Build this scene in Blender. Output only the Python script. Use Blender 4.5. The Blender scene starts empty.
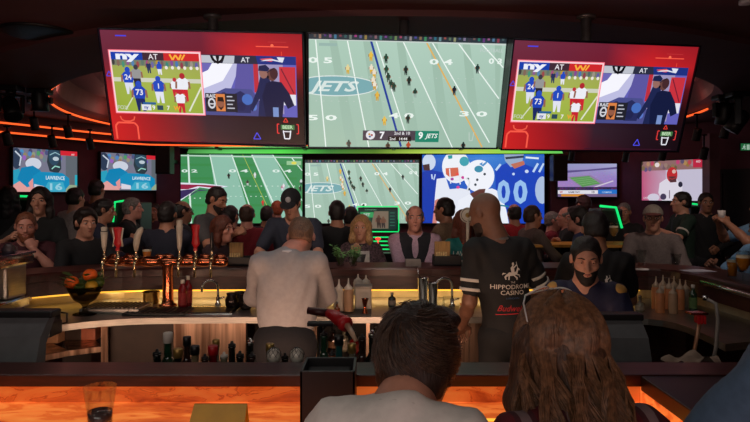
import bpy, bmesh, math, random
import numpy as np
from mathutils import Vector, Matrix
from mathutils.bvhtree import BVHTree

random.seed(7)
rng = np.random.RandomState(7)
S = bpy.context.scene
COL = S.collection
FPX, CXP, HYP, EYE = 600.0, 375.0, 195.0, 1.70      # focal in pixels, horizon row, eye height

# ---------------------------------------------------------------- camera, world, light, exposure
cam = bpy.data.cameras.new('camera')
cam.sensor_width = 36.0
cam.lens = 36.0 * FPX / 750.0
cam.shift_y = -(211.0 - HYP) / 750.0
cam.clip_start = 0.05
camo = bpy.data.objects.new('camera', cam)
COL.objects.link(camo)
camo.location = (0, 0, EYE)
camo.rotation_euler = (math.radians(90), 0, 0)
S.camera = camo
S.view_settings.view_transform = 'Standard'
S.view_settings.look = 'None'
S.view_settings.exposure = 0.0
S.view_settings.gamma = 1.0
S.view_settings.use_curve_mapping = False
S.cycles.use_denoising = True
S.cycles.max_bounces = 6
S.cycles.sample_clamp_indirect = 3.0

W = bpy.data.worlds.new('room_dark')
S.world = W
W.use_nodes = True
W.node_tree.nodes['Background'].inputs[0].default_value = (0.30, 0.16, 0.17, 1)
W.node_tree.nodes['Background'].inputs[1].default_value = 0.03


def lamp(name, kind, loc, energy, color, target=None, size=1.0, size_y=None, spot=60, blend=0.6):
    d = bpy.data.lights.new(name, kind)
    d.energy = energy
    d.color = color
    if kind == 'AREA':
        d.size = size
        if size_y:
            d.shape = 'RECTANGLE'
            d.size_y = size_y
    elif kind == 'SPOT':
        d.spot_size = math.radians(spot)
        d.spot_blend = blend
        d.shadow_soft_size = size
    else:
        d.shadow_soft_size = size
    o = bpy.data.objects.new(name, d)
    COL.objects.link(o)
    o.location = loc
    if target is not None:
        v = Vector(target) - Vector(loc)
        o.rotation_euler = v.to_track_quat('-Z', 'Y').to_euler()
    return o


WARM = (1.0, 0.80, 0.68)
PINK = (1.0, 0.55, 0.55)
# added fills behind the camera: soft light from above, and an upward bounce
lamp('room_fill', 'AREA', (-0.8, -1.2, 2.80), 30, (1.0, 0.95, 0.86), (0.0, 3.2, 1.0), 3.5, 1.2)
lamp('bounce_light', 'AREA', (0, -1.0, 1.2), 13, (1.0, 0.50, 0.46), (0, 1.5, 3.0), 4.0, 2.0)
# line of ceiling lights over the working side of the bar
lamp('worktop_light', 'AREA', (-0.5, 3.05, 2.86), 9, (1.0, 0.92, 0.86), (-0.5, 3.3, 0.9), 4.0, 0.15)
# ceiling downlights over the far bar, and one added face fill below the screens
lamp('downlight', 'SPOT', (-3.1, 3.6, 2.85), 40, WARM, (-2.7, 5.0, 1.2), 0.12, spot=75)
lamp('downlight', 'SPOT', (-1.4, 4.4, 2.80), 34, WARM, (-1.5, 6.0, 1.25), 0.12, spot=85)
lamp('downlight', 'SPOT', (0.1, 4.3, 1.99), 15, WARM, (0.15, 5.5, 1.22), 0.12, spot=110)
lamp('downlight', 'SPOT', (2.6, 4.2, 2.85), 36, WARM, (2.5, 5.6, 1.25), 0.12, spot=80)
lamp('downlight', 'SPOT', (3.6, 5.6, 2.85), 30, WARM, (3.2, 7.4, 1.3), 0.12, spot=85)
# added soft fill hidden in the ceiling tray, and points boosting the rim strips
lamp('tray_fill', 'AREA', (0, 7.6, 2.98), 26, PINK, (0, 8.6, 0), 5.0, 1.2)
for _x, _y in ((-3.9, 7.6), (-4.2, 9.6), (-3.2, 11.6), (3.4, 11.6), (4.3, 9.8), (4.3, 8.2)):
    lamp('cove_light', 'POINT', (_x, min(_y, 10.4), 3.02), 1.9 if _x < 0 else 0.7, (1.0, 0.36, 0.28), None, 0.08)
# strip under the near bar that lights the stainless fronts opposite
lamp('under_bar_light', 'AREA', (-0.8, 2.40, 0.80), 20, (1.0, 0.58, 0.38), (-0.8, 3.9, 0.70), 3.0, 0.05)
# strip under the far ledge that lights its splash panel and the worktop
lamp('ledge_strip_light', 'AREA', (-0.1, 4.60, 0.962), 3.4, (1.0, 0.72, 0.34), (-0.1, 4.66, 0.5), 4.0, 0.03)
# added green lamps for the glow above the wall screens
lamp('soffit_glow_fill', 'AREA', (-1.0, 10.95, 2.52), 5, (0.25, 1.0, 0.30), (-1.0, 11.4, 2.9), 4.0, 0.05)
lamp('soffit_glow_fill', 'AREA', (1.8, 10.95, 2.52), 4, (0.75, 1.0, 0.2), (1.8, 11.4, 2.9), 3.0, 0.05)


# ---------------------------------------------------------------- small helpers
def P(px, py, Y):
    return Vector(((px - CXP) * Y / FPX, Y, EYE - (py - HYP) * Y / FPX))


def lin(c):
    return tuple(((v / 255.0) / 12.92 if v / 255.0 <= 0.04045 else ((v / 255.0 + 0.055) / 1.055) ** 2.4) for v in c)


MATS = {}


def mat(name, rgb, rough=0.6, metal=0.0, noise=0.12, scale=20.0, emit=0.0, stretch=None, bump=0.0, trans=0.0, coat=0.0, rgb2=None, spec=None):
    if name in MATS:
        return MATS[name]
    m = bpy.data.materials.new(name)
    m.use_nodes = True
    nt = m.node_tree
    b = nt.nodes['Principled BSDF']
    c = lin(rgb)
    if noise > 0:
        tc = nt.nodes.new('ShaderNodeTexCoord')
        mp = nt.nodes.new('ShaderNodeMapping')
        if stretch:
            mp.inputs['Scale'].default_value = stretch
        n = nt.nodes.new('ShaderNodeTexNoise')
        n.inputs['Scale'].default_value = scale
        n.inputs['Detail'].default_value = 5
        r = nt.nodes.new('ShaderNodeValToRGB')
        c2 = lin(rgb2) if rgb2 else tuple(v * (1 - noise) for v in c)
        c1 = c if rgb2 else tuple(min(1, v * (1 + noise)) for v in c)
        r.color_ramp.elements[0].position = 0.35
        r.color_ramp.elements[1].position = 0.65
        r.color_ramp.elements[0].color = (*c2, 1)
        r.color_ramp.elements[1].color = (*c1, 1)
        nt.links.new(tc.outputs['Object'], mp.inputs[0])
        nt.links.new(mp.outputs[0], n.inputs['Vector'])
        nt.links.new(n.outputs['Fac'], r.inputs[0])
        nt.links.new(r.outputs[0], b.inputs['Base Color'])
        if emit:
            nt.links.new(r.outputs[0], b.inputs['Emission Color'])
        if bump:
            bp = nt.nodes.new('ShaderNodeBump')
            bp.inputs['Strength'].default_value = bump
            bp.inputs['Distance'].default_value = 0.01
            nt.links.new(n.outputs['Fac'], bp.inputs['Height'])
            nt.links.new(bp.outputs[0], b.inputs['Normal'])
    else:
        b.inputs['Base Color'].default_value = (*c, 1)
        if emit:
            b.inputs['Emission Color'].default_value = (*c, 1)
    b.inputs['Emission Strength'].default_value = emit
    b.inputs['Roughness'].default_value = rough
    b.inputs['Metallic'].default_value = metal
    if trans:
        b.inputs['Transmission Weight'].default_value = trans
        b.inputs['IOR'].default_value = 1.35
    if coat:
        b.inputs['Coat Weight'].default_value = coat
        b.inputs['Coat Roughness'].default_value = 0.15
    if spec is not None:
        b.inputs['Specular IOR Level'].default_value = spec
    MATS[name] = m
    return m


def vcol_mat(name, emit):
    """material that reads its colours from the mesh's colour attribute"""
    if name in MATS:
        return MATS[name]
    m = bpy.data.materials.new(name)
    m.use_nodes = True
    nt = m.node_tree
    b = nt.nodes['Principled BSDF']
    a = nt.nodes.new('ShaderNodeVertexColor')
    a.layer_name = 'ink'
    if emit:
        b.inputs['Base Color'].default_value = (0.004, 0.004, 0.004, 1)
        nt.links.new(a.outputs[0], b.inputs['Emission Color'])
        b.inputs['Emission Strength'].default_value = emit
        b.inputs['Roughness'].default_value = 0.35
    else:
        nt.links.new(a.outputs[0], b.inputs['Base Color'])
        b.inputs['Roughness'].default_value = 0.7
    MATS[name] = m
    return m


def props(o, label=None, cat=None, group=None, kind=None):
    if label:
        o['label'] = label
    if cat:
        o['category'] = cat
    if group:
        o['group'] = group
    if kind:
        o['kind'] = kind
    return o


def thing(name, label, cat, loc=(0, 0, 0), rz=0.0, group=None, rot=None):
    o = bpy.data.objects.new(name, None)
    o.empty_display_size = 0.05
    COL.objects.link(o)
    o.location = loc
    o.rotation_euler = rot if rot else (0, 0, rz)
    return props(o, label, cat, group)


def copy_tree(o, parent=None):
    c = o.copy()
    COL.objects.link(c)
    if parent:
        c.parent = parent
    for ch in list(o.children):
        copy_tree(ch, c)
    return c


class MB:
    """collects shapes, then links them as one mesh object"""

    def __init__(s):
        s.v, s.f, s.sm = [], [], []

    def add(s, verts, faces, smooth=False, M=None):
        o = len(s.v)
        if M is not None:
            verts = [M @ Vector(v) for v in verts]
        s.v += [tuple(v) for v in verts]
        s.f += [tuple(i + o for i in f) for f in faces]
        s.sm += [smooth] * len(faces)
        return s

    def box(s, x0, x1, y0, y1, z0, z1, bev=0.0, M=None):
        bm = bmesh.new()
        bmesh.ops.create_cube(bm, size=1)
        for v in bm.verts:
            v.co = Vector(((x0 + x1) / 2 + v.co.x * (x1 - x0), (y0 + y1) / 2 + v.co.y * (y1 - y0), (z0 + z1) / 2 + v.co.z * (z1 - z0)))
        if bev:
            bmesh.ops.bevel(bm, geom=bm.edges[:], offset=bev, segments=2, affect='EDGES', profile=0.6)
        bm.verts.index_update()
        s.add([v.co.copy() for v in bm.verts], [[v.index for v in f.verts] for f in bm.faces], False, M)
        bm.free()
        return s

    def lathe(s, prof, seg=24, c=(0, 0, 0), M=None, cap=True, sx=1.0, sy=1.0):
        vs, fs = [], []
        n = len(prof)
        for r, z in prof:
            for k in range(seg):
                a = 2 * math.pi * k / seg
                vs.append((c[0] + r * math.cos(a) * sx, c[1] + r * math.sin(a) * sy, c[2] + z))
        for i in range(n - 1):
            for k in range(seg):
                k2 = (k + 1) % seg
                fs.append((i * seg + k, i * seg + k2, (i + 1) * seg + k2, (i + 1) * seg + k))
        if cap:
            fs.append(tuple(reversed(range(seg))))
            fs.append(tuple((n - 1) * seg + k for k in range(seg)))
        return s.add(vs, fs, True, M)

    def tube(s, pts, r, seg=10, M=None, closed=False):
        pts = [Vector(p) for p in pts]
        n = len(pts)
        rs = r if isinstance(r, (list, tuple)) else [r] * n
        vs, fs = [], []
        up = None
        for i, p in enumerate(pts):
            if closed:
                t = pts[(i + 1) % n] - pts[i - 1]
            else:
                t = pts[min(i + 1, n - 1)] - pts[max(i - 1, 0)]
            t.normalize()
            if up is None:
                up = Vector((0, 0, 1)) if abs(t.z) < 0.9 else Vector((1, 0, 0))
            a = t.cross(up).normalized()
            b = a.cross(t).normalized()
            up = b
            for k in range(seg):
                an = 2 * math.pi * k / seg
                vs.append(p + (a * math.cos(an) + b * math.sin(an)) * rs[i])
        for i in range(n if closed else n - 1):
            j = (i + 1) % n
            for k in range(seg):
                k2 = (k + 1) % seg
                fs.append((i * seg + k, i * seg + k2, j * seg + k2, j * seg + k))
        if not closed:
            fs.append(tuple(reversed(range(seg))))
            fs.append(tuple((n - 1) * seg + k for k in range(seg)))
        return s.add(vs, fs, True, M)

    def ball(s, c, r, seg=14, rings=10, M=None):
        rx, ry, rz = r if isinstance(r, (list, tuple)) else (r, r, r)
        vs = [(c[0], c[1], c[2] + rz)]
        for i in range(1, rings):
            th = math.pi * i / rings
            for k in range(seg):
                a = 2 * math.pi * k / seg
                vs.append((c[0] + rx * math.sin(th) * math.cos(a), c[1] + ry * math.sin(th) * math.sin(a), c[2] + rz * math.cos(th)))
        vs.append((c[0], c[1], c[2] - rz))
        fs = []
        for k in range(seg):
            fs.append((0, 1 + k, 1 + (k + 1) % seg))
        for i in range(rings - 2):
            for k in range(seg):
                a, b = 1 + i * seg + k, 1 + i * seg + (k + 1) % seg
                fs.append((a, a + seg, b + seg, b))
        L = len(vs) - 1
        o = 1 + (rings - 2) * seg
        for k in range(seg):
            fs.append((o + k, L, o + (k + 1) % seg))
        return s.add(vs, fs, True, M)

    def prism(s, poly, z0, z1, M=None):
        n = len(poly)
        vs = [(x, y, z0) for x, y in poly] + [(x, y, z1) for x, y in poly]
        fs = [tuple(reversed(range(n))), tuple(range(n, 2 * n))]
        for i in range(n):
            j = (i + 1) % n
            fs.append((i, j, n + j, n + i))
        return s.add(vs, fs, False, M)

    def sweep(s, path, prof, closed_prof=True):
        """path: plan polyline; prof: (offset to the left of travel, z) loop"""
        pts = [Vector((p[0], p[1])) for p in path]
        n, m = len(pts), len(prof)
        vs, fs = [], []
        for i in range(n):
            d0 = (pts[i] - pts[i - 1]).normalized() if i > 0 else None
            d1 = (pts[i + 1] - pts[i]).normalized() if i < n - 1 else None
            if d0 is None:
                d0 = d1
            if d1 is None:
                d1 = d0
            n0, n1 = Vector((-d0.y, d0.x)), Vector((-d1.y, d1.x))
            b = (n0 + n1)
            b = b / max(0.3, b.length_squared / 2)
            for o, z in prof:
                q = pts[i] + b * o
                vs.append((q.x, q.y, z))
        for i in range(n - 1):
            for k in range(m if closed_prof else m - 1):
                k2 = (k + 1) % m
                fs.append((i * m + k, i * m + k2, (i + 1) * m + k2, (i + 1) * m + k))
        if closed_prof:
            fs.append(tuple(range(m)))
            fs.append(tuple(reversed([(n - 1) * m + k for k in range(m)])))
        return s.add(vs, fs)

    def build(s, name, m, parent=None, label=None, flat=False):
        me = bpy.data.meshes.new(name)
        me.from_pydata(s.v, [], s.f)
        me.polygons.foreach_set('use_smooth', [False if flat else x for x in s.sm])
        bm = bmesh.new()
        bm.from_mesh(me)
        bmesh.ops.recalc_face_normals(bm, faces=bm.faces[:])
        bm.to_mesh(me)
        bm.free()
        me.materials.append(m)
        o = bpy.data.objects.new(name, me)
        COL.objects.link(o)
        if parent:
            o.parent = parent
        if label:
            o['label'] = label
        return o


def struct(name, mb, m, label=None, cat=None):
    o = mb.build(name, m)
    return props(o, label, cat, kind='structure')


def smooth_path(pts, it=2):
    pts = [tuple(p) for p in pts]
    for _ in range(it):
        q = [pts[0]]
        for a, b in zip(pts[:-1], pts[1:]):
            q.append(tuple(0.75 * u + 0.25 * v for u, v in zip(a, b)))
            q.append(tuple(0.25 * u + 0.75 * v for u, v in zip(a, b)))
        q.append(pts[-1])
        pts = q
    return pts


# ---------------------------------------------------------------- flat lettering
_TXT = {}


def text_polys(txt, bold=0.0, shear=0.0):
    """letters as flat polygons, normalised so the cap height is 1 and the line starts at x = 0"""
    key = (txt, bold, shear)
    if key in _TXT:
        return _TXT[key]
    cu = bpy.data.curves.new('letters', 'FONT')
    cu.body = txt
    cu.offset = bold
    cu.shear = shear
    cu.resolution_u = 2
    ob = bpy.data.objects.new('letters', cu)
    COL.objects.link(ob)
    dg = bpy.context.evaluated_depsgraph_get()
    ev = ob.evaluated_get(dg)
    me = ev.to_mesh()
    vs = [(v.co.x, v.co.y) for v in me.vertices]
    fs = [tuple(p.vertices) for p in me.polygons]
    ev.to_mesh_clear()
    bpy.data.objects.remove(ob)
    bpy.data.curves.remove(cu)
    if vs:
        x0 = min(v[0] for v in vs)
        x1 = max(v[0] for v in vs)
        vs = [((x - x0) / 0.69, y / 0.69) for x, y in vs]
        w = (x1 - x0) / 0.69
    else:
        w = 0
    _TXT[key] = (vs, fs, w)
    return _TXT[key]


class Pic:
    """a flat picture of layered shapes; u runs right and v down, both 0..1, over a board w wide and h high"""

    def __init__(s, w=1.0, h=0.5625, step=0.00006):
        s.w, s.h, s.step = w, h, step
        s.v, s.f, s.c = [], [], []
        s.layer = 0

    def _add(s, pts, faces, cols):
        o = len(s.v)
        y = -s.layer * s.step
        s.layer += 1
        for u, v in pts:
            s.v.append(((u - 0.5) * s.w, y, (0.5 - v) * s.h))
        for f in faces:
            s.f.append(tuple(i + o for i in f))
        s.c += cols

    def poly(s, pts, rgb):
        s._add(pts, [tuple(range(len(pts)))], [lin(rgb)] * len(pts))

    def rect(s, u0, v0, u1, v1, rgb):
        s.poly([(u0, v0), (u1, v0), (u1, v1), (u0, v1)], rgb)

    def grad(s, u0, v0, u1, v1, cols):
        n, m = len(cols), len(cols[0])
        pts, cs, fs = [], [], []
        for i in range(n):
            for j in range(m):
                pts.append((u0 + (u1 - u0) * j / (m - 1), v0 + (v1 - v0) * i / (n - 1)))
                cs.append(lin(cols[i][j]))
        for i in range(n - 1):
            for j in range(m - 1):
                a = i * m + j
                fs.append((a, a + 1, a + m + 1, a + m))
        s._add(pts, fs, cs)

    def ell(s, u, v, ru, rv, rgb, n=20, rot=0.0):
        pts = []
        for k in range(n):
            a = 2 * math.pi * k / n
            x, y = ru * math.cos(a) * s.w, rv * math.sin(a) * s.h
            x, y = x * math.cos(rot) - y * math.sin(rot), x * math.sin(rot) + y * math.cos(rot)
            pts.append((min(1, max(0, u + x / s.w)), min(1, max(0, v + y / s.h))))
        s.poly(pts, rgb)

    def line(s, u0, v0, u1, v1, t, rgb):
        dx, dy = (u1 - u0) * s.w, (v1 - v0) * s.h
        L = math.hypot(dx, dy) or 1
        nx, ny = -dy / L * t / 2, dx / L * t / 2
        s.poly([(u0 + nx / s.w, v0 + ny / s.h), (u1 + nx / s.w, v1 + ny / s.h), (u1 - nx / s.w, v1 - ny / s.h), (u0 - nx / s.w, v0 - ny / s.h)], rgb)

    def path(s, pts, t, rgb, closed=False):
        L = list(zip(pts[:-1], pts[1:])) + ([(pts[-1], pts[0])] if closed else [])
        for a, b in L:
            s.line(a[0], a[1], b[0], b[1], t, rgb)

    def text(s, txt, u, v, hgt, rgb, bold=0.0, shear=0.0, width=None, align='c', slope=0.0):
        vs, fs, w = text_polys(txt, bold, shear)
        if not vs:
            return
        kx = (width / w) if width else hgt * s.h / s.w
        W_ = w * kx
        u0 = u - (W_ / 2 if align == 'c' else 0)
        pts = [(u0 + x * kx, v + hgt / 2 - y * hgt + slope * x * kx) for x, y in vs]
        s._add(pts, fs, [lin(rgb)] * len(pts))

    def player(s, u, v, h, jersey, pants, helmet, num=None, skin=(150, 100, 80)):
        """a small standing figure, v at the feet, h tall"""
        a = h * s.h / s.w
        s.poly([(u - .10 * a, v), (u - .16 * a, v - .45 * h), (u + .16 * a, v - .45 * h), (u + .17 * a, v), (u + .07 * a, v), (u + .02 * a, v - .3 * h), (u - .03 * a, v)], pants)
        s.poly([(u - .16 * a, v - .42 * h), (u - .24 * a, v - .70 * h), (u - .12 * a, v - .82 * h), (u + .12 * a, v - .82 * h), (u + .24 * a, v - .70 * h), (u + .16 * a, v - .42 * h)], jersey)
        s.line(u - .22 * a, v - .7 * h, u - .24 * a, v - .45 * h, .07 * h * s.h, skin)
        s.line(u + .22 * a, v - .7 * h, u + .24 * a, v - .45 * h, .07 * h * s.h, skin)
        s.ell(u, v - .89 * h, .1 * a, .11 * h, helmet, 10)
        if num:
            s.text(num, u, v - .63 * h, .18 * h, (235, 235, 240), 0.02)

    def build(s, name, parent=None, emit=1.0, clipbox=True):
        if clipbox:
            s.v = [(min(s.w / 2, max(-s.w / 2, x)), y, min(s.h / 2, max(-s.h / 2, z))) for x, y, z in s.v]
        me = bpy.data.meshes.new(name)
        me.from_pydata(s.v, [], s.f)
        ca = me.color_attributes.new('ink', 'FLOAT_COLOR', 'POINT')
        ca.data.foreach_set('color', [x for c in s.c for x in (*c, 1.0)])
        me.materials.append(vcol_mat('lit_picture_%g' % emit if emit else 'printed_ink', emit))
        o = bpy.data.objects.new(name, me)
        COL.objects.link(o)
        if parent:
            o.parent = parent
        return o


# ---------------------------------------------------------------- people: one smooth skin grown around a skeleton
def v3(*a):
    return np.array(a, float)


def cone(a, b, r1, r2):
    return ('c', np.array(a, float), np.array(b, float), r1, r2)


def ell(c, r, R=None):
    return ('e', np.array(c, float), np.array(r, float), np.eye(3) if R is None else np.array(R, float))


def rx(a):
    c, s = math.cos(a), math.sin(a)
    return np.array([[1, 0, 0], [0, c, -s], [0, s, c]])


def ry(a):
    c, s = math.cos(a), math.sin(a)
    return np.array([[c, 0, s], [0, 1, 0], [-s, 0, c]])


def rzm(a):
    c, s = math.cos(a), math.sin(a)
    return np.array([[c, -s, 0], [s, c, 0], [0, 0, 1]])


def bounds(p):
    if p[0] == 'c':
        r = max(p[3], p[4])
        return np.minimum(p[1], p[2]) - r, np.maximum(p[1], p[2]) + r
    e = np.sqrt(((p[3] * p[2][None, :]) ** 2).sum(1))
    return p[1] - e, p[1] + e


def dist(p, X, Y, Z):
    if p[0] == 'c':
        a, b, r1, r2 = p[1:]
        d = b - a
        L = float(d @ d) + 1e-12
        px, py, pz = X - a[0], Y - a[1], Z - a[2]
        t = np.clip((px * d[0] + py * d[1] + pz * d[2]) / L, 0, 1)
        return np.sqrt((px - t * d[0]) ** 2 + (py - t * d[1]) ** 2 + (pz - t * d[2]) ** 2) - (r1 + (r2 - r1) * t)
    c, r, R = p[1:]
    px, py, pz = X - c[0], Y - c[1], Z - c[2]
    q = [R[0, i] * px + R[1, i] * py + R[2, i] * pz for i in range(3)]
    k0 = np.sqrt((q[0] / r[0]) ** 2 + (q[1] / r[1]) ** 2 + (q[2] / r[2]) ** 2)
    k1 = np.sqrt((q[0] / r[0] ** 2) ** 2 + (q[1] / r[1] ** 2) ** 2 + (q[2] / r[2] ** 2) ** 2) + 1e-9
    return k0 * (k0 - 1) / k1


def axis(lo, hi, zones, coarse):
    """grid lines from lo to hi; zones = [(a, b, step)] get finer steps"""
    out = [lo]
    while out[-1] < hi:
        x = out[-1]
        st = coarse
        for a, b, s in zones:
            if a - coarse <= x <= b:
                st = min(st, s)
        out.append(x + st)
    return np.array(out)


def field(prims, ax, k=0.03, subs=(), post=None):
    """prims: list of (prim) or (prim, k); subs are carved away; post(X,Y,Z,F) edits the field"""
    xs, ys, zs = ax
    F = np.full((len(xs), len(ys), len(zs)), 0.2, np.float32)
    for it in list(prims) + [('-', q) for q in subs]:
        neg = False
        kk = k
        if isinstance(it, tuple) and it[0] == '-':
            neg = True
            it = it[1]
        if isinstance(it, tuple) and isinstance(it[0], tuple):
            it, kk = it
        lo, hi = bounds(it)
        m = kk + 0.06
        sl = []
        for a, l, h in zip((xs, ys, zs), lo - m, hi + m):
            i0 = max(0, int(np.searchsorted(a, l)) - 1)
            i1 = min(len(a), int(np.searchsorted(a, h)) + 1)
            sl.append(slice(i0, i1))
        if any(s.stop <= s.start for s in sl):
            continue
        X = xs[sl[0]][:, None, None]
        Y = ys[sl[1]][None, :, None]
        Z = zs[sl[2]][None, None, :]
        d = dist(it, X, Y, Z).astype(np.float32)
        A = F[sl[0], sl[1], sl[2]]
        if neg:
            kk = min(kk, 0.012)
            h = np.maximum(kk - np.abs(A + d), 0) / kk
            F[sl[0], sl[1], sl[2]] = np.maximum(A, -d) + h * h * kk / 4
        else:
            h = np.maximum(kk - np.abs(A - d), 0) / kk
            F[sl[0], sl[1], sl[2]] = np.minimum(A, d) - h * h * kk / 4
    if post is not None:
        F = post(xs[:, None, None], ys[None, :, None], zs[None, None, :], F)
    F[0], F[-1], F[:, 0], F[:, -1], F[:, :, 0], F[:, :, -1] = 1, 1, 1, 1, 1, 1
    return F


def nets(F, ax):
    """surface nets on a rectilinear grid -> vertices, quads"""
    n = np.array(F.shape)
    ins = F < 0
    nc = n - 1
    tot = int(nc.prod())
    sums = np.zeros((3, tot))
    cnt = np.zeros(tot)
    quads = []
    for a in range(3):
        b, c = (a + 1) % 3, (a + 2) % 3
        s0 = [slice(None)] * 3
        s1 = [slice(None)] * 3
        s0[a] = slice(0, -1)
        s1[a] = slice(1, None)
        I0, I1 = ins[tuple(s0)], ins[tuple(s1)]
        idx = np.array(np.nonzero(I0 != I1))
        if idx.shape[1] == 0:
            continue
        ok = (idx[b] > 0) & (idx[b] < n[b] - 1) & (idx[c] > 0) & (idx[c] < n[c] - 1)
        idx = idx[:, ok]
        j = idx.copy()
        j[a] += 1
        f0, f1 = F[tuple(idx)], F[tuple(j)]
        t = f0 / (f0 - f1)
        pos = [ax[d][idx[d]].astype(float) for d in range(3)]
        pos[a] = pos[a] + t * (ax[a][j[a]] - ax[a][idx[a]])
        cells = []
        for ob, oc in ((-1, -1), (0, -1), (0, 0), (-1, 0)):
            q = idx.copy()
            q[b] += ob
            q[c] += oc
            flat = (q[0] * nc[1] + q[1]) * nc[2] + q[2]
            cells.append(flat)
            for d in range(3):
                sums[d] += np.bincount(flat, weights=pos[d], minlength=tot)
            cnt += np.bincount(flat, minlength=tot)
        Q = np.stack(cells, 1)
        fl = ~I0[tuple(idx)]
        Q[fl] = Q[fl][:, ::-1]
        quads.append(Q)
    used = np.nonzero(cnt)[0]
    remap = np.full(tot, -1, np.int64)
    remap[used] = np.arange(len(used))
    V = (sums[:, used] / cnt[used]).T
    return V, (remap[np.concatenate(quads)] if quads else np.zeros((0, 4), int))


def np_mesh(name, V, Q, m, parent=None, V2=None):
    me = bpy.data.meshes.new(name)
    me.vertices.add(len(V))
    me.vertices.foreach_set('co', np.ascontiguousarray(V, np.float32).ravel())
    me.loops.add(Q.size)
    me.loops.foreach_set('vertex_index', np.ascontiguousarray(Q, np.int32).ravel())
    me.polygons.add(len(Q))
    me.polygons.foreach_set('loop_start', np.arange(0, Q.size, 4, dtype=np.int32))
    me.polygons.foreach_set('use_smooth', np.ones(len(Q), bool))
    me.update(calc_edges=True)
    me.validate()
    me.materials.append(m)
    o = bpy.data.objects.new(name, me)
    COL.objects.link(o)
    if parent:
        o.parent = parent
    return o


def grow(name, prims, m, parent, cell=0.012, k=0.03, subs=(), post=None, zones=None, pad=0.05, extra=None):
    lo = np.min([bounds(p[0] if isinstance(p[0], tuple) else p)[0] for p in prims], 0) - pad
    hi = np.max([bounds(p[0] if isinstance(p[0], tuple) else p)[1] for p in prims], 0) + pad
    zones = zones or ([], [], [])
    ax = [axis(lo[d], hi[d], zones[d], cell) for d in range(3)]
    V, Q = nets(field(prims, ax, k, subs, post), ax)
    if extra is not None:
        for V2, Q2 in extra:
            Q = np.concatenate([Q, Q2 + len(V)])
            V = np.concatenate([V, V2])
    if len(Q) == 0:
        return None
    return np_mesh(name, V, Q, m, parent)


_HANDS = {}


def hand_mesh(pose):
    """right hand: wrist at the origin, fingers towards +y, palm facing -z, thumb on the -x side"""
    if pose in _HANDS:
        return _HANDS[pose]
    curl = {'relaxed': (18, 28, 18), 'grip': (50, 70, 45), 'flat': (4, 6, 4), 'fist': (75, 90, 55)}[pose]
    pr = [cone((0, -.055, 0), (0, .01, 0), .026, .026), ell((0, .048, 0), (.040, .050, .015)), cone((-.03, .03, -.004), (-.022, .075, -.002), .014, .012)]
    for i, (x, L, r) in enumerate(((-.030, .070, .0088), (-.010, .078, .0090), (.011, .073, .0087), (.030, .058, .0078))):
        p = v3(x, .088 - abs(x + .008) * .18, 0)
        an = 0.0
        spread = (x + .002) * 3.0
        pr.append((cone((x * .8, .05, 0), p, .011, r * 1.1), .012))
        for j, fr in enumerate((.45, .31, .24)):
            an += math.radians(curl[j] * (1 + .12 * i))
            d = v3(math.sin(spread) * math.cos(an), math.cos(an) * math.cos(spread), -math.sin(an))
            q = p + d * L * fr
            pr.append((cone(p, q, r * (1 - .06 * j), r * (.94 - .07 * j)), .004))
            p = q
    a = {'relaxed': .5, 'grip': .9, 'flat': .25, 'fist': 1.1}[pose]
    t0, t1 = v3(-.026, .022, -.004), v3(-.055, .052, -.014)
    t2 = t1 + v3(-.012 + .03 * a, .026, -.010 - .012 * a)
    t3 = t2 + v3(.004 + .012 * a, .020, -.004 - .006 * a)
    pr += [(cone(t0, t1, .0145, .0115), .012), (cone(t1, t2, .0112, .0098), .005), (cone(t2, t3, .0098, .0080), .004)]
    lo = np.min([bounds(p[0] if isinstance(p[0], tuple) else p)[0] for p in pr], 0) - .02
    hi = np.max([bounds(p[0] if isinstance(p[0], tuple) else p)[1] for p in pr], 0) + .02
    ax = [axis(lo[d], hi[d], [], .0048) for d in range(3)]
    _HANDS[pose] = nets(field(pr, ax, .012), ax)
    return _HANDS[pose]


def unit(v):
    return v / (np.linalg.norm(v) + 1e-9)


def ik(Sh, Wr, l1, l2, pole):
    d = Wr - Sh
    L = np.linalg.norm(d)
    Lm = min(L, (l1 + l2) * .985)
    Lm = max(Lm, abs(l1 - l2) + .04)
    u = d / (L + 1e-9)
    Wr = Sh + u * Lm
    a = (l1 * l1 - l2 * l2 + Lm * Lm) / (2 * Lm)
    h = math.sqrt(max(l1 * l1 - a * a, 0))
    pp = unit(pole - (pole @ u) * u)
    return Sh + u * a + pp * h, Wr


ARMS = {  # wrist relative to the middle of the shoulders (right arm; x is mirrored for the left), elbow pole, hand pose
    'down': ((.27, -.01, -.53), (.5, -.8, -.2), 'relaxed'),
    'bar': ((.15, .37, -.30), (.8, -.3, -.6), 'relaxed'),
    'work': ((.13, .36, -.36), (.9, -.3, -.3), 'grip'),
    'cross': ((-.08, .27, -.30), (.9, .0, -.5), 'relaxed'),
    'chin': ((.05, .19, -.02), (.5, .2, -.9), 'fist'),
    'mouth': ((.06, .20, .02), (.6, .2, -.8), 'fist'),
    'hold': ((.15, .34, -.10), (.7, -.1, -.7), 'grip'),
    'raise': ((.10, .36, .06), (.7, .0, -.7), 'grip'),
    'belly': ((.05, .28, -.33), (.8, -.1, -.6), 'grip'),
    'reach': ((.20, .46, -.22), (.8, -.2, -.6), 'grip'),
    'hips': ((.24, .16, -.45), (.9, -.4, -.2), 'relaxed'),
}

SKINS = {'shaven': (118, 82, 64), 'fair': (196, 142, 118), 'tan': (172, 118, 92), 'pink': (200, 138, 120), 'olive': (150, 104, 80), 'brown': (110, 72, 54)}


def tri_noise(X, Y, Z, f):
    return (np.sin(f * X + 1.3 * np.sin(f * .7 * Y)) * np.sin(f * Y * .9 + 1.7 * np.sin(f * .6 * Z) + .4) + np.sin(f * 1.1 * Z + 1.1 * np.sin(f * .8 * X) + 2.0)) * .5


class Person:
    pass


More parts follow.
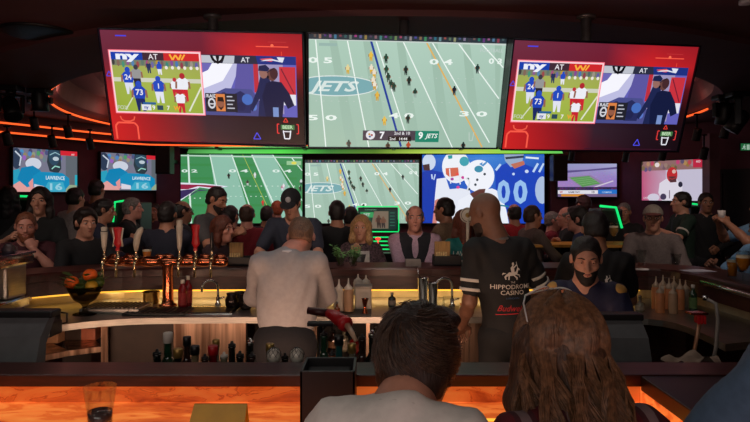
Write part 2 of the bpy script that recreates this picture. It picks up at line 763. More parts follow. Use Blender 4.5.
def person(label, px, py, Y, rot=180, sit=None, s=None, w=1.0, belly=1.0, lean=0, yaw=0, pitch=0, roll=0, side=0,
           arms=('down', 'down'), skin='fair', hair=('short', (40, 28, 22)), beard=None, brow=None, eyes=True,
           shirt=(40, 40, 46), sleeve='long', vest=None, collar=None, trousers=(28, 28, 34), female=False,
           cap=None, specs=None, cell=0.014, hcell=0.0085, group=None, smile=False, shirt_mat=None, bulge=0, hunch=0.0, lids=None, hairback=0.0, hairlen=None, tucked=False, hairg=None, headoff=0.0):
    """px, py = where the top of the head stands in the photograph's frame for a head at distance Y; rot 180 faces the camera, 90 faces left"""
    R0 = math.radians(rot)
    sn = s or 1.0
    if female:
        w = w * .88
    ln = math.radians(lean)
    sd_ = math.radians(side)
    d = unit(v3(math.sin(sd_), math.sin(ln), math.cos(ln) * math.cos(sd_)))
    Rl = rx(-ln) @ ry(sd_)

    def skel(hipz):
        hip = v3(0, 0, hipz)
        neck = hip + .53 * d
        hd = unit(d + v3(0, .35 * math.sin(math.radians(-pitch)) + .12 * (1 if lean > 5 else 0), .3))
        Hc = neck + hd * (.142 - hunch) + v3(headoff, .022 + hunch, 0)
        return hip, neck, Hc
    Rh = Rl @ np.eye(3)
    Rh = rzm(math.radians(yaw)) @ rx(math.radians(pitch)) @ ry(math.radians(roll))
    hip, neck, Hc = skel(.94)
    top0 = Hc[2] + .12
    wtop = EYE - (py - HYP) * Y / FPX
    if sit is None:
        sc = s or wtop / top0
        zoff = wtop - sc * top0 if s else 0.0
        hipz = .94
    else:
        sc = sn
        hipz = .94 + (wtop / sc - top0)
        zoff = 0
    hip, neck, Hc = skel(hipz)
    X = (px - CXP) * Y / FPX
    Rw = rzm(R0)
    hw = Rw @ (Hc * sc)
    root_loc = v3(X - hw[0], Y - hw[1], zoff)
    root = thing('person', label, 'person', tuple(root_loc), R0, group)
    root.scale = (sc, sc, sc)
    M = hip + .468 * d
    sx = .165 * w
    B = belly
    # ------------ torso, head and limbs as shapes
    torso = [(ell(hip + .0 * d, (.150 * w, .105 * B, .13), Rl), .05), (ell(hip + .17 * d + v3(0, .02 * (B - 1) * 5, 0), (.138 * w * (.5 + .5 * B), .100 * B, .17), Rl), .06),
             (ell(hip + .34 * d, (.152 * w, .102, .17), Rl), .06), (cone(M + v3(-sx * .8, 0, 0), M + v3(sx * .8, 0, 0), .058, .058), .06),
             (cone(hip + .47 * d, neck + (Hc - neck) * .15, .075, .058), .05)]
    if female:
        for q in (-1, 1):
            torso.append((ell(hip + .335 * d + Rl @ v3(q * .07, .075, 0), (.062, .055, .062), Rl), .04))

    def hp(p):
        return Hc + Rh @ v3(*p)
    f_ = .955 if female else 1.0
    j_ = .90 if female else 1.0
    head = [(cone(neck - .05 * d, hp((0, -.025, -.045)), .055 * (0.9 if female else 1), .055 * (0.9 if female else 1)), .03),
            (ell(hp((0, -.012, .030)), (.074 * f_, .094, .089), Rh), .02), (ell(hp((0, .026, -.045)), (.057 * f_ * j_, .066, .076), Rh), .03),
            (ell(hp((0, .066, -.098)), (.027 * j_, .022, .020), Rh), .03), (ell(hp((0, .072, .030)), (.050, .016, .012), Rh), .02),
            (ell(hp((-.040, .055, -.02)), (.022, .022, .018), Rh), .02), (ell(hp((.040, .055, -.02)), (.022, .022, .018), Rh), .02),
            (cone(hp((0, .086, .014)), hp((0, .110, -.026)), .008, .0125), .012), (cone(hp((-.012, .093, -.030)), hp((.012, .093, -.030)), .008, .008), .008),
            (ell(hp((0, .083, -.060)), (.024, .013, .011), Rh), .010),
            (ell(hp((-.077 * f_, -.008, .0)), (.010, .019, .031), Rh @ rzm(.3)), .008), (ell(hp((.077 * f_, -.008, .0)), (.010, .019, .031), Rh @ rzm(-.3)), .008)]
    hsub = [ell(hp((-.031, .096, .010)), (.017, .016, .011), Rh), ell(hp((.031, .096, .010)), (.017, .016, .011), Rh)]
    limbs, hands, slv, legs, leg_c = [], [], [], [], []
    info = Person()
    info.arm = []
    for q, an in ((-1, arms[0]), (1, arms[1])):
        if isinstance(an, str):
            an = ARMS[an]
        (tx, ty, tz), pole, hpz = an
        Sh = M + v3(q * sx, 0, -.005)
        El, Wr = ik(Sh, M + v3(q * tx, ty, tz), .285, .25, v3(q * pole[0], pole[1], pole[2]))
        limbs += [(cone(Sh, El, .050 * (w * .5 + .5), .040), .04), (cone(El, El + (Wr - El) * .4, .041, .038), .02), (cone(El + (Wr - El) * .4, Wr, .038, .026), .02)]
        info.arm.append((Sh, El, Wr))
        fw = unit(Wr - El)
        palm = unit(v3(-q * .35, -.25, -1.0)) if an[2] != 'grip' else unit(v3(-q * 1.0, .2, -.25))
        if hpz == 'fist':
            palm = unit(v3(-q * .4, -1, 0.1))
            fw = unit(fw + v3(0, -.2, .5))
        zc = -unit(palm - (palm @ fw) * fw)
        xc = np.cross(fw, zc)
        Vh, Qh = hand_mesh(hpz)
        Vh = Vh.copy() * (0.93 if female else 1.0)
        Qh = Qh.copy()
        if q < 0:
            Vh[:, 0] *= -1
            Qh = Qh[:, ::-1]
        hands.append((Wr + Vh @ np.stack([xc, fw, zc]), Qh))
        if sleeve == 'long':
            slv += [(cone(Sh, El, .061 * (w * .5 + .5), .052), .04), (cone(El, Wr - fw * .01, .052, .036), .03)]
        elif sleeve == 'short':
            slv += [(cone(Sh, Sh + (El - Sh) * .72, .063 * (w * .5 + .5), .060), .04)]
        elif sleeve == 'roll':
            slv += [(cone(Sh, El, .061, .052), .04), (cone(El, El + (Wr - El) * .35, .050, .047), .03)]
        hj = hip + v3(q * .085, 0, -.03)
        if sit is None:
            kn, ak = v3(q * .10, .02, .50), v3(q * .11, -.02, .09)
        else:
            kn = hip + v3(q * .13, .41, -.03)
            ak = kn + v3(-q * .01, -.10, -.40)
        toe = ak + v3(q * .02, .17, -.055)
        legs += [(cone(hj, kn, .078, .054), .05), (cone(kn, kn + (ak - kn) * .35, .052, .054), .03), (cone(kn + (ak - kn) * .35, ak, .054, .036), .03),
                 (cone(ak + v3(0, -.03, -.05), toe, .036, .030), .03)]
        leg_c += [(cone(hj, kn, .090, .066), .05), (cone(kn, ak, .066, .052), .03)]
    info.hip, info.M, info.Hc, info.Rh, info.d, info.sc, info.Rl, info.w = hip, M, Hc, Rh, d, sc, Rl, w
    fz = lambda c, r: [(c[0] - r, c[0] + r, hcell)]
    zones = ([(Hc[0] - .10, Hc[0] + .10, hcell)], [(Hc[1] - .13, Hc[1] + .13, hcell)], [(0, hipz - .2, .03), (Hc[2] - .15, Hc[2] + .14, hcell)])
    sk = SKINS[skin]
    ms = mat('skin_%s' % skin, sk, 0.5, noise=.07, scale=45)
    body = grow('body', torso + head + limbs + legs, ms, root, cell, .03, hsub, None, zones, extra=hands)
    # ------------ clothing
    mc = shirt_mat or mat('cloth_%d_%d_%d' % shirt, shirt, 0.85, noise=.12, scale=60, bump=.12)
    t = .016
    up = []
    for pr, kk in torso[1 if tucked else 0:4] + torso[5:]:
        if pr[0] == 'e':
            up.append((ell(pr[1], pr[2] + t, pr[3]), kk))
        else:
            up.append((cone(pr[1], pr[2], pr[3] + t * .7, pr[4] + t * .7), kk))
    up.append((cone(hip + .45 * d, hip + .505 * d, .080, .064), .04))
    if bulge:
        up.append((ell(hip + .10 * d, (.17 * w, .13 * B, .10), Rl), .05))

    def folds(X, Y, Z, F):
        return F + .0028 * np.sin(34 * Z + 9 * np.sin(11 * X + 2) + 14 * Y) + .0022 * np.sin(27 * X - 21 * Z + 6 * np.sin(13 * Y))
    info.shirt = grow('shirt', up + slv, mc, root, cell, .03, (), folds)
    mtz = mat('cloth_%d_%d_%d' % trousers, trousers, 0.85, noise=.12, scale=60, bump=.12)
    grow('trousers', [(ell(hip + v3(0, 0, .02 if tucked else -.01), (.166 * w + .006, .124 * B, .135 if tucked else .115), Rl), .05)] + leg_c, mtz, root, .02, .03)
    sh = MB()
    if vest:
        grow('vest', [(ell(hip + .12 * d, (.176 * w, .146 * B, .19), Rl), .06), (ell(hip + .33 * d, (.192 * w, .146, .19), Rl), .06),
                      (cone(M + v3(-sx * .62, 0, 0), M + v3(sx * .62, 0, 0), .078, .078), .05)],
             mat('cloth_%d_%d_%d' % vest, vest, .8, noise=.15, scale=50, bump=.1), root, cell, .03,
             [ell(hip + .44 * d + v3(0, .16, .02), (.045, .075, .17), Rl)], folds)
    if collar:
        pts = []
        for a in range(-150, 151, 25):
            an = math.radians(a)
            pts.append(neck + Rl @ v3(.070 * math.sin(an), -.070 * math.cos(an) + .01, -.002 - .018 * (1 - math.cos(an))))
        MB().tube([tuple(p) for p in pts], .013, 8).build('collar', mat('cloth_%d_%d_%d' % collar, collar, .8), root)
    # ------------ hair
    style, hc = hair
    info.hair = None
    if style != 'none':
        mh = mat('hair_%d_%d_%d' % hc, hc, .55, noise=.45, scale=28, stretch=(6, 6, 1.2), bump=.35)

        def E(c, r):
            return ell(hp(c), r, Rh)
        face = E((0, .109, -.058), (.093, .105, .138))
        if female:
            face = E((0, .107, -.058), (.076, .100, .135))
        subs = [face]
        g = {'short': .0085, 'buzz': .005, 'ring': .008, 'thick': .019, 'long': .018, 'bob': .018, 'bun': .010}[style]
        g = hairg or g
        hpz = [(E((0, -.014, .033), (.074 * f_ + g, .095 + g, .089 + g)), .02)]
        cut = -.045
        if style in ('short', 'thick', 'buzz', 'ring', 'bun'):
            hpz.append((E((0, -.045, -.025), (.066 + g * .6, .058 + g, .07)), .03))
            for q in (-1, 1):
                subs.append(E((q * .095, .000, -.022), (.032, .046, .058)))
        if style == 'thick':
            hpz.append((E((.02, .045, .098), (.06, .05, .03)), .02))
        if style == 'ring':
            subs.append(E((0, .02, .105), (.078, .105, .085)))
        if style == 'bun':
            hpz.append((E((0, -.105, .06), (.04, .035, .04)), .015))
        if style in ('long', 'bob'):
            L = hairlen or (.30 if style == 'long' else .165)
            for q in (-1, 1):
                a, b, c_ = hp((q * .070, -.01, .03)), hp((q * .082, .0, -.10)), Hc + rzm(math.radians(yaw)) @ v3(q * (.080 if not hairback else .056), -.005 + .02 * (L > .2) - .6 * hairback, -L)
                hpz += [(cone(a, b, .034, .032), .03), (cone(b, c_, .032, .024), .03)]
            a, b = hp((0, -.06, .0)), Hc + rzm(math.radians(yaw)) @ v3(0, -.075 - hairback, -L)
            hpz += [(cone(a, b, .068, .058), .05)]
            cut = -1

        def cutz(X_, Y_, Z_, F):
            n3 = tri_noise(X_, Y_, Z_, 95.0)
            F = F + .0035 * n3
            if cut > -1:
                zl = Rh[2, 2] * (Z_ - Hc[2]) + Rh[0, 2] * (X_ - Hc[0]) + Rh[1, 2] * (Y_ - Hc[1])
                yl = Rh[2, 1] * (Z_ - Hc[2]) + Rh[0, 1] * (X_ - Hc[0]) + Rh[1, 1] * (Y_ - Hc[1])
                F = np.maximum(F, cut + .35 * np.maximum(yl, -.03) - .01 - zl)
            return F
        info.hair = grow('hair', hpz, mh, root, hcell, .02, subs, cutz, pad=.03)
    if beard:
        mbd = mat('hair_%d_%d_%d' % beard, beard, .7, noise=.4, scale=60, bump=.3)

        def cutb(X_, Y_, Z_, F):
            zl = Rh[2, 2] * (Z_ - Hc[2]) + Rh[0, 2] * (X_ - Hc[0]) + Rh[1, 2] * (Y_ - Hc[1])
            yl = Rh[2, 1] * (Z_ - Hc[2]) + Rh[0, 1] * (X_ - Hc[0]) + Rh[1, 1] * (Y_ - Hc[1])
            F = F + .002 * tri_noise(X_, Y_, Z_, 120.)
            F = np.maximum(F, zl - (-.030 - .25 * np.maximum(yl - .02, 0) + .35 * np.maximum(.03 - yl, 0)))
            return np.maximum(F, -.02 - yl)
        grow('beard', [(ell(hp((0, .028, -.048)), (.0605 * j_, .070, .083), Rh), .02), (ell(hp((0, .070, -.104)), (.032, .026, .026), Rh), .03),
                       (ell(hp((0, .088, -.047)), (.030, .014, .006), Rh), .004)], mbd, root, hcell * .8, .02,
             [ell(hp((0, .105, -.062)), (.021, .03, .008), Rh)], cutb, pad=.03)
    # ------------ eyes, brows and lips
    if eyes:
        for q in (-1, 1):
            eb = MB()
            eb.ball(hp((q * .031, .076, .009)), .0125, 12, 8)
            e = eb.build('eye', mat('eye_white', (205, 200, 195), .25, noise=0), root)
            MB().ball(hp((q * .031, .0853, .008)), (.0058, .0048, .0058), 10, 6).build('iris', mat('eye_dark', (30, 20, 16), .2, noise=0), e)
            lo_ = -.012 if (lids or pitch < -14) else .0035
            lid = MB()
            for z0, z1 in ((lo_, .0134), (-.0134, -.0062)):
                vs, fs = [], []
                for i in range(5):
                    zz = z0 + (z1 - z0) * i / 4
                    rr = math.sqrt(max(0, .0136 ** 2 - zz * zz))
                    for k in range(11):
                        an = math.pi * k / 10
                        vs.append(hp((q * .031 + rr * math.cos(an), .076 + rr * math.sin(an), .009 + zz)))
                for i in range(4):
                    for k in range(10):
                        fs.append((i * 11 + k, i * 11 + k + 1, i * 11 + k + 12, i * 11 + k + 11))
                lid.add(vs, fs, True)
            lid.build('eyelids', ms, e)
            bw = brow or (hc if style != 'none' else (60, 42, 34))
            MB().tube([hp((q * .014, .0875, .0265)), hp((q * .032, .0865, .032)), hp((q * .05, .073, .027))], [.0035, .0045, .0025], 6).build('eyebrow', mat('hair_%d_%d_%d' % bw, bw, .7), root)
        lp = MB()
        zz = .004 if smile else 0
        lp.tube([hp((-.022, .083, -.058 + zz)), hp((-.01, .0935, -.0575)), hp((0, .0945, -.0585)), hp((.01, .0935, -.0575)), hp((.022, .083, -.058 + zz))], [.002, .0042, .0042, .0042, .002], 6)
        lp.tube([hp((-.02, .083, -.062 + zz)), hp((0, .0935, -.066)), hp((.02, .083, -.062 + zz))], [.002, .005, .002], 6)
        lp.build('lips', mat('lip_skin', (150, 82, 76), .45, noise=.05), root)
        if smile:
            MB().ball(hp((0, .089, -.0605)), (.015, .007, .0035), 10, 6).build('teeth', mat('teeth', (215, 205, 190), .3, noise=0), root)
    if specs:
        g = MB()
        for q in (-1, 1):
            g.tube([hp((q * .031 + .022 * math.cos(a), .099, .009 + .017 * math.sin(a))) for a in [2 * math.pi * i / 14 for i in range(14)]], .0018, 6, closed=True)
            g.tube([hp((q * .053, .098, .012)), hp((q * .078, .05, .012)), hp((q * .080, -.012, .008))], .0018, 6)
        g.tube([hp((-.009, .100, .012)), hp((.009, .100, .012))], .0018, 6)
        g.build('glasses', mat('cloth_%d_%d_%d' % specs, specs, .4), root)
    if cap:
        cc, bc = cap
        mcap = mat('cloth_%d_%d_%d' % cc, cc, .8, noise=.15, scale=60)

        def cutc(X_, Y_, Z_, F):
            zl = Rh[2, 2] * (Z_ - Hc[2]) + Rh[0, 2] * (X_ - Hc[0]) + Rh[1, 2] * (Y_ - Hc[1])
            return np.maximum(F, .034 - zl)
        c_ = grow('cap', [(ell(hp((0, -.012, .040)), (.089, .111, .098), Rh), .01)], mcap, root, hcell, .01, (), cutc, pad=.03)
        grow('cap_brim', [(ell(hp((0, .118, .046)), (.070, .078, .012), Rh @ rx(-.12)), .01)], mat('cloth_%d_%d_%d' % bc, bc, .8), c_, .006, .01, (), None, pad=.02)
        info.cap = c_
    info.root = root
    info.body = body
    info.hp = hp
    info.seat = None
    if sit is not None:
        st = (hipz - .105) * sc
        info.seat = (root_loc[0], root_loc[1], st)
        SEATS.append((root_loc[0], root_loc[1], st, label))
    return info


SEATS = []


def decal(name, parent_obj, polys, origin, u, v, ray, m, lift=.0025):
    """prints flat shapes [(verts2d, faces)] on a garment: each point is dropped along ray on to its surface"""
    me0 = parent_obj.data
    n = len(me0.vertices)
    V = np.empty(n * 3, np.float32)
    me0.vertices.foreach_get('co', V)
    V = V.reshape(-1, 3)
    Q = np.empty(len(me0.loops), np.int32)
    me0.loops.foreach_get('vertex_index', Q)
    tree = BVHTree.FromPolygons([tuple(x) for x in V.tolist()], Q.reshape(-1, 4).tolist())
    mb = MB()
    o, u, v, ray = Vector(origin), Vector(u), Vector(v), Vector(ray).normalized()
    for vs, fs in polys:
        xs_ = [a for a, b in vs]
        if max(xs_) - min(xs_) > .055 and len(fs) == 1:      # large plain shape: cut it fine so that it follows the cloth
            bm = bmesh.new()
            bv = [bm.verts.new((a, b, 0)) for a, b in vs]
            bm.faces.new(bv)
            bmesh.ops.triangulate(bm, faces=bm.faces[:])
            for _ in range(4):
                lg = [e for e in bm.edges if e.calc_length() > .018]
                if lg:
                    bmesh.ops.subdivide_edges(bm, edges=lg, cuts=1)
                    bmesh.ops.triangulate(bm, faces=bm.faces[:])
            bm.verts.index_update()
            vs = [(q.co.x, q.co.y) for q in bm.verts]
            fs = [tuple(q.index for q in f.verts) for f in bm.faces]
            bm.free()
        out = []
        for a, b in vs:
            p = o + u * a + v * b
            hit = tree.ray_cast(p - ray * 0.5, ray)
            q = hit[0] if hit[0] is not None else p
            out.append(q - ray * lift)
        mb.add(out, fs)
    me = bpy.data.meshes.new(name)
    me.from_pydata(mb.v, [], mb.f)
    me.materials.append(m)
    ob = bpy.data.objects.new(name, me)
    COL.objects.link(ob)
    ob.parent = parent_obj
    return ob


def txt2d(txt, x, y, h, bold=0.0, shear=0.0, width=None):
    vs, fs, w = text_polys(txt, bold, shear)
    kx = width / w if width else h
    return [(x - w * kx / 2 + a * kx, y + b * h) for a, b in vs], fs


# ---------------------------------------------------------------- the room shell
M_wall = mat('maroon_wall', (98, 52, 66), .75, noise=.08, scale=6)
M_wall2 = mat('maroon_pier', (120, 86, 96), .6, noise=.08, scale=6)
M_ceil = mat('dark_ceiling', (84, 44, 46), .7, noise=.06, scale=3)
M_ring = mat('ceiling_band', (100, 56, 56), .65, noise=.06, scale=3)
M_floor = mat('dark_carpet', (40, 24, 26), .9, noise=.4, scale=25, bump=.1)
M_blk = mat('black_plastic', (16, 16, 18), .45, noise=.1, scale=40)
M_blkm = mat('black_metal', (22, 22, 25), .4, .6, noise=.1, scale=30)
M_steel = mat('stainless', (190, 186, 178), .38, 1.0, noise=.10, scale=9, stretch=(1, 1, 14))
M_steel2 = mat('chrome', (205, 203, 200), .12, 1.0, noise=.03, scale=10)
M_copper = mat('copper', (198, 112, 78), .2, 1.0, noise=.08, scale=12)
M_cherry = mat('cherry_wood', (58, 22, 18), .34, noise=.4, scale=7, stretch=(1.2, 9, 9), coat=.08, bump=.04)
M_cherry_in = mat('cherry_panel', (64, 32, 28), .45, noise=.35, scale=7, stretch=(1.2, 9, 9), coat=.05)
M_orange = mat('orange_led', (255, 96, 40), .5, noise=0, emit=1.3)
M_yellow = mat('yellow_led', (255, 190, 64), .5, noise=0, emit=1.1)
M_green = mat('green_neon', (20, 235, 120), .5, noise=0, emit=1.0)
M_soffit = mat('pale_soffit', (150, 150, 140), .35, noise=.05, scale=5)


def onyx_mat(power=.62):
    m = bpy.data.materials.new('backlit_onyx')
    m.use_nodes = True
    nt = m.node_tree
    b = nt.nodes['Principled BSDF']
    tc = nt.nodes.new('ShaderNodeTexCoord')
    mp = nt.nodes.new('ShaderNodeMapping')
    mp.inputs['Scale'].default_value = (2.2, 7.0, 7.0)
    mp.inputs['Rotation'].default_value = (0, 0, .25)
    n1 = nt.nodes.new('ShaderNodeTexNoise')
    n1.inputs['Scale'].default_value = 2.2
    n1.inputs['Detail'].default_value = 7
    n1.inputs['Distortion'].default_value = 1.6
    r = nt.nodes.new('ShaderNodeValToRGB')
    el = r.color_ramp.elements
    el[0].position, el[0].color = .30, (*lin((168, 62, 22)), 1)
    el[1].position, el[1].color = .72, (*lin((240, 138, 62)), 1)
    e = el.new(.485)
    e.color = (*lin((222, 104, 40)), 1)
    e = el.new(.50)
    e.color = (*lin((180, 72, 26)), 1)
    e = el.new(.515)
    e.color = (*lin((226, 112, 46)), 1)
    nt.links.new(tc.outputs['Object'], mp.inputs[0])
    nt.links.new(mp.outputs[0], n1.inputs['Vector'])
    nt.links.new(n1.outputs['Fac'], r.inputs[0])
    nt.links.new(r.outputs[0], b.inputs['Base Color'])
    nt.links.new(r.outputs[0], b.inputs['Emission Color'])
    b.inputs['Emission Strength'].default_value = power
    b.inputs['Roughness'].default_value = .3
    return m


M_onyx = onyx_mat(.78)
M_onyx_dim = onyx_mat(.30)

# plan outline of the room, counter-clockwise seen from above, starting behind the camera on the right
WL = [(-7.6, -3.0), (-7.6, 5.0), (-6.09, 8.1), (-4.14, 11.48)]
WC = [(-4.14, 11.48), (-3.9, 11.7), (3.45, 11.7)]
WR = [(3.45, 11.7), (4.45, 11.35), (4.93, 10.05), (5.72, 8.95)]
WR2 = [(5.72, 8.95), (7.8, 6.2), (7.8, -3.0)]


def wall(name, pts, z1=3.5, m=None):
    mb = MB()
    mb.sweep(pts, [(0, 0), (0, z1), (.12, z1), (.12, 0)])
    return struct(name, mb, m or M_wall)


wall('wall_left', WL)
wall('wall_back', WC)
wall('wall_right', WR)
wall('wall_far_right', WR2)
wall('wall_behind', [(7.8, -3.0), (-7.6, -3.0)])
struct('floor', MB().box(-7.8, 8.0, -3.2, 12.0, -.1, 0), M_floor)

# ceiling with a round raised tray (centre .12, 9.4; radius 4.62), its rim edged by an orange light strip
CC, CR, CZ = (0.12, 9.4), 4.62, 2.90
mb = MB()
seg = 96
out = []
for k in range(seg):
    a = 2 * math.pi * k / seg
    dx, dy = math.cos(a), math.sin(a)
    t = min((8.1 - CC[0]) / dx if dx > 1e-6 else 1e9, (-7.9 - CC[0]) / dx if dx < -1e-6 else 1e9, (12.2 - CC[1]) / dy if dy > 1e-6 else 1e9, (-3.3 - CC[1]) / dy if dy < -1e-6 else 1e9)
    out.append((CC[0] + dx * max(t, CR + .02), CC[1] + dy * max(t, CR + .02), dx, dy, t))
vs, fs = [], []
for x, y, dx, dy, t in out:
    vs += [(x, y, CZ), (CC[0] + dx * 5.52, CC[1] + dy * 5.52, CZ), (CC[0] + dx * 5.50, CC[1] + dy * 5.50, CZ - .035), (CC[0] + dx * CR, CC[1] + dy * CR, CZ - .035),
           (CC[0] + dx * CR, CC[1] + dy * CR, CZ + .02), (x, y, CZ + .1)]
for k in range(seg):
    k2 = (k + 1) % seg
    for i in range(5):
        if i == 0 and (out[k][4] < 5.6 or out[k2][4] < 5.6):
            continue
        fs.append((k * 6 + i, k2 * 6 + i, k2 * 6 + i + 1, k * 6 + i + 1))
mb.add(vs, fs)
struct('ceiling', mb, M_ceil)
mb = MB()
vs, fs = [], []
for k in range(seg):
    a = 2 * math.pi * k / seg
    for r, z in ((CR + .03, CZ + .01), (CR - .10, CZ + .10), (CR - .16, CZ + .36), (CR - .5, CZ + .42), (0.01, CZ + .42)):
        vs.append((CC[0] + r * math.cos(a), CC[1] + r * math.sin(a), z))
for k in range(seg):
    for i in range(4):
        fs.append((k * 5 + i, ((k + 1) % seg) * 5 + i, ((k + 1) % seg) * 5 + i + 1, k * 5 + i + 1))
mb.add(vs, fs)
struct('trim_1', mb, M_ring, 'round raised tray in the dark ceiling')
# rim strip on the two side arcs the photo shows lit
for a0, a1, lab in ((150, 224, 'orange light strip curving round the left edge of the ceiling tray'), (-14, 16, 'short orange light strip on the right edge of the ceiling tray')):
    pts = [(CC[0] + (CR - .012) * math.cos(math.radians(a)), CC[1] + (CR - .012) * math.sin(math.radians(a)), CZ - .012) for a in np.linspace(a0, a1, 40)]
    props(MB().tube(pts, .014, 6).build('light_strip', M_orange), lab, 'light strip', 'orange ceiling light strips')

# stepped soffit along the walls with two more orange strips
SOF = smooth_path([(-6.3, 6.9), (-5.28, 8.45), (-4.5, 10.2), (-3.7, 10.95), (3.75, 10.95), (4.95, 10.5), (5.45, 9.6), (6.5, 8.3)], 2)
mb = MB().sweep(SOF, [(-.02, CZ), (-.02, 2.72), (.10, 2.72), (.10, 2.60), (1.6, 2.60), (1.6, CZ)])
struct('trim_2', mb, M_ceil, 'stepped ceiling soffit that follows the walls')
for o, z, lab in ((-.03, 2.722, 'upper orange light strip along the wall soffit'), (.088, 2.602, 'lower orange light strip along the wall soffit')):
    mb = MB().sweep(SOF, [(o - .012, z - .012), (o - .012, z + .012), (o + .012, z + .012), (o + .012, z - .012)])
    props(mb.build('light_strip', M_orange), lab, 'light strip', 'orange ceiling light strips')
# pale underside above the wall screens, with a panel whose green glow is painted
struct('trim_3', MB().sweep([(-3.6, 10.99), (3.55, 10.99)], [(0, 2.575), (0, 2.60), (.7, 2.60), (.7, 2.575)]), M_soffit, 'pale underside above the wall screens')
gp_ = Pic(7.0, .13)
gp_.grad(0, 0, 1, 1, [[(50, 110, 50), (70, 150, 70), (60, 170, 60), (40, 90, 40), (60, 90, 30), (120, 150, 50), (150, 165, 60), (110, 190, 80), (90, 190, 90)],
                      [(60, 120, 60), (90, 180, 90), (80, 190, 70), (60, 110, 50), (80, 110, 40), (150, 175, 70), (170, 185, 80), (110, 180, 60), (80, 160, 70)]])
gt_ = thing('light_strip', 'panel with a painted green and yellow glow above the wall screens', 'light strip', (0, 11.22, 2.515), rot=(math.radians(-50), 0, 0))
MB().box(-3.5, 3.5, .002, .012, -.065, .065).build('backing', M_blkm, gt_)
gp_.build('painted_glow', gt_, 1.5)
mb = MB()
for x in (-2.9, -1.3, .35, 1.6, 2.9):
    mb.box(x - .03, x + .03, 10.96, 11.5, 2.535, 2.578)
struct('trim_4', mb, M_blkm, 'dark brackets under the pale soffit')
# piers
struct('trim_5', MB().box(-4.1, -3.66, 11.25, 11.68, 0, 2.6).box(3.30, 3.62, 11.25, 11.68, 0, 2.6), M_wall, 'maroon piers either side of the wall screens')
struct('trim_6', MB().box(4.99, 5.15, 8.95, 9.15, 0, 2.62), M_wall2, 'pale maroon pier right of the tilted wall screen')
dw = MB()
ddir = Vector((5.72 - 4.93, 8.95 - 10.05, 0)).normalized()
MD = Matrix.Translation((4.93, 10.05, 0)) @ Matrix((ddir, Vector((0, 0, 1)).cross(ddir), Vector((0, 0, 1)))).transposed().to_4x4()
dw.box(.86, 1.28, -.03, .02, 0, 2.04, 0, MD)
for q in ((.82, .86, 0, 2.1), (1.28, 1.32, 0, 2.1), (.82, 1.32, 2.04, 2.10)):
    dw.box(q[0], q[1], -.05, .02, q[2], q[3], 0, MD)
struct('door_1', dw, mat('dark_door', (20, 12, 14), .6), 'dark doorway past the pale maroon pier')

# exit sign
c = P(745, 147, 8.7)
t = thing('exit_sign', 'small green running-man exit sign high on the right wall', 'sign', c)
MB().box(-.075, .075, -.012, .02, -.055, .055, .006).build('sign_box', M_blk, t)
p = Pic(.14, .10)
p.rect(0, 0, 1, 1, (40, 120, 70))
p.rect(.62, .15, .92, .9, (190, 225, 200))
p.ell(.40, .22, .06, .08, (200, 230, 210))
p.path([(.38, .32), (.34, .55), (.46, .68), (.42, .88)], .014, (200, 230, 210))
p.path([(.34, .55), (.24, .72), (.12, .74)], .014, (200, 230, 210))
p.path([(.22, .44), (.36, .36), (.50, .48)], .011, (200, 230, 210))
f = p.build('sign_face', t, .55)
f.location = (0, -.0135, 0)

# loudspeakers beside the wall screens
for px, py0, py1, Yy, lab in ((164.5, 146, 174, 10.6, 'black loudspeaker on the wall beside the left screens'), (559, 155, 181, 10.9, 'black loudspeaker on the wall beside the stadium screen')):
    c = P(px, (py0 + py1) / 2, Yy)
    h = (py1 - py0) * Yy / FPX
    t = thing('loudspeaker', lab, 'loudspeaker', c, group='black wall loudspeakers')
    MB().box(-.13, .13, -.10, .14, -h / 2, h / 2, .012).build('cabinet', M_blk, t)
    MB().box(-.115, .115, -.112, -.10, -h / 2 + .02, h / 2 - .02, .004).build('grille', mat('speaker_grille', (10, 10, 11), .8, noise=.5, scale=200), t)
    MB().box(-.03, .03, .14, .9 if Yy < 10.7 else .78, -.03, .03).build('bracket', M_blkm, t)


# ceiling fixtures
def spot_can(px, py, Yy, zc, lab, lit=False, tilt=25):
    """black track spotlight hanging from zc; px, py = middle of its can"""
    c = P(px, py, Yy)
    t = thing('spotlight', lab, 'spotlight', (c.x, c.y, zc), group='black ceiling spotlights')
    dz = c.z - zc
    MB().lathe([(.045, 0), (.045, -.02), (.012, -.022), (.012, dz + .05)], 14).build('stem', M_blkm, t)
    MM = Matrix.Translation((0, 0, dz)) @ Matrix.Rotation(math.radians(tilt), 4, 'X')
    MB().lathe([(.02, .085), (.05, .08), (.055, .06), (.055, -.07), (.06, -.09), (.048, -.09), (.044, -.07)], 18, M=MM).build('can', M_blk, t)
    MB().lathe([(.0445, -.072), (.0, -.070)], 16, M=MM, cap=False).build('lens', mat('warm_lens', (255, 190, 120), .3, noise=0, emit=3.0) if lit else mat('dark_lens', (30, 28, 30), .1, noise=0), t)
    return t


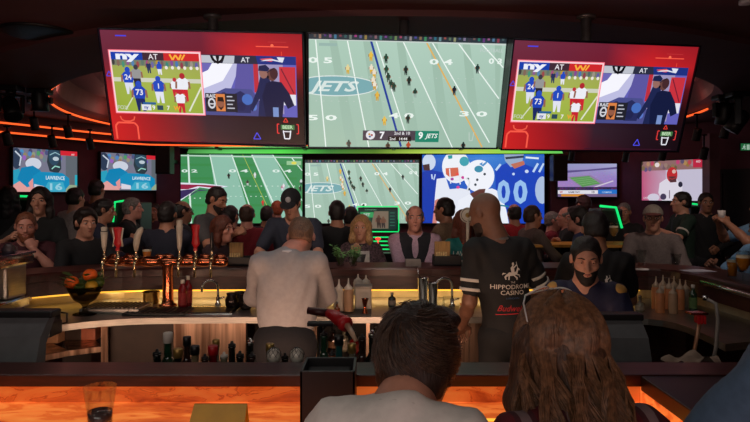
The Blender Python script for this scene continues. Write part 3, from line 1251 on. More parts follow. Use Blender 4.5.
spot_can(34, 123, 8.2, 2.865, 'black spotlight hanging left of the soffit, just above the left screen', False)
spot_can(68, 131, 8.6, 2.865, 'black spotlight hanging above the right half of the leftmost screen')
spot_can(7, 138, 7.8, 2.60, 'small lit spotlight at the far left under the soffit', True)
spot_can(52, 140.5, 8.8, 2.72, 'small lit spotlight above the middle of the leftmost screen', True)
spot_can(90, 143, 9.3, 2.72, 'small lit spotlight above the gap between the two left screens', True)
spot_can(697, 134, 8.6, 2.865, 'black spotlight hanging right of the big right screen')
spot_can(725, 131, 8.0, 2.865, 'lit spotlight hanging beside the green exit sign', True)
spot_can(663, 154, 9.0, 2.6, 'small lit spotlight above the tilted right wall screen, left end', True)
spot_can(704, 153, 8.9, 2.6, 'small lit spotlight above the tilted right wall screen, right end', True)
spot_can(626, 156, 9.8, 2.6, 'small lit spotlight between the two right wall screens', True)
spot_can(572, 155, 10.4, 2.6, 'small lit spotlight above the stadium screen', True)


def moving_head(px, py, Yy, lab, ang=0, tilt=0):
    c = P(px, py, Yy)
    t = thing('moving_light', lab, 'stage light', (c.x, c.y, CZ - .035), group='black moving stage lights')
    dz = c.z - CZ + .035
    MB().box(-.11, .11, -.08, .08, -.06, 0, .015).lathe([(.05, -.06), (.05, -.09)], 16).build('base', M_blk, t)
    Mr = Matrix.Rotation(math.radians(ang), 4, 'Z')
    y = MB()
    y.box(-.11, .11, -.035, .035, -.115, -.09, .008, Mr)
    y.box(-.125, -.098, -.035, .035, dz - .05, -.09, .008, Mr)
    y.box(.098, .125, -.035, .035, dz - .05, -.09, .008, Mr)
    y.build('yoke', M_blkm, t)
    MM = Matrix.Translation((0, 0, dz)) @ Mr @ Matrix.Rotation(math.radians(tilt), 4, 'X')
    MB().lathe([(.03, .13), (.07, .11), (.085, .05), (.085, -.05), (.09, -.13), (.075, -.135)], 20, M=MM).build('head', M_blk, t)
    MB().lathe([(.074, -.134), (.0, -.13)], 18, M=MM, cap=False).build('lens', mat('dark_lens', (30, 28, 30), .1, noise=0), t)


moving_head(40, 99, 6.6, 'black moving stage light hanging upright on the left ceiling', 10, 5)
moving_head(11, 108, 6.4, 'black moving stage light tilted at the far left edge', 50, -38)
moving_head(724, 113, 7.0, 'black moving stage light hanging upright on the right ceiling', 5, 10)
moving_head(738, 121, 6.8, 'black moving stage light tilted beside the upright one on the right', 60, 35)
c = P(30, 33, 4.3)
t = thing('ceiling_speaker', 'dark round speaker recessed in the upper left ceiling', 'speaker', (c.x, (CZ - 1.7) * FPX / 163, CZ))
MB().lathe([(.26, .0), (.26, -.012), (.23, -.016), (.0, -.012)], 32).build('grille', M_blk, t)
c = P(747, 3, 3.7)
t = thing('ceiling_spotlight', 'small pale ceiling light at the top right corner', 'ceiling light', (c.x, c.y, CZ))
MB().lathe([(.045, 0), (.045, -.02), (.03, -.024)], 18).build('ring', mat('pale_metal', (190, 190, 195), .4), t)
MB().lathe([(.029, -.0235), (.0, -.022)], 16, cap=False).build('lens', mat('cold_lens', (220, 225, 240), .3, noise=0, emit=.5), t)


# ---------------------------------------------------------------- what the screens show
def pic_jets():
    p = Pic()
    p.grad(0, 0, 1, 1, [[(170, 202, 184), (176, 206, 190), (174, 204, 188)], [(164, 194, 178), (168, 198, 182), (164, 194, 178)], [(160, 190, 170), (162, 192, 174), (156, 186, 168)]])

    def q(x, y):
        return ((x - 22) / 524.0, (y - 88) / 302.0)

    def ln(x0, y0, x1, y1, t, c):
        a, b = q(x0, y0), q(x1, y1)
        p.line(a[0], a[1], b[0], b[1], t, c)
    for i in range(14):                                  # mown bands
        x = 30 + i * 44
        a = [q(x, 100), q(x + 20, 100), q(x + 20 + 60, 388), q(x + 50, 388)]
        if i % 2:
            p.poly([(min(1, max(0, u)), v) for u, v in a], (158, 188, 171))
    u, v = q(92, 222)
    p.ell(u, v, .215, .092, (220, 230, 226), 40)
    p.ell(u, v, .209, .083, (120, 170, 176), 40)
    p.text('JETS', u - .01, v + .002, .085, (214, 228, 224), .03, .35, .26)
    for a in ((40, 103, 68, 390), (122, 104, 186, 390), (197, 104, 300, 390), (268, 103, 420, 390), (345, 103, 525, 375), (415, 103, 540, 250), (478, 103, 544, 165)):
        ln(*a, .006, (236, 246, 240))
    ln(180, 92, 275, 388, .011, (28, 62, 150))
    ln(328, 100, 505, 388, .008, (222, 176, 96))
    ln(22, 100, 545, 103, .012, (200, 212, 206))
    p.rect(0, 0, 1, .045, (40, 52, 60))
    for i in range(40):
        a = i / 40
        p.rect(a, .0, a + .012, .02 + .018 * ((i * 7) % 3) / 2, ((i * 53) % 120 + 40, (i * 31) % 90 + 50, (i * 17) % 90 + 60))
    for i in range(26):                                  # hash marks
        a = q(40 + i * 20, 196 + (i % 2) * 0)
        p.rect(a[0], a[1], a[0] + .008, a[1] + .005, (190, 204, 196))
        a = q(40 + i * 20, 262)
        p.rect(a[0], a[1], a[0] + .008, a[1] + .005, (190, 204, 196))
    for tx, x, y, w in (('5 0', 58, 308, .15), ('0 5', 52, 155, .12), ('4 0', 272, 300, .13), ('0 4', 372, 153, .12), ('3 0', 472, 293, .15), ('0 3', 520, 148, .07)):
        a = q(x, y)
        p.text(tx, a[0], a[1], .045, (234, 244, 238), .03, 0, w)
    for x, y, jc, pc in ((124, 180, (226, 210, 150), (210, 170, 60)), (184, 145, (230, 190, 70), (220, 170, 50)), (186, 178, (232, 222, 200), (220, 170, 50)), (194, 190, (230, 220, 200), (220, 170, 50)),
                         (192, 210, (232, 222, 200), (200, 150, 50)), (196, 222, (235, 225, 205), (210, 160, 60)), (204, 250, (225, 180, 70), (210, 160, 50)), (226, 318, (230, 190, 80), (220, 170, 50)),
                         (224, 150, (30, 70, 54), (40, 50, 46)), (226, 180, (30, 70, 54), (60, 80, 70)), (232, 200, (34, 66, 54), (60, 80, 70)), (240, 218, (30, 62, 50), (70, 90, 80)), (248, 225, (30, 62, 50), (60, 70, 66)),
                         (278, 180, (24, 44, 40), (30, 40, 38)), (288, 208, (26, 46, 40), (30, 40, 38)), (306, 240, (30, 60, 50), (150, 170, 160)), (290, 312, (30, 50, 44), (60, 70, 66)), (413, 232, (28, 34, 46), (46, 50, 60)), (472, 172, (30, 54, 52), (50, 60, 60)),
                         (450, 388, (26, 40, 40), (20, 30, 30)), (238, 390, (60, 50, 40), (40, 40, 40)), (295, 388, (180, 70, 40), (140, 60, 40)), (130, 384, (60, 70, 64), (50, 50, 50))):
        a = q(x, y + 10)
        p.player(a[0], a[1], .085, jc, pc, jc)
    a, b = q(168, 342), q(313, 370)
    p.rect(a[0], a[1], b[0], b[1], (70, 62, 74))
    c = q(189, 355)
    p.ell(c[0], c[1], .024, .042, (226, 226, 232), 16)
    p.ell(c[0] - .006, c[1] - .008, .006, .010, (200, 150, 60), 8)
    p.ell(c[0] + .007, c[1], .006, .010, (160, 60, 60), 8)
    p.ell(c[0] - .003, c[1] + .014, .006, .010, (60, 90, 140), 8)
    c = q(221, 355)
    p.text('7', c[0], c[1], .062, (240, 240, 244), .03)
    c = q(276, 349)
    p.text('2nd & 10', c[0], c[1], .028, (236, 236, 240), .01)
    a, b = q(238, 358), q(302, 372)
    p.rect(a[0], a[1], b[0], b[1], (16, 14, 18))
    c = q(250, 365)
    p.text('2nd', c[0], c[1], .026, (240, 240, 240), .01)
    c = q(280, 365)
    p.text('14:44', c[0], c[1], .026, (240, 240, 240), .01)
    a, b = q(313, 342), q(379, 374)
    p.rect(a[0], a[1], b[0], b[1], (20, 130, 104))
    c = q(328, 355)
    p.text('9', c[0], c[1], .062, (240, 248, 244), .03)
    c = q(358, 356)
    p.text('JETS', c[0], c[1], .04, (236, 246, 240), .02, .3)
    c = q(470, 357)
    p.path([(c[0] - .012, c[1] - .04), (c[0] - .008, c[1] + .04), (c[0] + .008, c[1] + .04), (c[0] + .014, c[1] - .04)], .004, (190, 205, 196))
    p.text('FOOTBALL', .925, .105, .030, (190, 204, 200), .01)
    p.rect(.05, .075, .14, .10, (150, 180, 172))
    return p


def pic_split():
    """the dark red display with two games side by side"""
    p = Pic()
    p.grad(0, 0, 1, 1, [[(112, 46, 66), (112, 40, 60), (112, 34, 54), (170, 30, 40), (150, 26, 36)],
                        [(108, 38, 56), (106, 34, 54), (112, 28, 46), (206, 34, 38), (180, 30, 36)],
                        [(140, 34, 44), (100, 30, 40), (60, 20, 34), (70, 16, 24), (90, 18, 24)],
                        [(196, 36, 38), (120, 26, 36), (50, 20, 32), (30, 12, 20), (40, 12, 16)],
                        [(206, 34, 36), (150, 26, 34), (52, 32, 44), (36, 20, 30), (24, 11, 16)],
                        [(206, 36, 34), (160, 26, 32), (62, 22, 34), (36, 16, 26), (22, 10, 16)]])

    def q(x, y):                                         # x, y on a 574 x 314 board
        return x / 574.0, y / 314.0
    p.line(.075, .05, .13, .05, .006, (70, 70, 230))
    p.line(.77, .115, .93, .115, .005, (250, 90, 70))
    p.ell(.85, .105, .008, .014, (250, 110, 80), 8)
    p.line(.83, .075, .92, .075, .002, (200, 60, 60))
    p.line(.895, .155, .895, .19, .003, (240, 80, 60))
    for u, v, s_, c in ((.020, .385, .022, (74, 70, 210)), (.755, .92, .030, (80, 80, 240)), (.905, .765, .018, (220, 60, 50))):
        p.path([(u, v - s_ * 1.1), (u - s_ * .62, v + s_ * .9), (u + s_ * .62, v + s_ * .9)], .0045, c, True)
    p.path([(.02, .985), (.02, .86), (.035, .83), (.12, .83), (.135, .86), (.135, .985)], .009, (250, 92, 72))
    p.path([(.05, .77), (.055, .80), (.07, .815), (.10, .815), (.12, .80), (.125, .77)], .007, (240, 90, 70))
    p.path([(.46, .985), (.96, .985)], .004, (60, 20, 40))
    # ---- right game: coach on the sideline
    u0, v0, u1, v1 = .492, .195, .966, .735
    p.rect(u0, v0, u1, v1, (98, 96, 184))

    def r(a, b):
        return u0 + (u1 - u0) * a, v0 + (v1 - v0) * b
    p.poly([r(0, .13), r(.0, .13), r(.42, .13), r(.30, .55), r(0, .72)], (190, 190, 226))
    p.poly([r(0, .13), r(.34, .13), r(.22, .42), r(0, .56)], (246, 246, 254))
    p.poly([r(0, .13), r(.12, .13), r(.07, .25), r(0, .30)], (110, 104, 180))
    p.poly([r(.38, .13), r(.56, .13), r(.54, .62), r(.34, .55)], (92, 86, 160))
    p.rect(*r(.56, .13), *r(.86, .95), (158, 150, 190))
    p.rect(*r(.55, .13), *r(.60, .60), (190, 48, 62))
    p.rect(*r(.82, .17), *r(.99, .62), (200, 50, 62))
    p.line(*r(.84, .2), *r(.97, .6), .006, (120, 30, 50))
    p.rect(*r(.86, .62), *r(.99, .80), (226, 226, 236))
    p.poly([r(0, .72), r(.24, .54), r(.52, .55), r(.60, .75), r(.60, 1), r(0, 1)], (74, 78, 140))
    p.poly([r(.30, .66), r(.40, .58), r(.52, .70), r(.50, .95), r(.34, .95)], (40, 44, 92))
    p.ell(*r(.47, .72), .028, .05, (70, 110, 190), 14)
    for x, y, w, h, c in ((.22, .70, .04, .10, (50, 54, 100)), (.40, .84, .05, .08, (34, 38, 80)), (.54, .84, .03, .07, (90, 120, 200)), (.34, .74, .02, .05, (120, 130, 190))):
        p.ell(*r(x, y), w * .47, h * .53, c, 10)
    p.poly([r(.62, .33), r(.70, .30), r(.74, .48), r(.72, 1), r(.58, 1), r(.60, .7), r(.52, .92), r(.49, .88), r(.58, .55)], (30, 38, 80))     # man behind
    p.ell(*r(.655, .27), .022, .052, (150, 106, 96), 14)
    p.poly([r(.60, .24), r(.61, .16), r(.68, .14), r(.72, .20), r(.70, .25)], (28, 36, 76))
    p.poly([r(.68, .44), r(.74, .40), r(.84, .42), r(.92, .60), r(.97, .80), r(.90, .86), r(.86, .74), r(.84, 1), r(.66, 1), r(.63, .66)], (20, 27, 62))   # man in front
    p.ell(*r(.745, .30), .024, .056, (104, 66, 62), 14)
    p.ell(*r(.765, .28), .020, .050, (70, 40, 44), 14)
    p.ell(*r(.70, .34), .006, .015, (20, 20, 30), 8)
    p.line(*r(.69, .27), *r(.77, .19), .004, (30, 30, 46))
    p.rect(*r(.74, .84), *r(.80, 1.0), (120, 146, 200))
    p.rect(*r(0, 0), *r(1, .135), (44, 46, 66))
    p.poly([r(0, .01), r(.10, .01), r(.14, .13), r(0, .13)], (190, 194, 204))
    p.poly([r(.10, .01), r(.26, .01), r(.24, .09), r(.18, .15), r(.12, .09)], (18, 18, 24))
    p.poly([r(.13, .02), r(.16, .02), r(.17, .10), r(.145, .07)], (210, 212, 220))
    p.poly([r(.23, .02), r(.20, .02), r(.19, .10), r(.215, .07)], (210, 212, 220))
    p.poly([r(.26, .01), r(.36, .01), r(.35, .13), r(.23, .13)], (190, 194, 204))
    p.text('AT', *r(.47, .07), .042, (226, 226, 234), .01)
    p.poly([r(.58, .0), r(1, 0), r(1, .135), r(.60, .135)], (30, 48, 128))
    p.poly([r(.62, .05), r(.74, .03), r(.78, .06), r(.74, .09), r(.66, .075)], (226, 90, 96))
    p.poly([r(.63, .085), r(.75, .07), r(.86, .10), r(.88, .02), r(.80, .015), r(.82, .07), r(.76, .05), r(.68, .06)], (224, 228, 240))
    a, b = r(.02, .63), r(.36, .94)
    p.rect(a[0], a[1], b[0], b[1], (34, 34, 44))
    p.text('RAID', *r(.09, .675), .030, (230, 230, 236), .02)
    p.ell(*r(.085, .80), .020, .050, (210, 212, 220), 12)
    p.ell(*r(.085, .80), .012, .032, (40, 40, 48), 12)
    p.rect(*r(.06, .80), *r(.12, .82), (216, 216, 222))
    p.rect(*r(.13, .64), *r(.23, .93), (220, 130, 70))
    p.ell(*r(.18, .80), .020, .056, (150, 92, 70), 14)
    p.poly([r(.145, .76), r(.15, .69), r(.21, .69), r(.22, .77)], (40, 24, 20))
    p.poly([r(.15, .84), r(.18, .92), r(.21, .84), r(.18, .87)], (44, 26, 22))
    for i in range(4):
        p.rect(*r(.25, .67 + i * .065), *r(.31 + (i % 2) * .02, .69 + i * .065), (190, 192, 204))
    # ---- left game in a glowing frame
    u0, v0, u1, v1 = .034, .178, .492, .735
    p.rect(u0 - .004, v0 - .008, u1 + .004, v1 + .008, (255, 120, 140))
    p.rect(u0, v0, u1, v1, (255, 214, 220))
    u0, v0, u1, v1 = u0 + .007, v0 + .012, u1 - .007, v1 - .012
    p.grad(u0, v0, u1, v1, [[(160, 162, 92), (168, 170, 100), (160, 162, 92)], [(160, 176, 72), (168, 184, 80), (160, 176, 72)], [(150, 172, 60), (158, 180, 68), (150, 172, 60)]])
    p.rect(*r(0, .10), *r(1, .22), (120, 126, 104))
    for i in range(18):
        a = i / 18
        p.ell(*r(a + .02, .16 + .02 * (i % 3)), .008, .03, ((i * 71) % 130 + 60, (i * 43) % 100 + 60, (i * 29) % 130 + 60), 8)
    for i in range(6):
        p.ell(*r(.62 + i * .07, .24), .008, .016, (236, 230, 220), 8)
    p.rect(*r(0, .42), *r(1, .49), (206, 208, 190))
    p.line(*r(.26, .62), *r(.10, .97), .006, (216, 220, 196))
    p.line(*r(1.0, .55), *r(.84, .97), .008, (224, 226, 206))
    p.rect(*r(0, 0), *r(.36, .125), (22, 62, 170))
    p.rect(*r(.36, 0), *r(.60, .125), (66, 42, 54))
    p.rect(*r(.60, 0), *r(1, .125), (206, 40, 44))
    p.text('ny', *r(.19, .055), .062, (236, 240, 250), .05, 0, .12)
    p.text('AT', *r(.48, .065), .046, (236, 232, 236), .01)
    p.path([r(.67, .02), r(.70, .11), r(.735, .03), r(.77, .11), r(.80, .02)], .009, (250, 176, 60))
    p.path([r(.80, .11), r(.84, .02)], .008, (250, 176, 60))
    B_, Wt = (36, 74, 190), (236, 238, 246)
    for x, y, h, j, k, he, nn in ((.17, .70, .46, B_, (220, 224, 236), B_, '24'), (.27, .60, .40, (150, 150, 150), (40, 36, 50), (60, 60, 70), None), (.51, .84, .46, B_, (226, 228, 240), B_, '1'),
                                  (.54, .36, .22, B_, (230, 230, 240), B_, None), (.28, .99, .52, (30, 66, 180), (28, 40, 96), (40, 76, 190), '73'), (.70, .74, .34, Wt, (200, 36, 52), (190, 50, 60), None),
                                  (.79, .80, .48, Wt, (206, 36, 50), (176, 40, 50), '2'), (.75, 1.0, .40, Wt, (200, 34, 50), (190, 40, 50), '8'), (.42, .34, .2, (40, 50, 90), (50, 60, 90), (150, 110, 90), None)):
        a, b = r(x, y)
        p.player(a, b, h * (v1 - v0), j, k, he, nn)
    p.rect(*r(.31, .83), *r(.46, .87), (40, 96, 150))
    p.rect(*r(.29, .87), *r(.40, .97), (226, 228, 234))
    p.text('ny', *r(.345, .915), .028, (40, 70, 160), .03)
    p.text('9', *r(.43, .92), .038, (240, 240, 244), .02)
    p.rect(*r(.47, .88), *r(.54, .96), (44, 70, 90))
    p.text('7', *r(.60, .92), .038, (240, 236, 230), .02)
    p.text('W', *r(.70, .92), .038, (240, 160, 50), .04)
    p.text('FOX', *r(.07, .93), .034, (190, 200, 170), .03)
    # beer badge, lower right
    p.path([(.872, .80), (.862, .80), (.862, .885), (.872, .885)], .005, (230, 60, 60))
    p.path([(.960, .80), (.970, .80), (.970, .885), (.960, .885)], .005, (230, 60, 60))
    p.rect(.88, .805, .95, .85, (70, 120, 70))
    p.text('BEER', .915, .826, .030, (200, 230, 190), .02)
    p.path([(.892, .858), (.898, .935), (.924, .935), (.930, .858)], .006, (236, 236, 244))
    p.line(.892, .868, .930, .868, .005, (236, 236, 244))
    return p


def pic_falcons():
    p = Pic()
    p.rect(0, 0, 1, 1, (64, 140, 86))

    def q(x, y):
        return (x - 8) / 725.0, (y - 55) / 410.0

    def pl(pts, c):
        p.poly([(min(1, max(0, q(*a)[0])), min(1, max(0, q(*a)[1]))) for a in pts], c)
    pl([(180, 55), (310, 55), (430, 465), (240, 465)], (140, 188, 168))
    pl([(430, 55), (555, 55), (760, 400), (760, 465), (590, 465)], (140, 188, 168))
    for y in (110, 190, 270, 350):
        pl([(8, y), (700, y), (700, y + 14), (8, y + 14)], (60, 136, 76))
    pl([(180, 55), (310, 55), (430, 465), (240, 465)], (142, 190, 170))
    pl([(430, 55), (555, 55), (760, 400), (760, 465), (590, 465)], (142, 190, 170))
    for x0, y0, x1, y1, t in ((52, 55, 70, 465, .014), (180, 55, 232, 300, .009), (310, 55, 430, 400, .010), (430, 55, 600, 440, .012), (555, 55, 733, 330, .010), (670, 75, 733, 150, .009)):
        a, b = q(x0, y0), q(x1, y1)
        p.line(*a, *b, t, (216, 236, 226))
    a, b = q(375, 55), q(520, 360)
    p.line(*a, *b, .004, (190, 200, 80))
    a, b = q(8, 62), q(733, 72)
    p.line(*a, *b, .010, (190, 214, 200))
    for tx, x, y, w in (('0 2', 60, 153, .13), ('0 4', 350, 152, .16), ('0 4', 610, 152, .16)):
        a = q(x, y)
        p.text(tx, a[0], a[1], .04, (220, 236, 228), .03, 0, w)
    for i in range(22):
        a = q(20 + i * 33, 240 if i > 8 else 312)
        p.rect(a[0], a[1], a[0] + .012, a[1] + .012, (200, 224, 210))
    for i in range(16):
        a = q(240 + i * 30, 302)
        p.rect(a[0], a[1], a[0] + .012, a[1] + .010, (200, 224, 210))
    pl([(8, 222), (150, 228), (290, 244), (200, 262), (120, 250), (8, 330)], (224, 226, 240))       # midfield emblem
    pl([(8, 232), (150, 236), (262, 245), (190, 252), (110, 244), (50, 262), (8, 262)], (150, 40, 70))
    pl([(8, 268), (60, 262), (110, 256), (60, 290), (8, 322)], (58, 44, 90))
    pl([(70, 290), (120, 262), (180, 268), (110, 272), (60, 304)], (66, 52, 100))
    for x, y, j, k in ((292, 200, (30, 40, 40), (40, 40, 40)), (404, 240, (60, 60, 60), (200, 200, 200)), (448, 195, (220, 226, 226), (200, 210, 210)), (612, 270, (190, 130, 150), (220, 220, 230)), (620, 262, (230, 220, 230), (200, 190, 200)),
                       (725, 235, (200, 210, 210), (40, 60, 60)), (720, 275, (40, 60, 50), (40, 50, 50)), (495, 360, (210, 60, 50), (180, 50, 50)), (560, 380, (200, 60, 50), (180, 60, 50)), (340, 410, (210, 60, 50), (170, 50, 50))):
        a = q(x, y)
        p.player(a[0], a[1], .085, j, k, j)
    a, b = q(638, 92), q(725, 116)
    p.rect(*a, *b, (150, 196, 150))
    a = q(682, 104)
    p.ell(a[0], a[1], .022, .022, (220, 214, 90), 12)
    return p


def pic_colts():
    p = Pic()
    p.grad(0, 0, 1, 1, [[(36, 92, 190), (60, 130, 215), (40, 96, 196)], [(30, 74, 180), (44, 100, 200), (28, 66, 170)], [(22, 56, 160), (30, 70, 176), (20, 48, 150)]])

    def q(x, y):
        return min(1, max(0, (x - 40) / 660.0)), min(1, max(0, (y - 55) / 367.0))

    def pl(pts, c):
        p.poly([q(*a) for a in pts], c)
    pl([(40, 150), (80, 135), (150, 150), (165, 200), (100, 422), (40, 422)], (20, 58, 170))        # blue figure, left
    p.ell(*q(78, 95), .055, .12, (200, 214, 236), 16)
    pl([(44, 110), (80, 104), (84, 140), (50, 140)], (70, 44, 50))
    p.line(*q(92, 160), *q(96, 186), .012, (190, 210, 240))
    p.line(*q(112, 160), *q(104, 190), .010, (190, 210, 240))
    pl([(120, 185), (170, 178), (190, 240), (250, 235), (300, 245), (330, 422), (100, 422), (110, 280)], (228, 232, 244))     # white jersey, back figure
    pl([(110, 300), (130, 290), (120, 422), (96, 422)], (206, 130, 120))
    p.ell(*q(225, 120), .115, .24, (236, 240, 248), 24)
    pl([(168, 128), (235, 124), (246, 166), (190, 176), (170, 160)], (210, 104, 80))
    pl([(180, 60), (205, 58), (205, 76), (184, 80)], (40, 150, 160))
    p.ell(*q(270, 92), .04, .07, (60, 160, 176), 14)
    for a, b in (((186, 178), (275, 170)), ((190, 196), (275, 190)), ((190, 130), (196, 210)), ((240, 122), (248, 215))):
        p.line(*q(*a), *q(*b), .010, (230, 232, 240))
    for x, y, c in ((262, 178, (200, 60, 150)), (204, 186, (170, 70, 160)), (236, 230, (220, 70, 150)), (232, 160, (230, 80, 70))):
        p.ell(*q(x, y), .014, .022, c, 10)
    pl([(235, 300), (330, 250), (420, 236), (480, 260), (510, 422), (225, 422)], (234, 238, 248))    # front figure
    p.ell(*q(350, 170), .125, .235, (240, 242, 250), 26)
    pl([(350, 106), (370, 96), (366, 110), (400, 84), (390, 104), (372, 120)], (70, 140, 200))
    p.ell(*q(348, 133), .036, .05, (60, 140, 170), 14)
    pl([(300, 265), (350, 240), (385, 238), (370, 300), (330, 300)], (96, 56, 50))
    for x, y in ((330, 216), (340, 190), (296, 240), (290, 186), (380, 160)):
        p.ell(*q(x, y), .011, .02, (60, 70, 80), 8)
    p.path([q(285, 250), q(300, 200), q(278, 180)], .012, (220, 224, 232))
    pl([(435, 130), (500, 100), (600, 110), (700, 150), (700, 422), (520, 422), (480, 300), (440, 240)], (24, 66, 184))           # blue jersey with numerals
    pl([(484, 55), (590, 55), (580, 110), (520, 124), (490, 90)], (150, 170, 200))
    pl([(520, 108), (590, 90), (596, 110), (540, 132)], (190, 110, 90))
    pl([(490, 70), (590, 62), (590, 74), (494, 82)], (40, 50, 80))
    p.line(*q(600, 72), *q(670, 78), .014, (226, 236, 246))
    for x in (440, 640, 672):
        p.line(*q(x, 140 if x < 500 else 150), *q(x + 26, 108 if x < 500 else 104), .018, (190, 214, 244))
    p.text('0', *q(482, 254), .31, (150, 190, 236), .035, 0, .105)
    p.text('0', *q(572, 254), .31, (150, 190, 236), .035, 0, .115)
    p.ell(*q(606, 146), .016, .026, (200, 214, 240), 8)
    p.ell(*q(535, 160), .012, .02, (190, 210, 240), 8)
    p.ell(*q(690, 245), .06, .20, (170, 190, 220), 16)
    p.line(*q(460, 325), *q(510, 332), .012, (40, 130, 150))
    return p


def pic_teal():
    p = Pic()

    def q(x, y):
        return min(1, max(0, (x - 55) / 465.0)), min(1, max(0, (y - 45 - (x - 55) * .07) / 300.0))

    def pl(pts, c):
        p.poly([q(*a) for a in pts], c)
    p.rect(0, 0, 1, 1, (120, 120, 140))
    for i in range(34):                                  # crowd
        x, y = 60 + (i * 97) % 350, 60 + (i * 61) % 90
        p.ell(*q(x, y), .03, .06, ((i * 37) % 110 + 70, (i * 53) % 90 + 70, (i * 29) % 110 + 90), 8)
    p.rect(*q(430, 70), *q(520, 345), (96, 104, 112))
    p.rect(*q(390, 60), *q(520, 112), (214, 36, 52))
    p.text('RED', *q(486, 100), .035, (240, 230, 230), .01)
    pl([(500, 250), (520, 250), (520, 330), (500, 330)], (40, 170, 190))
    p.ell(*q(80, 120), .07, .24, (44, 60, 84), 18)
    p.path([q(70, 70), q(110, 110), q(100, 170)], .02, (200, 210, 224))
    pl([(55, 200), (100, 190), (110, 280), (55, 300)], (40, 160, 190))
    pl([(55, 300), (110, 270), (170, 320), (190, 368), (55, 368)], (226, 160, 156))
    p.ell(*q(195, 160), .12, .14, (206, 212, 226), 18)
    pl([(85, 260), (112, 184), (190, 172), (245, 208), (250, 300), (150, 320)], (10, 130, 180))
    pl([(160, 290), (200, 250), (210, 320), (180, 350)], (224, 150, 150))
    pl([(300, 60), (390, 60), (396, 200), (370, 235), (310, 215), (290, 150)], (44, 56, 66))         # helmet
    p.ell(*q(342, 110), .09, .22, (46, 74, 96), 20)
    p.path([q(310, 100), q(350, 82), q(385, 100)], .012, (150, 190, 200))
    p.ell(*q(355, 128), .05, .05, (190, 204, 214), 12)
    p.path([q(325, 200), q(350, 180), q(385, 190)], .016, (150, 214, 200))
    pl([(190, 245), (235, 216), (310, 222), (405, 232), (456, 272), (460, 335), (450, 368), (268, 368), (260, 330), (194, 322)], (14, 140, 188))
    pl([(270, 340), (300, 290), (410, 296), (430, 368), (270, 368)], (60, 170, 200))
    p.text('LAWRENCE', *q(352, 264), .085, (214, 236, 244), .02, 0, .30, slope=.02)
    p.text('16', *q(358, 328), .15, (150, 206, 224), .03, 0, .20)
    pl([(200, 300), (270, 320), (270, 350), (200, 345)], (220, 214, 226))
    pl([(430, 350), (460, 320), (515, 326), (510, 368), (430, 368)], (150, 170, 140))
    return p


def pic_stadium():
    p = Pic()
    p.grad(0, 0, 1, 1, [[(150, 156, 200), (160, 160, 206), (176, 180, 216)], [(164, 134, 200), (160, 132, 196), (154, 130, 200)], [(170, 134, 192), (160, 126, 186), (148, 120, 186)]])
    for i in range(120):                                 # packed stands
        u, v = ((i * 37) % 100) / 100, .22 + ((i * 53) % 50) / 100
        p.rect(u, v, u + .018, v + .014, ((i * 41) % 90 + 120, (i * 23) % 60 + 105, (i * 67) % 70 + 165))
    p.poly([(.0, .30), (.4, .24), (1, .16), (1, .10), (.5, .18), (.0, .22)], (96, 84, 140))
    p.poly([(.16, .40), (.55, .34), (.80, .60), (.42, .74)], (150, 130, 170))
    p.poly([(.20, .42), (.53, .37), (.72, .60), (.42, .70)], (96, 156, 90))
    for t_ in (.2, .4, .6, .8):
        p.line(.20 + .22 * t_, .42 + .28 * t_, .53 + .19 * t_, .37 + .23 * t_, .004, (160, 200, 150))
    p.line(.60, .72, .94, .52, .02, (216, 206, 224))
    p.rect(0, .70, 1, .80, (60, 50, 90))
    for i in range(30):
        p.ell((i + .5) / 30, .74 + .02 * (i % 2), .014, .03, ((i * 71) % 80 + 30, 40, (i * 31) % 70 + 50), 8)
    p.rect(0, .80, .68, .91, (232, 230, 240))
    p.text('W', .06, .855, .06, (200, 50, 50), .03)
    p.text('GAME DAY', .28, .855, .05, (40, 40, 60), .02)
    p.text('10', .60, .855, .07, (40, 40, 60), .02)
    p.rect(.68, .78, 1, .94, (40, 116, 206))
    p.text('COMING', .83, .86, .05, (190, 220, 245), .01)
    p.rect(0, .91, 1, 1, (120, 100, 140))
    p.rect(.06, .92, .45, .985, (226, 150, 50))
    return p


def pic_player():
    p = Pic()
    p.grad(0, 0, 1, 1, [[(190, 100, 130), (190, 120, 140), (196, 160, 190)], [(200, 90, 130), (206, 180, 206), (210, 200, 220)], [(196, 80, 124), (206, 186, 212), (206, 198, 220)]])
    p.rect(0, 0, 1, .24, (150, 110, 110))
    for i in range(26):
        p.ell((i * 37 % 100) / 100, .04 + (i * 13 % 18) / 100, .03, .06, ((i * 31) % 110 + 90, (i * 23) % 80 + 70, (i * 43) % 80 + 60), 8)
    p.ell(.26, .10, .04, .06, (240, 226, 226), 12)
    p.rect(.40, .24, 1, 1, (206, 200, 222))
    p.rect(.82, .0, .97, .20, (196, 40, 70))
    p.text('RED', .90, .06, .045, (240, 220, 226), .02)
    p.poly([(.28, .80), (.30, .56), (.40, .46), (.58, .48), (.66, .66), (.66, .90), (.52, 1), (.34, 1)], (232, 226, 240))
    p.ell(.50, .36, .085, .19, (200, 44, 50), 22)
    p.poly([(.44, .40), (.56, .40), (.57, .54), (.47, .55)], (90, 50, 56))
    p.path([(.43, .42), (.50, .47), (.58, .42)], .012, (180, 60, 60))
    p.ell(.53, .28, .03, .05, (226, 190, 180), 10)
    p.ell(.63, .60, .035, .07, (40, 40, 60), 12)
    p.path([(.46, .74), (.46, .94)], .014, (120, 100, 120))
    p.ell(.20, .92, .10, .10, (220, 214, 232), 14)
    p.ell(.36, .90, .05, .08, (70, 60, 90), 12)
    p.text('LIVE', .07, .93, .05, (236, 220, 230), .01)
    return p


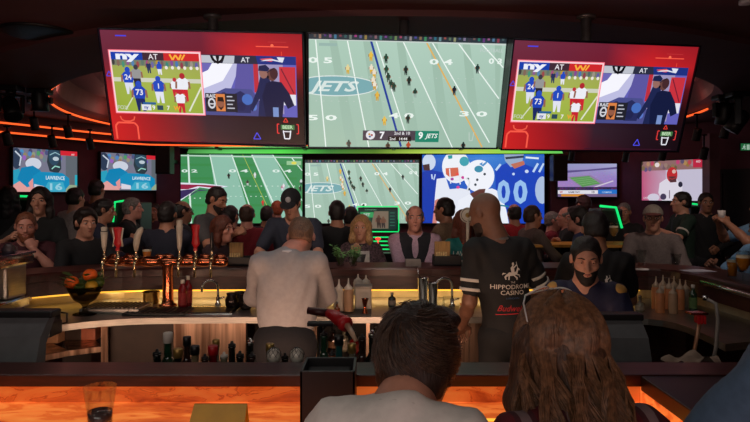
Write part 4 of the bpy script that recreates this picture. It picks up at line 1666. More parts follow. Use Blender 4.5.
def pic_terminal():
    p = Pic()
    p.rect(0, 0, 1, 1, (16, 70, 54))
    p.rect(0, 0, 1, .10, (20, 40, 40))
    p.text('SPORTS BETTING', .30, .05, .05, (120, 220, 170), .01)
    p.rect(.03, .16, .38, .42, (60, 190, 110))
    p.text('BET', .20, .29, .13, (230, 246, 236), .04)
    p.rect(.03, .46, .30, .60, (24, 110, 74))
    p.poly([(.40, .12), (.78, .12), (.78, .95), (.30, .95), (.34, .60)], (150, 130, 110))
    p.player(.52, .92, .62, (90, 60, 50), (60, 44, 40), (120, 80, 60))
    p.player(.64, .92, .56, (130, 90, 70), (60, 50, 50), (140, 100, 80))
    p.rect(.80, .12, .97, .95, (18, 50, 52))
    for i in range(5):
        p.rect(.82, .18 + i * .15, .95, .22 + i * .15, (60, 140, 110))
    return p


_PICS = {}


def picture(kind, emit=1.0):
    key = (kind, emit)
    if key not in _PICS:
        o = globals()['pic_' + kind]().build('picture', None, emit)
        COL.objects.unlink(o)
        _PICS[key] = o
    o = _PICS[key].copy()
    COL.objects.link(o)
    return o


def screen(name, label, corners, kind, emit=1.0, depth=.09, bez=.018, group=None, aspect=None, cat='screen', rim=None):
    """corners TL, TR, BR, BL in the room -> a flat screen with its own thickness behind that plane"""
    tl, tr, br, bl = [Vector(c) for c in corners]
    c = (tl + tr + br + bl) / 4
    ux = ((tr - tl) + (br - bl)).normalized()
    uz = ((tl - bl) + (tr - br))
    uz = (uz - ux * uz.dot(ux)).normalized()
    uy = uz.cross(ux)                                    # away from the viewer
    w = ((tr - tl).length + (br - bl).length) / 2
    h = ((tl - bl).length + (tr - br).length) / 2
    t = thing(name, label, cat, group=group)
    t.matrix_world = Matrix.Translation(c) @ Matrix((ux, uy, uz)).transposed().to_4x4()
    MB().box(-w / 2, w / 2, .004, depth, -h / 2, h / 2, .006).box(-w * .3, w * .3, depth, depth + .03, -h * .3, h * .3).build('housing', M_blk, t)
    f = MB()
    for x0, x1, z0, z1 in ((-w / 2 - .002, w / 2 + .002, h / 2 - bez, h / 2 + .002), (-w / 2 - .002, w / 2 + .002, -h / 2 - .002, -h / 2 + bez), (-w / 2 - .002, -w / 2 + bez, -h / 2, h / 2), (w / 2 - bez, w / 2 + .002, -h / 2, h / 2)):
        f.box(x0, x1, -.012, .012, z0, z1, .003)
    f.build('bezel', rim or M_blk, t)
    pc = picture(kind, emit)
    pc.parent = t
    pc.location = (0, .002, 0)
    pc.scale = (w - bez * 1.6, .5, (h - bez * 1.6) / .5625)
    return t, w, h, uy


hang = (
    ('large dark red split screen hanging left over the bar, two games side by side', [(-1.742, 3.773, 2.749), (-0.444, 3.715, 2.704), (-0.457, 3.963, 2.017), (-1.755, 4.021, 2.062)], 'split', 1.0, (213, 11)),
    ('large centre screen hanging over the bar, green football field and a 7 to 9 score', [(-0.424, 3.771, 2.722), (0.868, 3.915, 2.727), (0.844, 4.152, 2.02), (-0.448, 4.007, 2.015)], 'jets', 1.0, (404, 15)),
    ('large dark red split screen hanging right over the bar, two games side by side', [(0.876, 3.8, 2.69), (2.156, 3.975, 2.688), (2.122, 4.207, 2.001), (0.844, 4.032, 2.003)], 'split', 1.0, (586, 24)),
)
M_pole = mat('pole_grey', (120, 110, 108), .4, .7)
M_rim = mat('blue_black_rim', (18, 22, 40), .3, .3)  # blue tint puts reflected screen light into the rim colour
for lab, cor, kind, em, pp in hang:
    t, w, h, uy = screen('hanging_screen', lab, cor, kind, em, .10, .008, 'screens hanging over the bar', rim=M_rim)
    Mi = t.matrix_world.inverted()
    c = Vector(((pp[0] - CXP) * 4.02 / FPX, 4.02, CZ))
    top = Mi @ c
    # straight post from the ceiling down to the back of the housing
    for nm, zz0, zz1, rr, mm in (('mount_pole', CZ - .006, 2.45, .032, M_pole), ('ceiling_plate', CZ, CZ - .02, .062, M_pole)):
        mb = MB()
        mb.lathe([(rr, 0), (rr, zz1 - zz0)], 18, c=(c.x, c.y, zz0))
        mb.v = [tuple(Mi @ Vector(v)) for v in mb.v]
        mb.build(nm, mm, t)

GR = 'screens on the walls'


def wall_pts(px, wl):
    """where the sight line of column px meets the wall line wl = (a, b)"""
    a, b = Vector((*wl[0], 0)), Vector((*wl[1], 0))
    k = (px - CXP) / FPX
    # a + t (b - a): x = k y
    dx, dy = b.x - a.x, b.y - a.y
    tt = (k * a.y - a.x) / (dx - k * dy)
    return a.x + tt * dx, a.y + tt * dy


def wall_screen(label, pxs, pys, line, kind, emit=1.0, off=.10):
    (x0, y0), (x1, y1) = wall_pts(pxs[0], line), wall_pts(pxs[1], line)
    z = lambda py, Y: EYE - (py - HYP) * Y / FPX
    zt = (z(pys[0], y0) + z(pys[1], y1)) / 2
    zb = (z(pys[3], y0) + z(pys[2], y1)) / 2
    return screen('wall_screen', label, [(x0, y0, zt), (x1, y1, zt), (x1, y1, zb), (x0, y0, zb)], kind, emit, .07, .014, GR)


LW = ((-5.45, 9.0), (-4.06, 11.4))
wall_screen('leftmost wall screen, teal jersey seen from behind, nothing in front of its right end', (12, 78), (147, 150.5, 191.5, 194), LW, 'teal', .95)
wall_screen('second wall screen from the left, teal jersey picture, partly behind a black loudspeaker', (100, 163), (151.5, 155.5, 190, 192), LW, 'teal', .95)
BW = ((-3.6, 11.45), (3.4, 11.45))
wall_screen('tall wall screen left of centre, green field with a red and white emblem', (180, 303), (153, 155, 224, 224), ((-3.75, 11.25), (0, 11.5)), 'falcons', 1.0)
wall_screen('wall screen in the centre, pale green field behind the blonde person', (304.5, 419.5), (159.5, 159.5, 224, 224), ((-1, 11.45), (1, 11.45)), 'jets', 1.0)
wall_screen('wall screen right of centre, white helmets and a blue jersey', (421.5, 545), (154, 153.5, 224, 224), ((.6, 11.5), (3.4, 11.3)), 'colts', 1.0)
wall_screen('small wall screen showing a purple stadium from above', (557, 617.5), (163, 163, 197.5, 197.5), ((3.3, 11.15), (4.6, 11.1)), 'stadium', .9)
wall_screen('rightmost wall screen, player in a red helmet and white jersey', (641, 706), (160, 159, 202.5, 200.5), ((4.57, 10.3), (5.19, 9.4)), 'player', .85)


# ---------------------------------------------------------------- the bar: ledges, worktops, fronts
# far and side ledge, walked from the near left corner round to the near right corner
LEDGE = smooth_path([(-2.85, 2.1), (-2.85, 3.25), (-2.70, 3.85), (-2.40, 4.30), (-2.0, 4.54), (-1.4, 4.60), (1.2, 4.60), (1.85, 4.60), (2.22, 4.54), (2.29, 4.2), (2.30, 3.7), (2.30, 2.9), (2.30, 2.1)], 2)
BZ = 1.14
t = thing('bar_counter', 'long cherry wood bar counter curving round the far side', 'bar counter', (0, 0, 0))
# the ledge runs outward (to the left of travel)
MB().sweep(LEDGE, [(0, BZ - .012), (.012, BZ), (.40, BZ), (.412, BZ - .012), (.412, BZ - .06), (.39, BZ - .07), (.03, BZ - .07), (0, BZ - .06)]).build('counter_top', M_cherry, t)
MB().sweep(LEDGE, [(.012, .975), (.012, BZ - .06), (.05, BZ - .06), (.05, .975)]).build('inner_panel', M_cherry_in, t)
MB().sweep(LEDGE, [(.10, .88), (.10, .976), (.13, .976), (.13, .88)]).build('splash_panel', mat('pale_splash', (196, 176, 140), .4, noise=.1, scale=10), t)
MB().sweep(LEDGE, [(.23, 0), (.23, BZ - .07), (.30, BZ - .07), (.30, 0)]).build('bar_front', M_cherry, t)
MB().sweep(smooth_path([(-2.43, 4.26), (-2.0, 4.54), (-1.4, 4.60), (1.2, 4.60), (2.05, 4.595)], 2), [(.052, .957), (.052, .975), (.075, .975), (.075, .957)]).build('light_strip', M_yellow, t, 'yellow light strip under the ledge')

# stainless worktop under it
WT = smooth_path([(-2.14, 2.1), (-2.14, 3.2), (-2.03, 3.62), (-1.72, 3.86), (-1.3, 3.93), (1.2, 3.93), (1.75, 3.92), (1.90, 3.75), (1.90, 3.5), (1.88, 3.22)], 2)
t = thing('worktop', 'stainless worktop running under the far ledge', 'worktop', (0, 0, 0))
mb = MB()
n = len(WT)
vs, fs = [], []
inner = [Vector((p[0], p[1])) for p in WT]
# outer edge: nearest stations along the ledge, tucked under it
LP = [Vector((p[0], p[1])) for p in LEDGE if p[0] < 0 or p[1] > 3.2]


def along(path, f):
    L = [0]
    for a, b in zip(path[:-1], path[1:]):
        L.append(L[-1] + (b - a).length)
    d = f * L[-1]
    for i in range(len(path) - 1):
        if d <= L[i + 1] + 1e-9:
            return path[i].lerp(path[i + 1], (d - L[i]) / max(1e-9, L[i + 1] - L[i])), (path[i + 1] - path[i]).normalized()
    return path[-1], (path[-1] - path[-2]).normalized()


K = 70
for i in range(K):
    a, _ = along(inner, i / (K - 1))
    b, tn = along(LP, i / (K - 1))
    b = b + Vector((-tn.y, tn.x)) * .098
    vs += [(a.x, a.y, .86), (a.x, a.y, .90), (b.x, b.y, .90), (b.x, b.y, .86)]
for i in range(K - 1):
    for k in range(4):
        fs.append((i * 4 + k, i * 4 + (k + 1) % 4, (i + 1) * 4 + (k + 1) % 4, (i + 1) * 4 + k))
fs += [(0, 1, 2, 3), tuple(reversed([(K - 1) * 4 + k for k in range(4)]))]
mb.add(vs, fs)
mb.build('counter_top', M_steel, t)


def front_at(px, base):
    """point of the worktop's front edge seen in column px"""
    best = None
    for a, b in zip(WT[:-1], WT[1:]):
        k = (px - CXP) / FPX
        dx, dy = b[0] - a[0], b[1] - a[1]
        den = dx - k * dy
        if abs(den) < 1e-9:
            continue
        tt = (k * a[1] - a[0]) / den
        if -1e-6 <= tt <= 1 + 1e-6:
            best = Vector((a[0] + tt * dx, a[1] + tt * dy, base))
    return best


def front_panel(name, px0, px1, z0, z1, m, inset=.03, th=.02, label=None, par=None):
    a, b = front_at(px0, 0), front_at(px1, 0)
    d = (b - a).normalized()
    nrm = Vector((-d.y, d.x, 0))
    mb = MB()
    M4 = Matrix.Translation(a + nrm * inset) @ Matrix((d, nrm, Vector((0, 0, 1)))).transposed().to_4x4()
    mb.box(0, (b - a).length, 0, th, z0, z1, .002, M4)
    return mb.build(name, m, par or t, label)


M_panel = mat('painted_reflection_panel', (226, 190, 164), .30, 1.0, noise=.5, scale=3, rgb2=(120, 92, 76), stretch=(7, 7, .3))  # steel with peach and dark reflection streaks painted into its colour
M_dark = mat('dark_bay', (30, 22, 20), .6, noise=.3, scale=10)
# uprights, shelves and closed fronts
for px0, px1 in ((37, 40), (101, 108), (242, 246), (311, 317), (366, 370), (461, 469), (500, 505), (560, 565)):
    front_panel('upright', px0, px1, .05, .86, M_panel, .0, .05)
for px0, px1 in ((172, 207), (207, 242), (470, 498)):
    front_panel('front_panel', px0, px1, .12, .86, M_panel, .03, .02)
front_panel('shelf', 40, 70, .70, .735, M_panel, .0, .40)
front_panel('shelf', 70, 101, .70, .735, M_panel, .0, .40)
front_panel('shelf', 40, 70, .38, .41, M_panel, .0, .40)
front_panel('shelf', 70, 101, .38, .41, M_panel, .0, .40)
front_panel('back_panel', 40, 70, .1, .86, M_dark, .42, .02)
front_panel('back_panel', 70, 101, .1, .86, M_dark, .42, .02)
front_panel('front_panel', 108, 172, .1, .86, mat('brown_door', (52, 36, 28), .5, noise=.4, scale=5), .06, .02, 'brown door below the drip tray')
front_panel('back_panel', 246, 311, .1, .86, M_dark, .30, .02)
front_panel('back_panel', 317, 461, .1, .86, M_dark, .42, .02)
front_panel('shelf', 317, 366, .60, .62, M_dark, .02, .38)
front_panel('shelf', 370, 461, .60, .62, M_dark, .02, .38)
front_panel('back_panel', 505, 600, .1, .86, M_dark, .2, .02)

# ---- the near bar: wooden ledge, backlit onyx below it, dark divider on the right
t = thing('near_bar', 'nearest bar with glowing orange onyx top under a dark cherry wood ledge', 'bar counter', (0, 0, 0))
NX0, NX1 = -3.1, .83
LZ = 1.139
MB().box(-3.25, 2.6, 1.872, 2.016, LZ - .038, LZ, .004).build('ledge', M_cherry, t)
MB().box(NX0, NX1, 1.88, 1.90, 1.051, LZ - .036).build('onyx_riser', M_onyx_dim, t)
MB().box(NX0, NX1, 1.45, 1.885, 1.02, 1.05).build('onyx_top', M_onyx, t)
MB().box(NX1 + .001, NX1 + .02, 1.45, 1.88, 1.03, LZ - .038).build('onyx_cheek', M_onyx, t)
MB().box(.25, NX1 - .03, 1.722, 1.738, 1.0495, 1.053).build('light_strip', M_yellow, t, 'thin yellow light strip let into the onyx')
MB().box(NX1, 2.6, 1.45, 1.875, LZ - .05, LZ - .004, .004).build('divider_top', mat('black_slate', (18, 15, 15), .4, noise=.2, scale=20), t)
MB().box(-3.2, 2.6, 1.905, 1.95, 0, LZ - .04).build('bar_back', M_dark, t)
MB().box(-3.2, 2.6, 1.46, 1.50, 0, 1.02).build('bar_front', M_cherry, t)
# under-counter speed rail behind the ledge
t = thing('speed_rail', 'stainless speed rail behind the near ledge holding bottles', 'bottle rail', (0, 0, 0))
MB().box(-1.7, 1.0, 2.06, 2.34, .885, .90).box(-1.7, 1.0, 2.335, 2.345, .885, 1.0).build('rail', M_steel, t)
MB().box(-1.7, -1.66, 2.08, 2.32, 0, .886).box(.96, 1.0, 2.08, 2.32, 0, .886).build('stand', M_steel, t)
RZ = .90

# ---------------------------------------------------------------- bottles and barware
G = {}


def glassy(name, rgb, rough=.08):
    return mat('glass_' + name, rgb, rough, noise=.05, scale=20, spec=.8, coat=.5)


CLEAR = bpy.data.materials.new('clear_glass')
CLEAR.use_nodes = True
_nt = CLEAR.node_tree
_nt.nodes.remove(_nt.nodes['Principled BSDF'])
_tr, _gl, _lw, _mx = (_nt.nodes.new('ShaderNode' + k) for k in ('BsdfTransparent', 'BsdfGlossy', 'LayerWeight', 'MixShader'))
_tr.inputs[0].default_value = (.90, .92, .91, 1)
_gl.inputs['Roughness'].default_value = .06
_lw.inputs[0].default_value = .22
_ml = _nt.nodes.new('ShaderNodeMath')
_ml.operation = 'MULTIPLY'
_ml.inputs[1].default_value = .30
_nt.links.new(_lw.outputs['Fresnel'], _ml.inputs[0])
_nt.links.new(_ml.outputs[0], _mx.inputs[0])
_nt.links.new(_tr.outputs[0], _mx.inputs[1])
_nt.links.new(_gl.outputs[0], _mx.inputs[2])
_nt.links.new(_mx.outputs[0], _nt.nodes['Material Output'].inputs[0])


def bottle(px, py_top, Y, base, label, glass, cap, lab_col=None, r=.036, name='bottle', group=None, pour=False, neck=.36):
    """spirit bottle; px, py_top = its top in the frame; base = height it stands at"""
    top = EYE - (py_top - HYP) * Y / FPX
    h = top - base
    x = (px - CXP) * Y / FPX
    t = thing(name, label, 'bottle', (x, Y, base), group=group)
    b = h * (1 - neck)
    MB().lathe([(r * .9, 0), (r, .008), (r, b * .86), (r * .92, b * .93), (r * .45, b * 1.06), (r * .36, b * 1.12), (r * .36, h * .90), (r * .42, h * .905), (r * .42, h * .93)], 18).build('glass_body', glass, t)
    if pour:
        MB().lathe([(r * .40, h * .93), (r * .42, h * .955), (r * .18, h * .965), (r * .13, h)], 12).build('pourer', cap, t)
    else:
        MB().lathe([(r * .45, h * .88), (r * .46, h), (r * .40, h + .002)], 14).build('bottle_cap', cap, t)
    if lab_col:
        MB().lathe([(r * 1.012, b * .18), (r * 1.012, b * .72)], 18, cap=False).build('paper_label', mat('label_%d_%d_%d' % lab_col, lab_col, .7, noise=.25, scale=60), t)
    return t


gd = glassy('dark', (14, 20, 16))
gg = glassy('green', (24, 60, 40))
gr = glassy('red', (120, 14, 22))
ga = glassy('amber', (120, 60, 20))
gc = glassy('cream', (130, 112, 84))
gp = glassy('pale', (126, 120, 100))
gb = glassy('brown', (50, 26, 18))
cb, cw, cg, cr, cs = mat('cap_black', (18, 18, 20), .4), mat('cap_white', (200, 194, 184), .5), mat('cap_gold', (160, 130, 70), .35, .6), mat('cap_red', (170, 22, 28), .4), M_steel2
SR = 'bottles in the speed rail behind the near ledge'
for a in ((168, 333, 2.20, 'tall green bottle with a cream label and white cap in the speed rail', gg, cw, (190, 184, 150), .038, False),
          (157, 349, 2.12, 'short dark bottle left of the tall cream-labelled one', gd, cb, (60, 50, 44), .035, True),
          (178, 349, 2.13, 'squat dark bottle right of the tall cream-labelled one', gd, cg, (110, 100, 84), .036, False),
          (187, 337, 2.25, 'tall dark red bottle with a long black cap', gb, cb, None, .034, False),
          (195, 346, 2.16, 'cream bottle with a bulging pale label', gc, cb, (196, 184, 150), .036, False),
          (205, 354, 2.11, 'low brown bottle between cream and red ones', gb, cb, (140, 110, 84), .032, True),
          (213, 346, 2.15, 'bright red rounded bottle in the speed rail', gr, cr, None, .040, False),
          (216, 340, 2.27, 'slim bottle with a gold cap behind the red rounded one', gp, cg, (150, 140, 100), .030, False),
          (224, 352, 2.14, 'pale low bottle right of the red rounded one', gp, cw, (176, 160, 126), .033, True),
          (232, 341, 2.22, 'black bottle with a thin pourer left of the white shirt', gd, cb, None, .034, True),
          (240, 351, 2.13, 'dark bottle with a grey label below the white shirt', gd, cb, (110, 104, 100), .034, True),
          (250, 338, 2.20, 'green-black bottle with a silver pourer at the white shirt hem', gd, cs, (150, 80, 50), .034, True),
          (252, 352, 2.11, 'brown labelled bottle in front of the green-black one', gb, cb, (160, 96, 64), .034, True),
          (270, 344, 2.24, 'yellow-labelled bottle between the two silver domes', gp, cg, (206, 176, 90), .034, False),
          (285, 353, 2.14, 'low black bottle between the silver domes', gd, cb, (70, 60, 56), .032, True)):
    bottle(a[0], a[1], a[2], RZ, a[3], a[4], a[5], a[6], a[7], group=SR, pour=a[8])
for a in ((324, 330, 2.28, 'dark green bottle left of the red pourer', gg, cb, (50, 70, 60), .034, True), (339, 336, 2.22, 'teal bottle under the red pourer', glassy('teal', (20, 80, 80)), cb, None, .038, False),
          (352, 344, 2.16, 'cream-labelled bottle with a dark picture, right of the teal one', gp, cg, (206, 190, 150), .034, False), (362, 334, 2.28, 'brown bottle behind the cream-labelled one', gb, cb, (120, 60, 44), .034, True),
          (372, 330, 2.26, 'bottle with a silver pourer beside the left ear of the short-haired person', gd, cs, (170, 160, 150), .034, True), (332, 350, 2.13, 'low amber bottle beside the black caddy', ga, cb, (150, 120, 80), .032, True)):
    bottle(a[0], a[1], a[2], RZ, a[3], a[4], a[5], a[6], a[7], group=SR, pour=a[8])


for a in ((323, 326, 4.1, 'dark green bottle at the left of the middle shelf', gg, cb, (60, 80, 66), .034, False), (333, 330, 4.2, 'brown bottle second on the middle shelf', gb, cb, (150, 110, 80), .034, False),
          (344, 328, 4.15, 'pale bottle in the centre of the middle shelf', gp, cg, (170, 160, 140), .034, False), (354, 332, 4.1, 'red bottle near the right end of the middle shelf', gr, cb, (150, 60, 50), .034, False),
          (376, 326, 4.12, 'black bottle on the shelf left of the short-haired head', gd, cs, (120, 110, 100), .034, True), (386, 329, 4.15, 'amber bottle on the shelf hidden partly by the short-haired head', ga, cb, (160, 130, 90), .034, False)):
    bottle(a[0], a[1], a[2], .62, a[3], a[4], a[5], a[6], a[7], group='bottles on the shelf under the middle worktop', pour=a[8])


def dome(px, py, Y, lab):
    c = P(px, py, Y)
    t = thing('bottle_stopper', lab, 'bottle stopper', (c.x, Y, RZ), group='silver lattice domes')
    h = c.z - RZ
    MB().lathe([(.030, 0), (.030, h - .075), (.016, h - .05), (.016, h - .035)], 16).build('bottle_body', gb, t)
    MB().ball((0, 0, h - .015), (.0255, .0255, .027), 16, 12).build('dome', mat('dome_silver', (205, 200, 188), .4, .2), t)
    m = MB()
    for q in (-1, 1):
        for k in range(8):
            pts = []
            for i in range(9):
                th = .15 + 1.5 * i / 8
                an = 2 * math.pi * k / 8 + q * th * .8
                pts.append((.0262 * math.sin(th) * math.cos(an), .0262 * math.sin(th) * math.sin(an), h - .015 + .0277 * math.cos(th)))
            m.tube(pts, .0009, 5)
    m.build('lattice', mat('dome_dark', (50, 46, 42), .5), t)


dome(274, 351, 2.09, 'left silver lattice dome stopper below the white shirt')
dome(297, 351, 2.09, 'right silver lattice dome stopper next to the black caddy')


def squeeze(px, py_top, Y, base, label, body, r=.034, group=None, tip=None):
    top = EYE - (py_top - HYP) * Y / FPX
    h = top - base
    t = thing('squeeze_bottle', label, 'squeeze bottle', ((px - CXP) * Y / FPX, Y, base), group=group)
    MB().lathe([(r * .95, 0), (r, .006), (r, h * .60), (r * .9, h * .66), (r * .8, h * .68)], 18).build('bottle_body', body, t)
    MB().lathe([(r * .86, h * .66), (r * .86, h * .72), (r * .5, h * .77), (r * .2, h * .84), (r * .10, h)], 16).build('nozzle', tip or mat('nozzle_white', (206, 198, 186), .5), t)
    return t


WZ = .90
SMOKE = CLEAR.copy()
SMOKE.name = 'smoked_glass'
SMOKE.node_tree.nodes['Transparent BSDF'].inputs[0].default_value = (.42, .38, .33, 1)
sw = mat('squeeze_white', (196, 186, 172), .45, noise=.05)
so = mat('squeeze_tan', (178, 140, 108), .45, noise=.08)
sq_or = mat('squeeze_orange', (206, 128, 80), .45, noise=.1)
sq_gr = mat('squeeze_grey', (150, 132, 116), .45, noise=.1)
squeeze(339, 281, 4.08, WZ, 'white squeeze bottle nearest the white shirt', sw, group='squeeze bottles on the middle worktop')
squeeze(348.5, 280, 4.06, WZ, 'tan squeeze bottle beside the pale tub', so, group='squeeze bottles on the middle worktop')
squeeze(358, 274, 4.32, WZ + .08, 'white squeeze bottle standing behind the pale tub, left', sw, group='squeeze bottles on the middle worktop')
squeeze(366, 275, 4.32, WZ + .08, 'white squeeze bottle standing behind the pale tub, right', sw, group='squeeze bottles on the middle worktop')
x0, x1 = (355 - CXP) * 4.15 / FPX, (371.5 - CXP) * 4.15 / FPX
t = thing('storage_tub', 'pale translucent tub beside the squeeze bottles', 'tub', ((x0 + x1) / 2, 4.2, WZ))
w = (x1 - x0) / 2
MB().box(-w, w, -.06, .06, 0, .16, .01).build('tub_body', mat('tub_pale', (180, 170, 156), .4, noise=.05), t)
MB().box(-w - .004, w + .004, -.064, .064, .155, .17, .004).build('lid', mat('tub_lid', (150, 142, 132), .4), t)
t = thing('rubber_mat', 'black rubber mat under the squeeze bottles', 'bar mat', ((352 - CXP) * 4.05 / FPX, 4.05, WZ))
MB().box(-.13, .13, -.09, .10, 0, .012, .003).build('mat', M_blk, t)
t.location.z = WZ
for o in S.objects:
    if o.get('category') in ('squeeze bottle',) and abs(o.location.z - WZ) < .001 and o.location.y < 4.2:
        o.location.z = WZ + .012
MB().box(-.05, .05, 4.27, 4.37, WZ, WZ + .08, .004, Matrix.Translation(((362 - CXP) * 4.32 / FPX, 0, 0))).build('riser_block', M_steel)
o = bpy.data.objects['riser_block']
props(o, 'small steel block that raises two squeeze bottles behind the pale tub', 'block')

# right group of clear squeeze bottles in a row
tips = mat('nozzle_clear', (190, 166, 140), .3)
for i, (px, pt, Yy, mm) in enumerate(((656, 276, 4.22, sq_or), (663, 275, 4.30, sw), (669, 278, 4.20, sq_or), (674, 276, 4.30, sq_gr), (680, 279, 4.20, sq_or), (685.5, 280, 4.28, sq_gr), (660, 283, 4.08, sq_or), (673, 284, 4.06, so))):
    squeeze(px, pt, Yy, WZ, ['orange squeeze bottle at the left end of the right-hand cluster', 'white squeeze bottle second from left at the back of the right-hand cluster', 'orange squeeze bottle in the middle of the right-hand cluster',
                             'grey squeeze bottle at the back middle of the right-hand cluster', 'orange squeeze bottle near the right end of the right-hand cluster', 'grey squeeze bottle at the right end of the right-hand cluster',
                             'short orange squeeze bottle at the front left of the right-hand cluster', 'short tan squeeze bottle at the front of the right-hand cluster'][i], mm, .030, 'squeeze bottles on the right worktop', tips)
bottle(693, 285, 4.12, WZ, 'small green bottle with white cap right of the squeeze bottle cluster', gg, cw, (90, 120, 70), .026, neck=.25)
for i, px in enumerate((622, 640)):
    bottle(px, 295, 4.10 + i * .03, WZ, ['small clear cruet with a pourer, left of the pair by the black printer', 'small clear cruet with a pourer, right of the pair by the black printer'][i], gp, cs, (150, 140, 124), .032, 'cruet', 'clear cruets on the right worktop', True, .45)

# bottles by the copper tap
bottle(182.5, 280, 4.22, WZ, 'red drink bottle with a white cap by the copper tap column', gr, cw, (130, 26, 30), .030, neck=.22)
bottle(188, 276, 4.30, WZ, 'tall red bottle with a white cap beside the shorter red one', gr, cw, (150, 40, 36), .030, neck=.25)
bottle(337, 302, 4.02, WZ, 'small amber bottle with a red label in front of the squeeze bottles', ga, cs, (170, 40, 36), .020, neck=.45)
bottle(392, 293, 4.3, WZ, 'small dark bottle with a silver top above the short-haired person', gd, cs, (110, 104, 96), .028, neck=.3)

# red pourer bottle lying tilted on the speed rail, spout down to the right
a, b, c_ = P(333, 315, 2.30), P(347, 325, 2.24), P(353, 335, 2.20)
t = thing('juice_pourer', 'red plastic pourer bottle tilted down with a pale spout', 'pourer', a)
z = Vector((0, 0, 0))
MB().tube([z + Vector((-.022, .015, .004)), z, (b - a) * .45, (b - a) * .9], [.016, .022, .026, .022], 14).build('pourer_body', cr, t)
MB().tube([(b - a) * .75, (b - a) * 1.0], [.030, .028], 14).build('collar', mat('collar_red', (200, 36, 40), .35), t)
MB().tube([(b - a) * 1.0, c_ - a, P(356, 341, 2.18) - a], [.012, .009, .007], 10).build('spout', mat('spout_pale', (206, 170, 140), .4), t)
MB().tube([(-.10, .03, .012), (-.02, .015, .004)], [.014, .016], 10).build('neck', mat('neck_dark', (60, 18, 20), .4), t)
MB().box(-.10, .0, .0, .04, -.045, -.03, .003).tube([(-.05, .02, -.04), (-.05, .02, RZ - a.z)], .008, 8).build('cradle', M_blkm, t)

# copper jigger
c = P(365, 312, 4.0)
t = thing('jigger', 'copper double jigger on the middle worktop', 'jigger', (c.x, 4.0, WZ))
MB().lathe([(.022, 0), (.010, .05), (.010, .056), (.024, .11)], 18, cap=False).lathe([(.021, .001), (.0, .002)], 18, cap=False).build('cup', M_copper, t)

# shaker tins with spoon
for px, py, Yy, r, lab in ((423, 278, 4.25, .040, 'left steel shaker tin with a spoon standing in it'), (433, 283, 4.22, .036, 'right darker steel shaker tin')):
    c = P(px, py, Yy)
    t = thing('shaker_tin', lab, 'shaker', (c.x, Yy, WZ), group='steel shaker tins')
    h = c.z - WZ
    MB().lathe([(r * .72, 0), (r, h), (r * 1.03, h + .003), (r * .95, h), (r * .69, .004), (0, .004)], 22, cap=False).lathe([(r * .72, 0), (0, 0)], 22, cap=False).build('tin', M_steel2, t)
c = P(419, 272, 4.25)
t = thing('bar_spoon', 'long steel bar spoon leaning in the left shaker tin', 'spoon', ((423 - CXP) * 4.25 / FPX, 4.25, WZ + .02))
a = Vector((.012, .0, 0))
e = Vector((c.x - (423 - CXP) * 4.25 / FPX - .012, 0, c.z - WZ + .02))
MB().tube([a, a.lerp(e, .5), e], .0035, 8).build('handle', M_steel2, t)
MB().ball((.012, 0, .004), (.010, .006, .014), 10, 8).build('bowl', M_steel2, t)

# tap (faucet) and sink things on the stainless top
def faucet(px, Y, lab, hgt=.20, reach=.12):
    t = thing('faucet', lab, 'faucet', ((px - CXP) * Y / FPX, Y, WZ))
    MB().lathe([(.022, 0), (.022, .015), (.014, .02), (.014, .06)], 16).build('base', M_steel2, t)
    pts = [(0, 0, .05), (0, 0, hgt * .8)] + [(0 - reach * (1 - math.cos(u)) / 2, 0 - .02 * u, hgt * .8 + .05 * math.sin(u)) for u in np.linspace(.3, 3.0, 8)] + [(-reach, -.06, hgt * .62)]
    MB().tube(pts, .009, 10).build('spout', M_steel2, t)
    MB().tube([(.0, 0, .045), (.05, -.01, .06)], .006, 8).build('lever', M_steel2, t)


faucet(218, 4.36, 'chrome faucet over the left sink by the white shirt', .17, .10)
faucet(452, 4.30, 'chrome faucet beside the striped sleeve')
t = thing('sink', 'stainless sink let into the worktop left of the white shirt', 'sink', ((208 - CXP) * 4.15 / FPX, 4.15, WZ))
MB().box(-.20, .20, -.14, .14, .0, .006, .002).build('rim', M_steel2, t)
MB().box(-.17, .17, -.11, .11, .004, .009, .002).build('basin', mat('sink_dark', (60, 56, 54), .3, .8), t)
# drip tray, ice tray and copper pot
t = thing('drip_tray', 'perforated steel drip tray beside the fruit bowl', 'tray', ((117 - CXP) * 4.16 / FPX, 4.16, WZ))
MB().box(-.20, .20, -.13, .13, 0, .035, .006).build('tray', M_steel, t)
mb = MB()
for i in range(13):
    mb.box(-.19 + i * .03, -.175 + i * .03, -.115, .115, .034, .042)
mb.build('grid', mat('tray_grid', (120, 112, 100), .3, .9), t)
t = thing('bar_mat', 'black bar mat in front of the copper tap column', 'bar mat', ((160 - CXP) * 4.08 / FPX, 4.08, WZ))
MB().box(-.22, .20, -.10, .12, 0, .014, .004).build('mat', M_blk, t)
mb = MB()
for i in range(12):
    mb.box(-.21 + i * .034, -.195 + i * .034, -.09, .11, .013, .018)
mb.build('ridges', M_blk, t)
c = P(151, 290, 4.42)
t = thing('copper_pot', 'small copper pot between the drip tray and the tap column', 'pot', (c.x, 4.42, WZ))
MB().lathe([(.05, 0), (.058, .01), (.058, .085), (.064, .09), (.056, .088), (.052, .015), (0, .012)], 22, cap=False).lathe([(.05, 0), (0, 0)], 22, cap=False).build('pot', mat('brass_pot', (190, 140, 70), .25, 1.0), t)
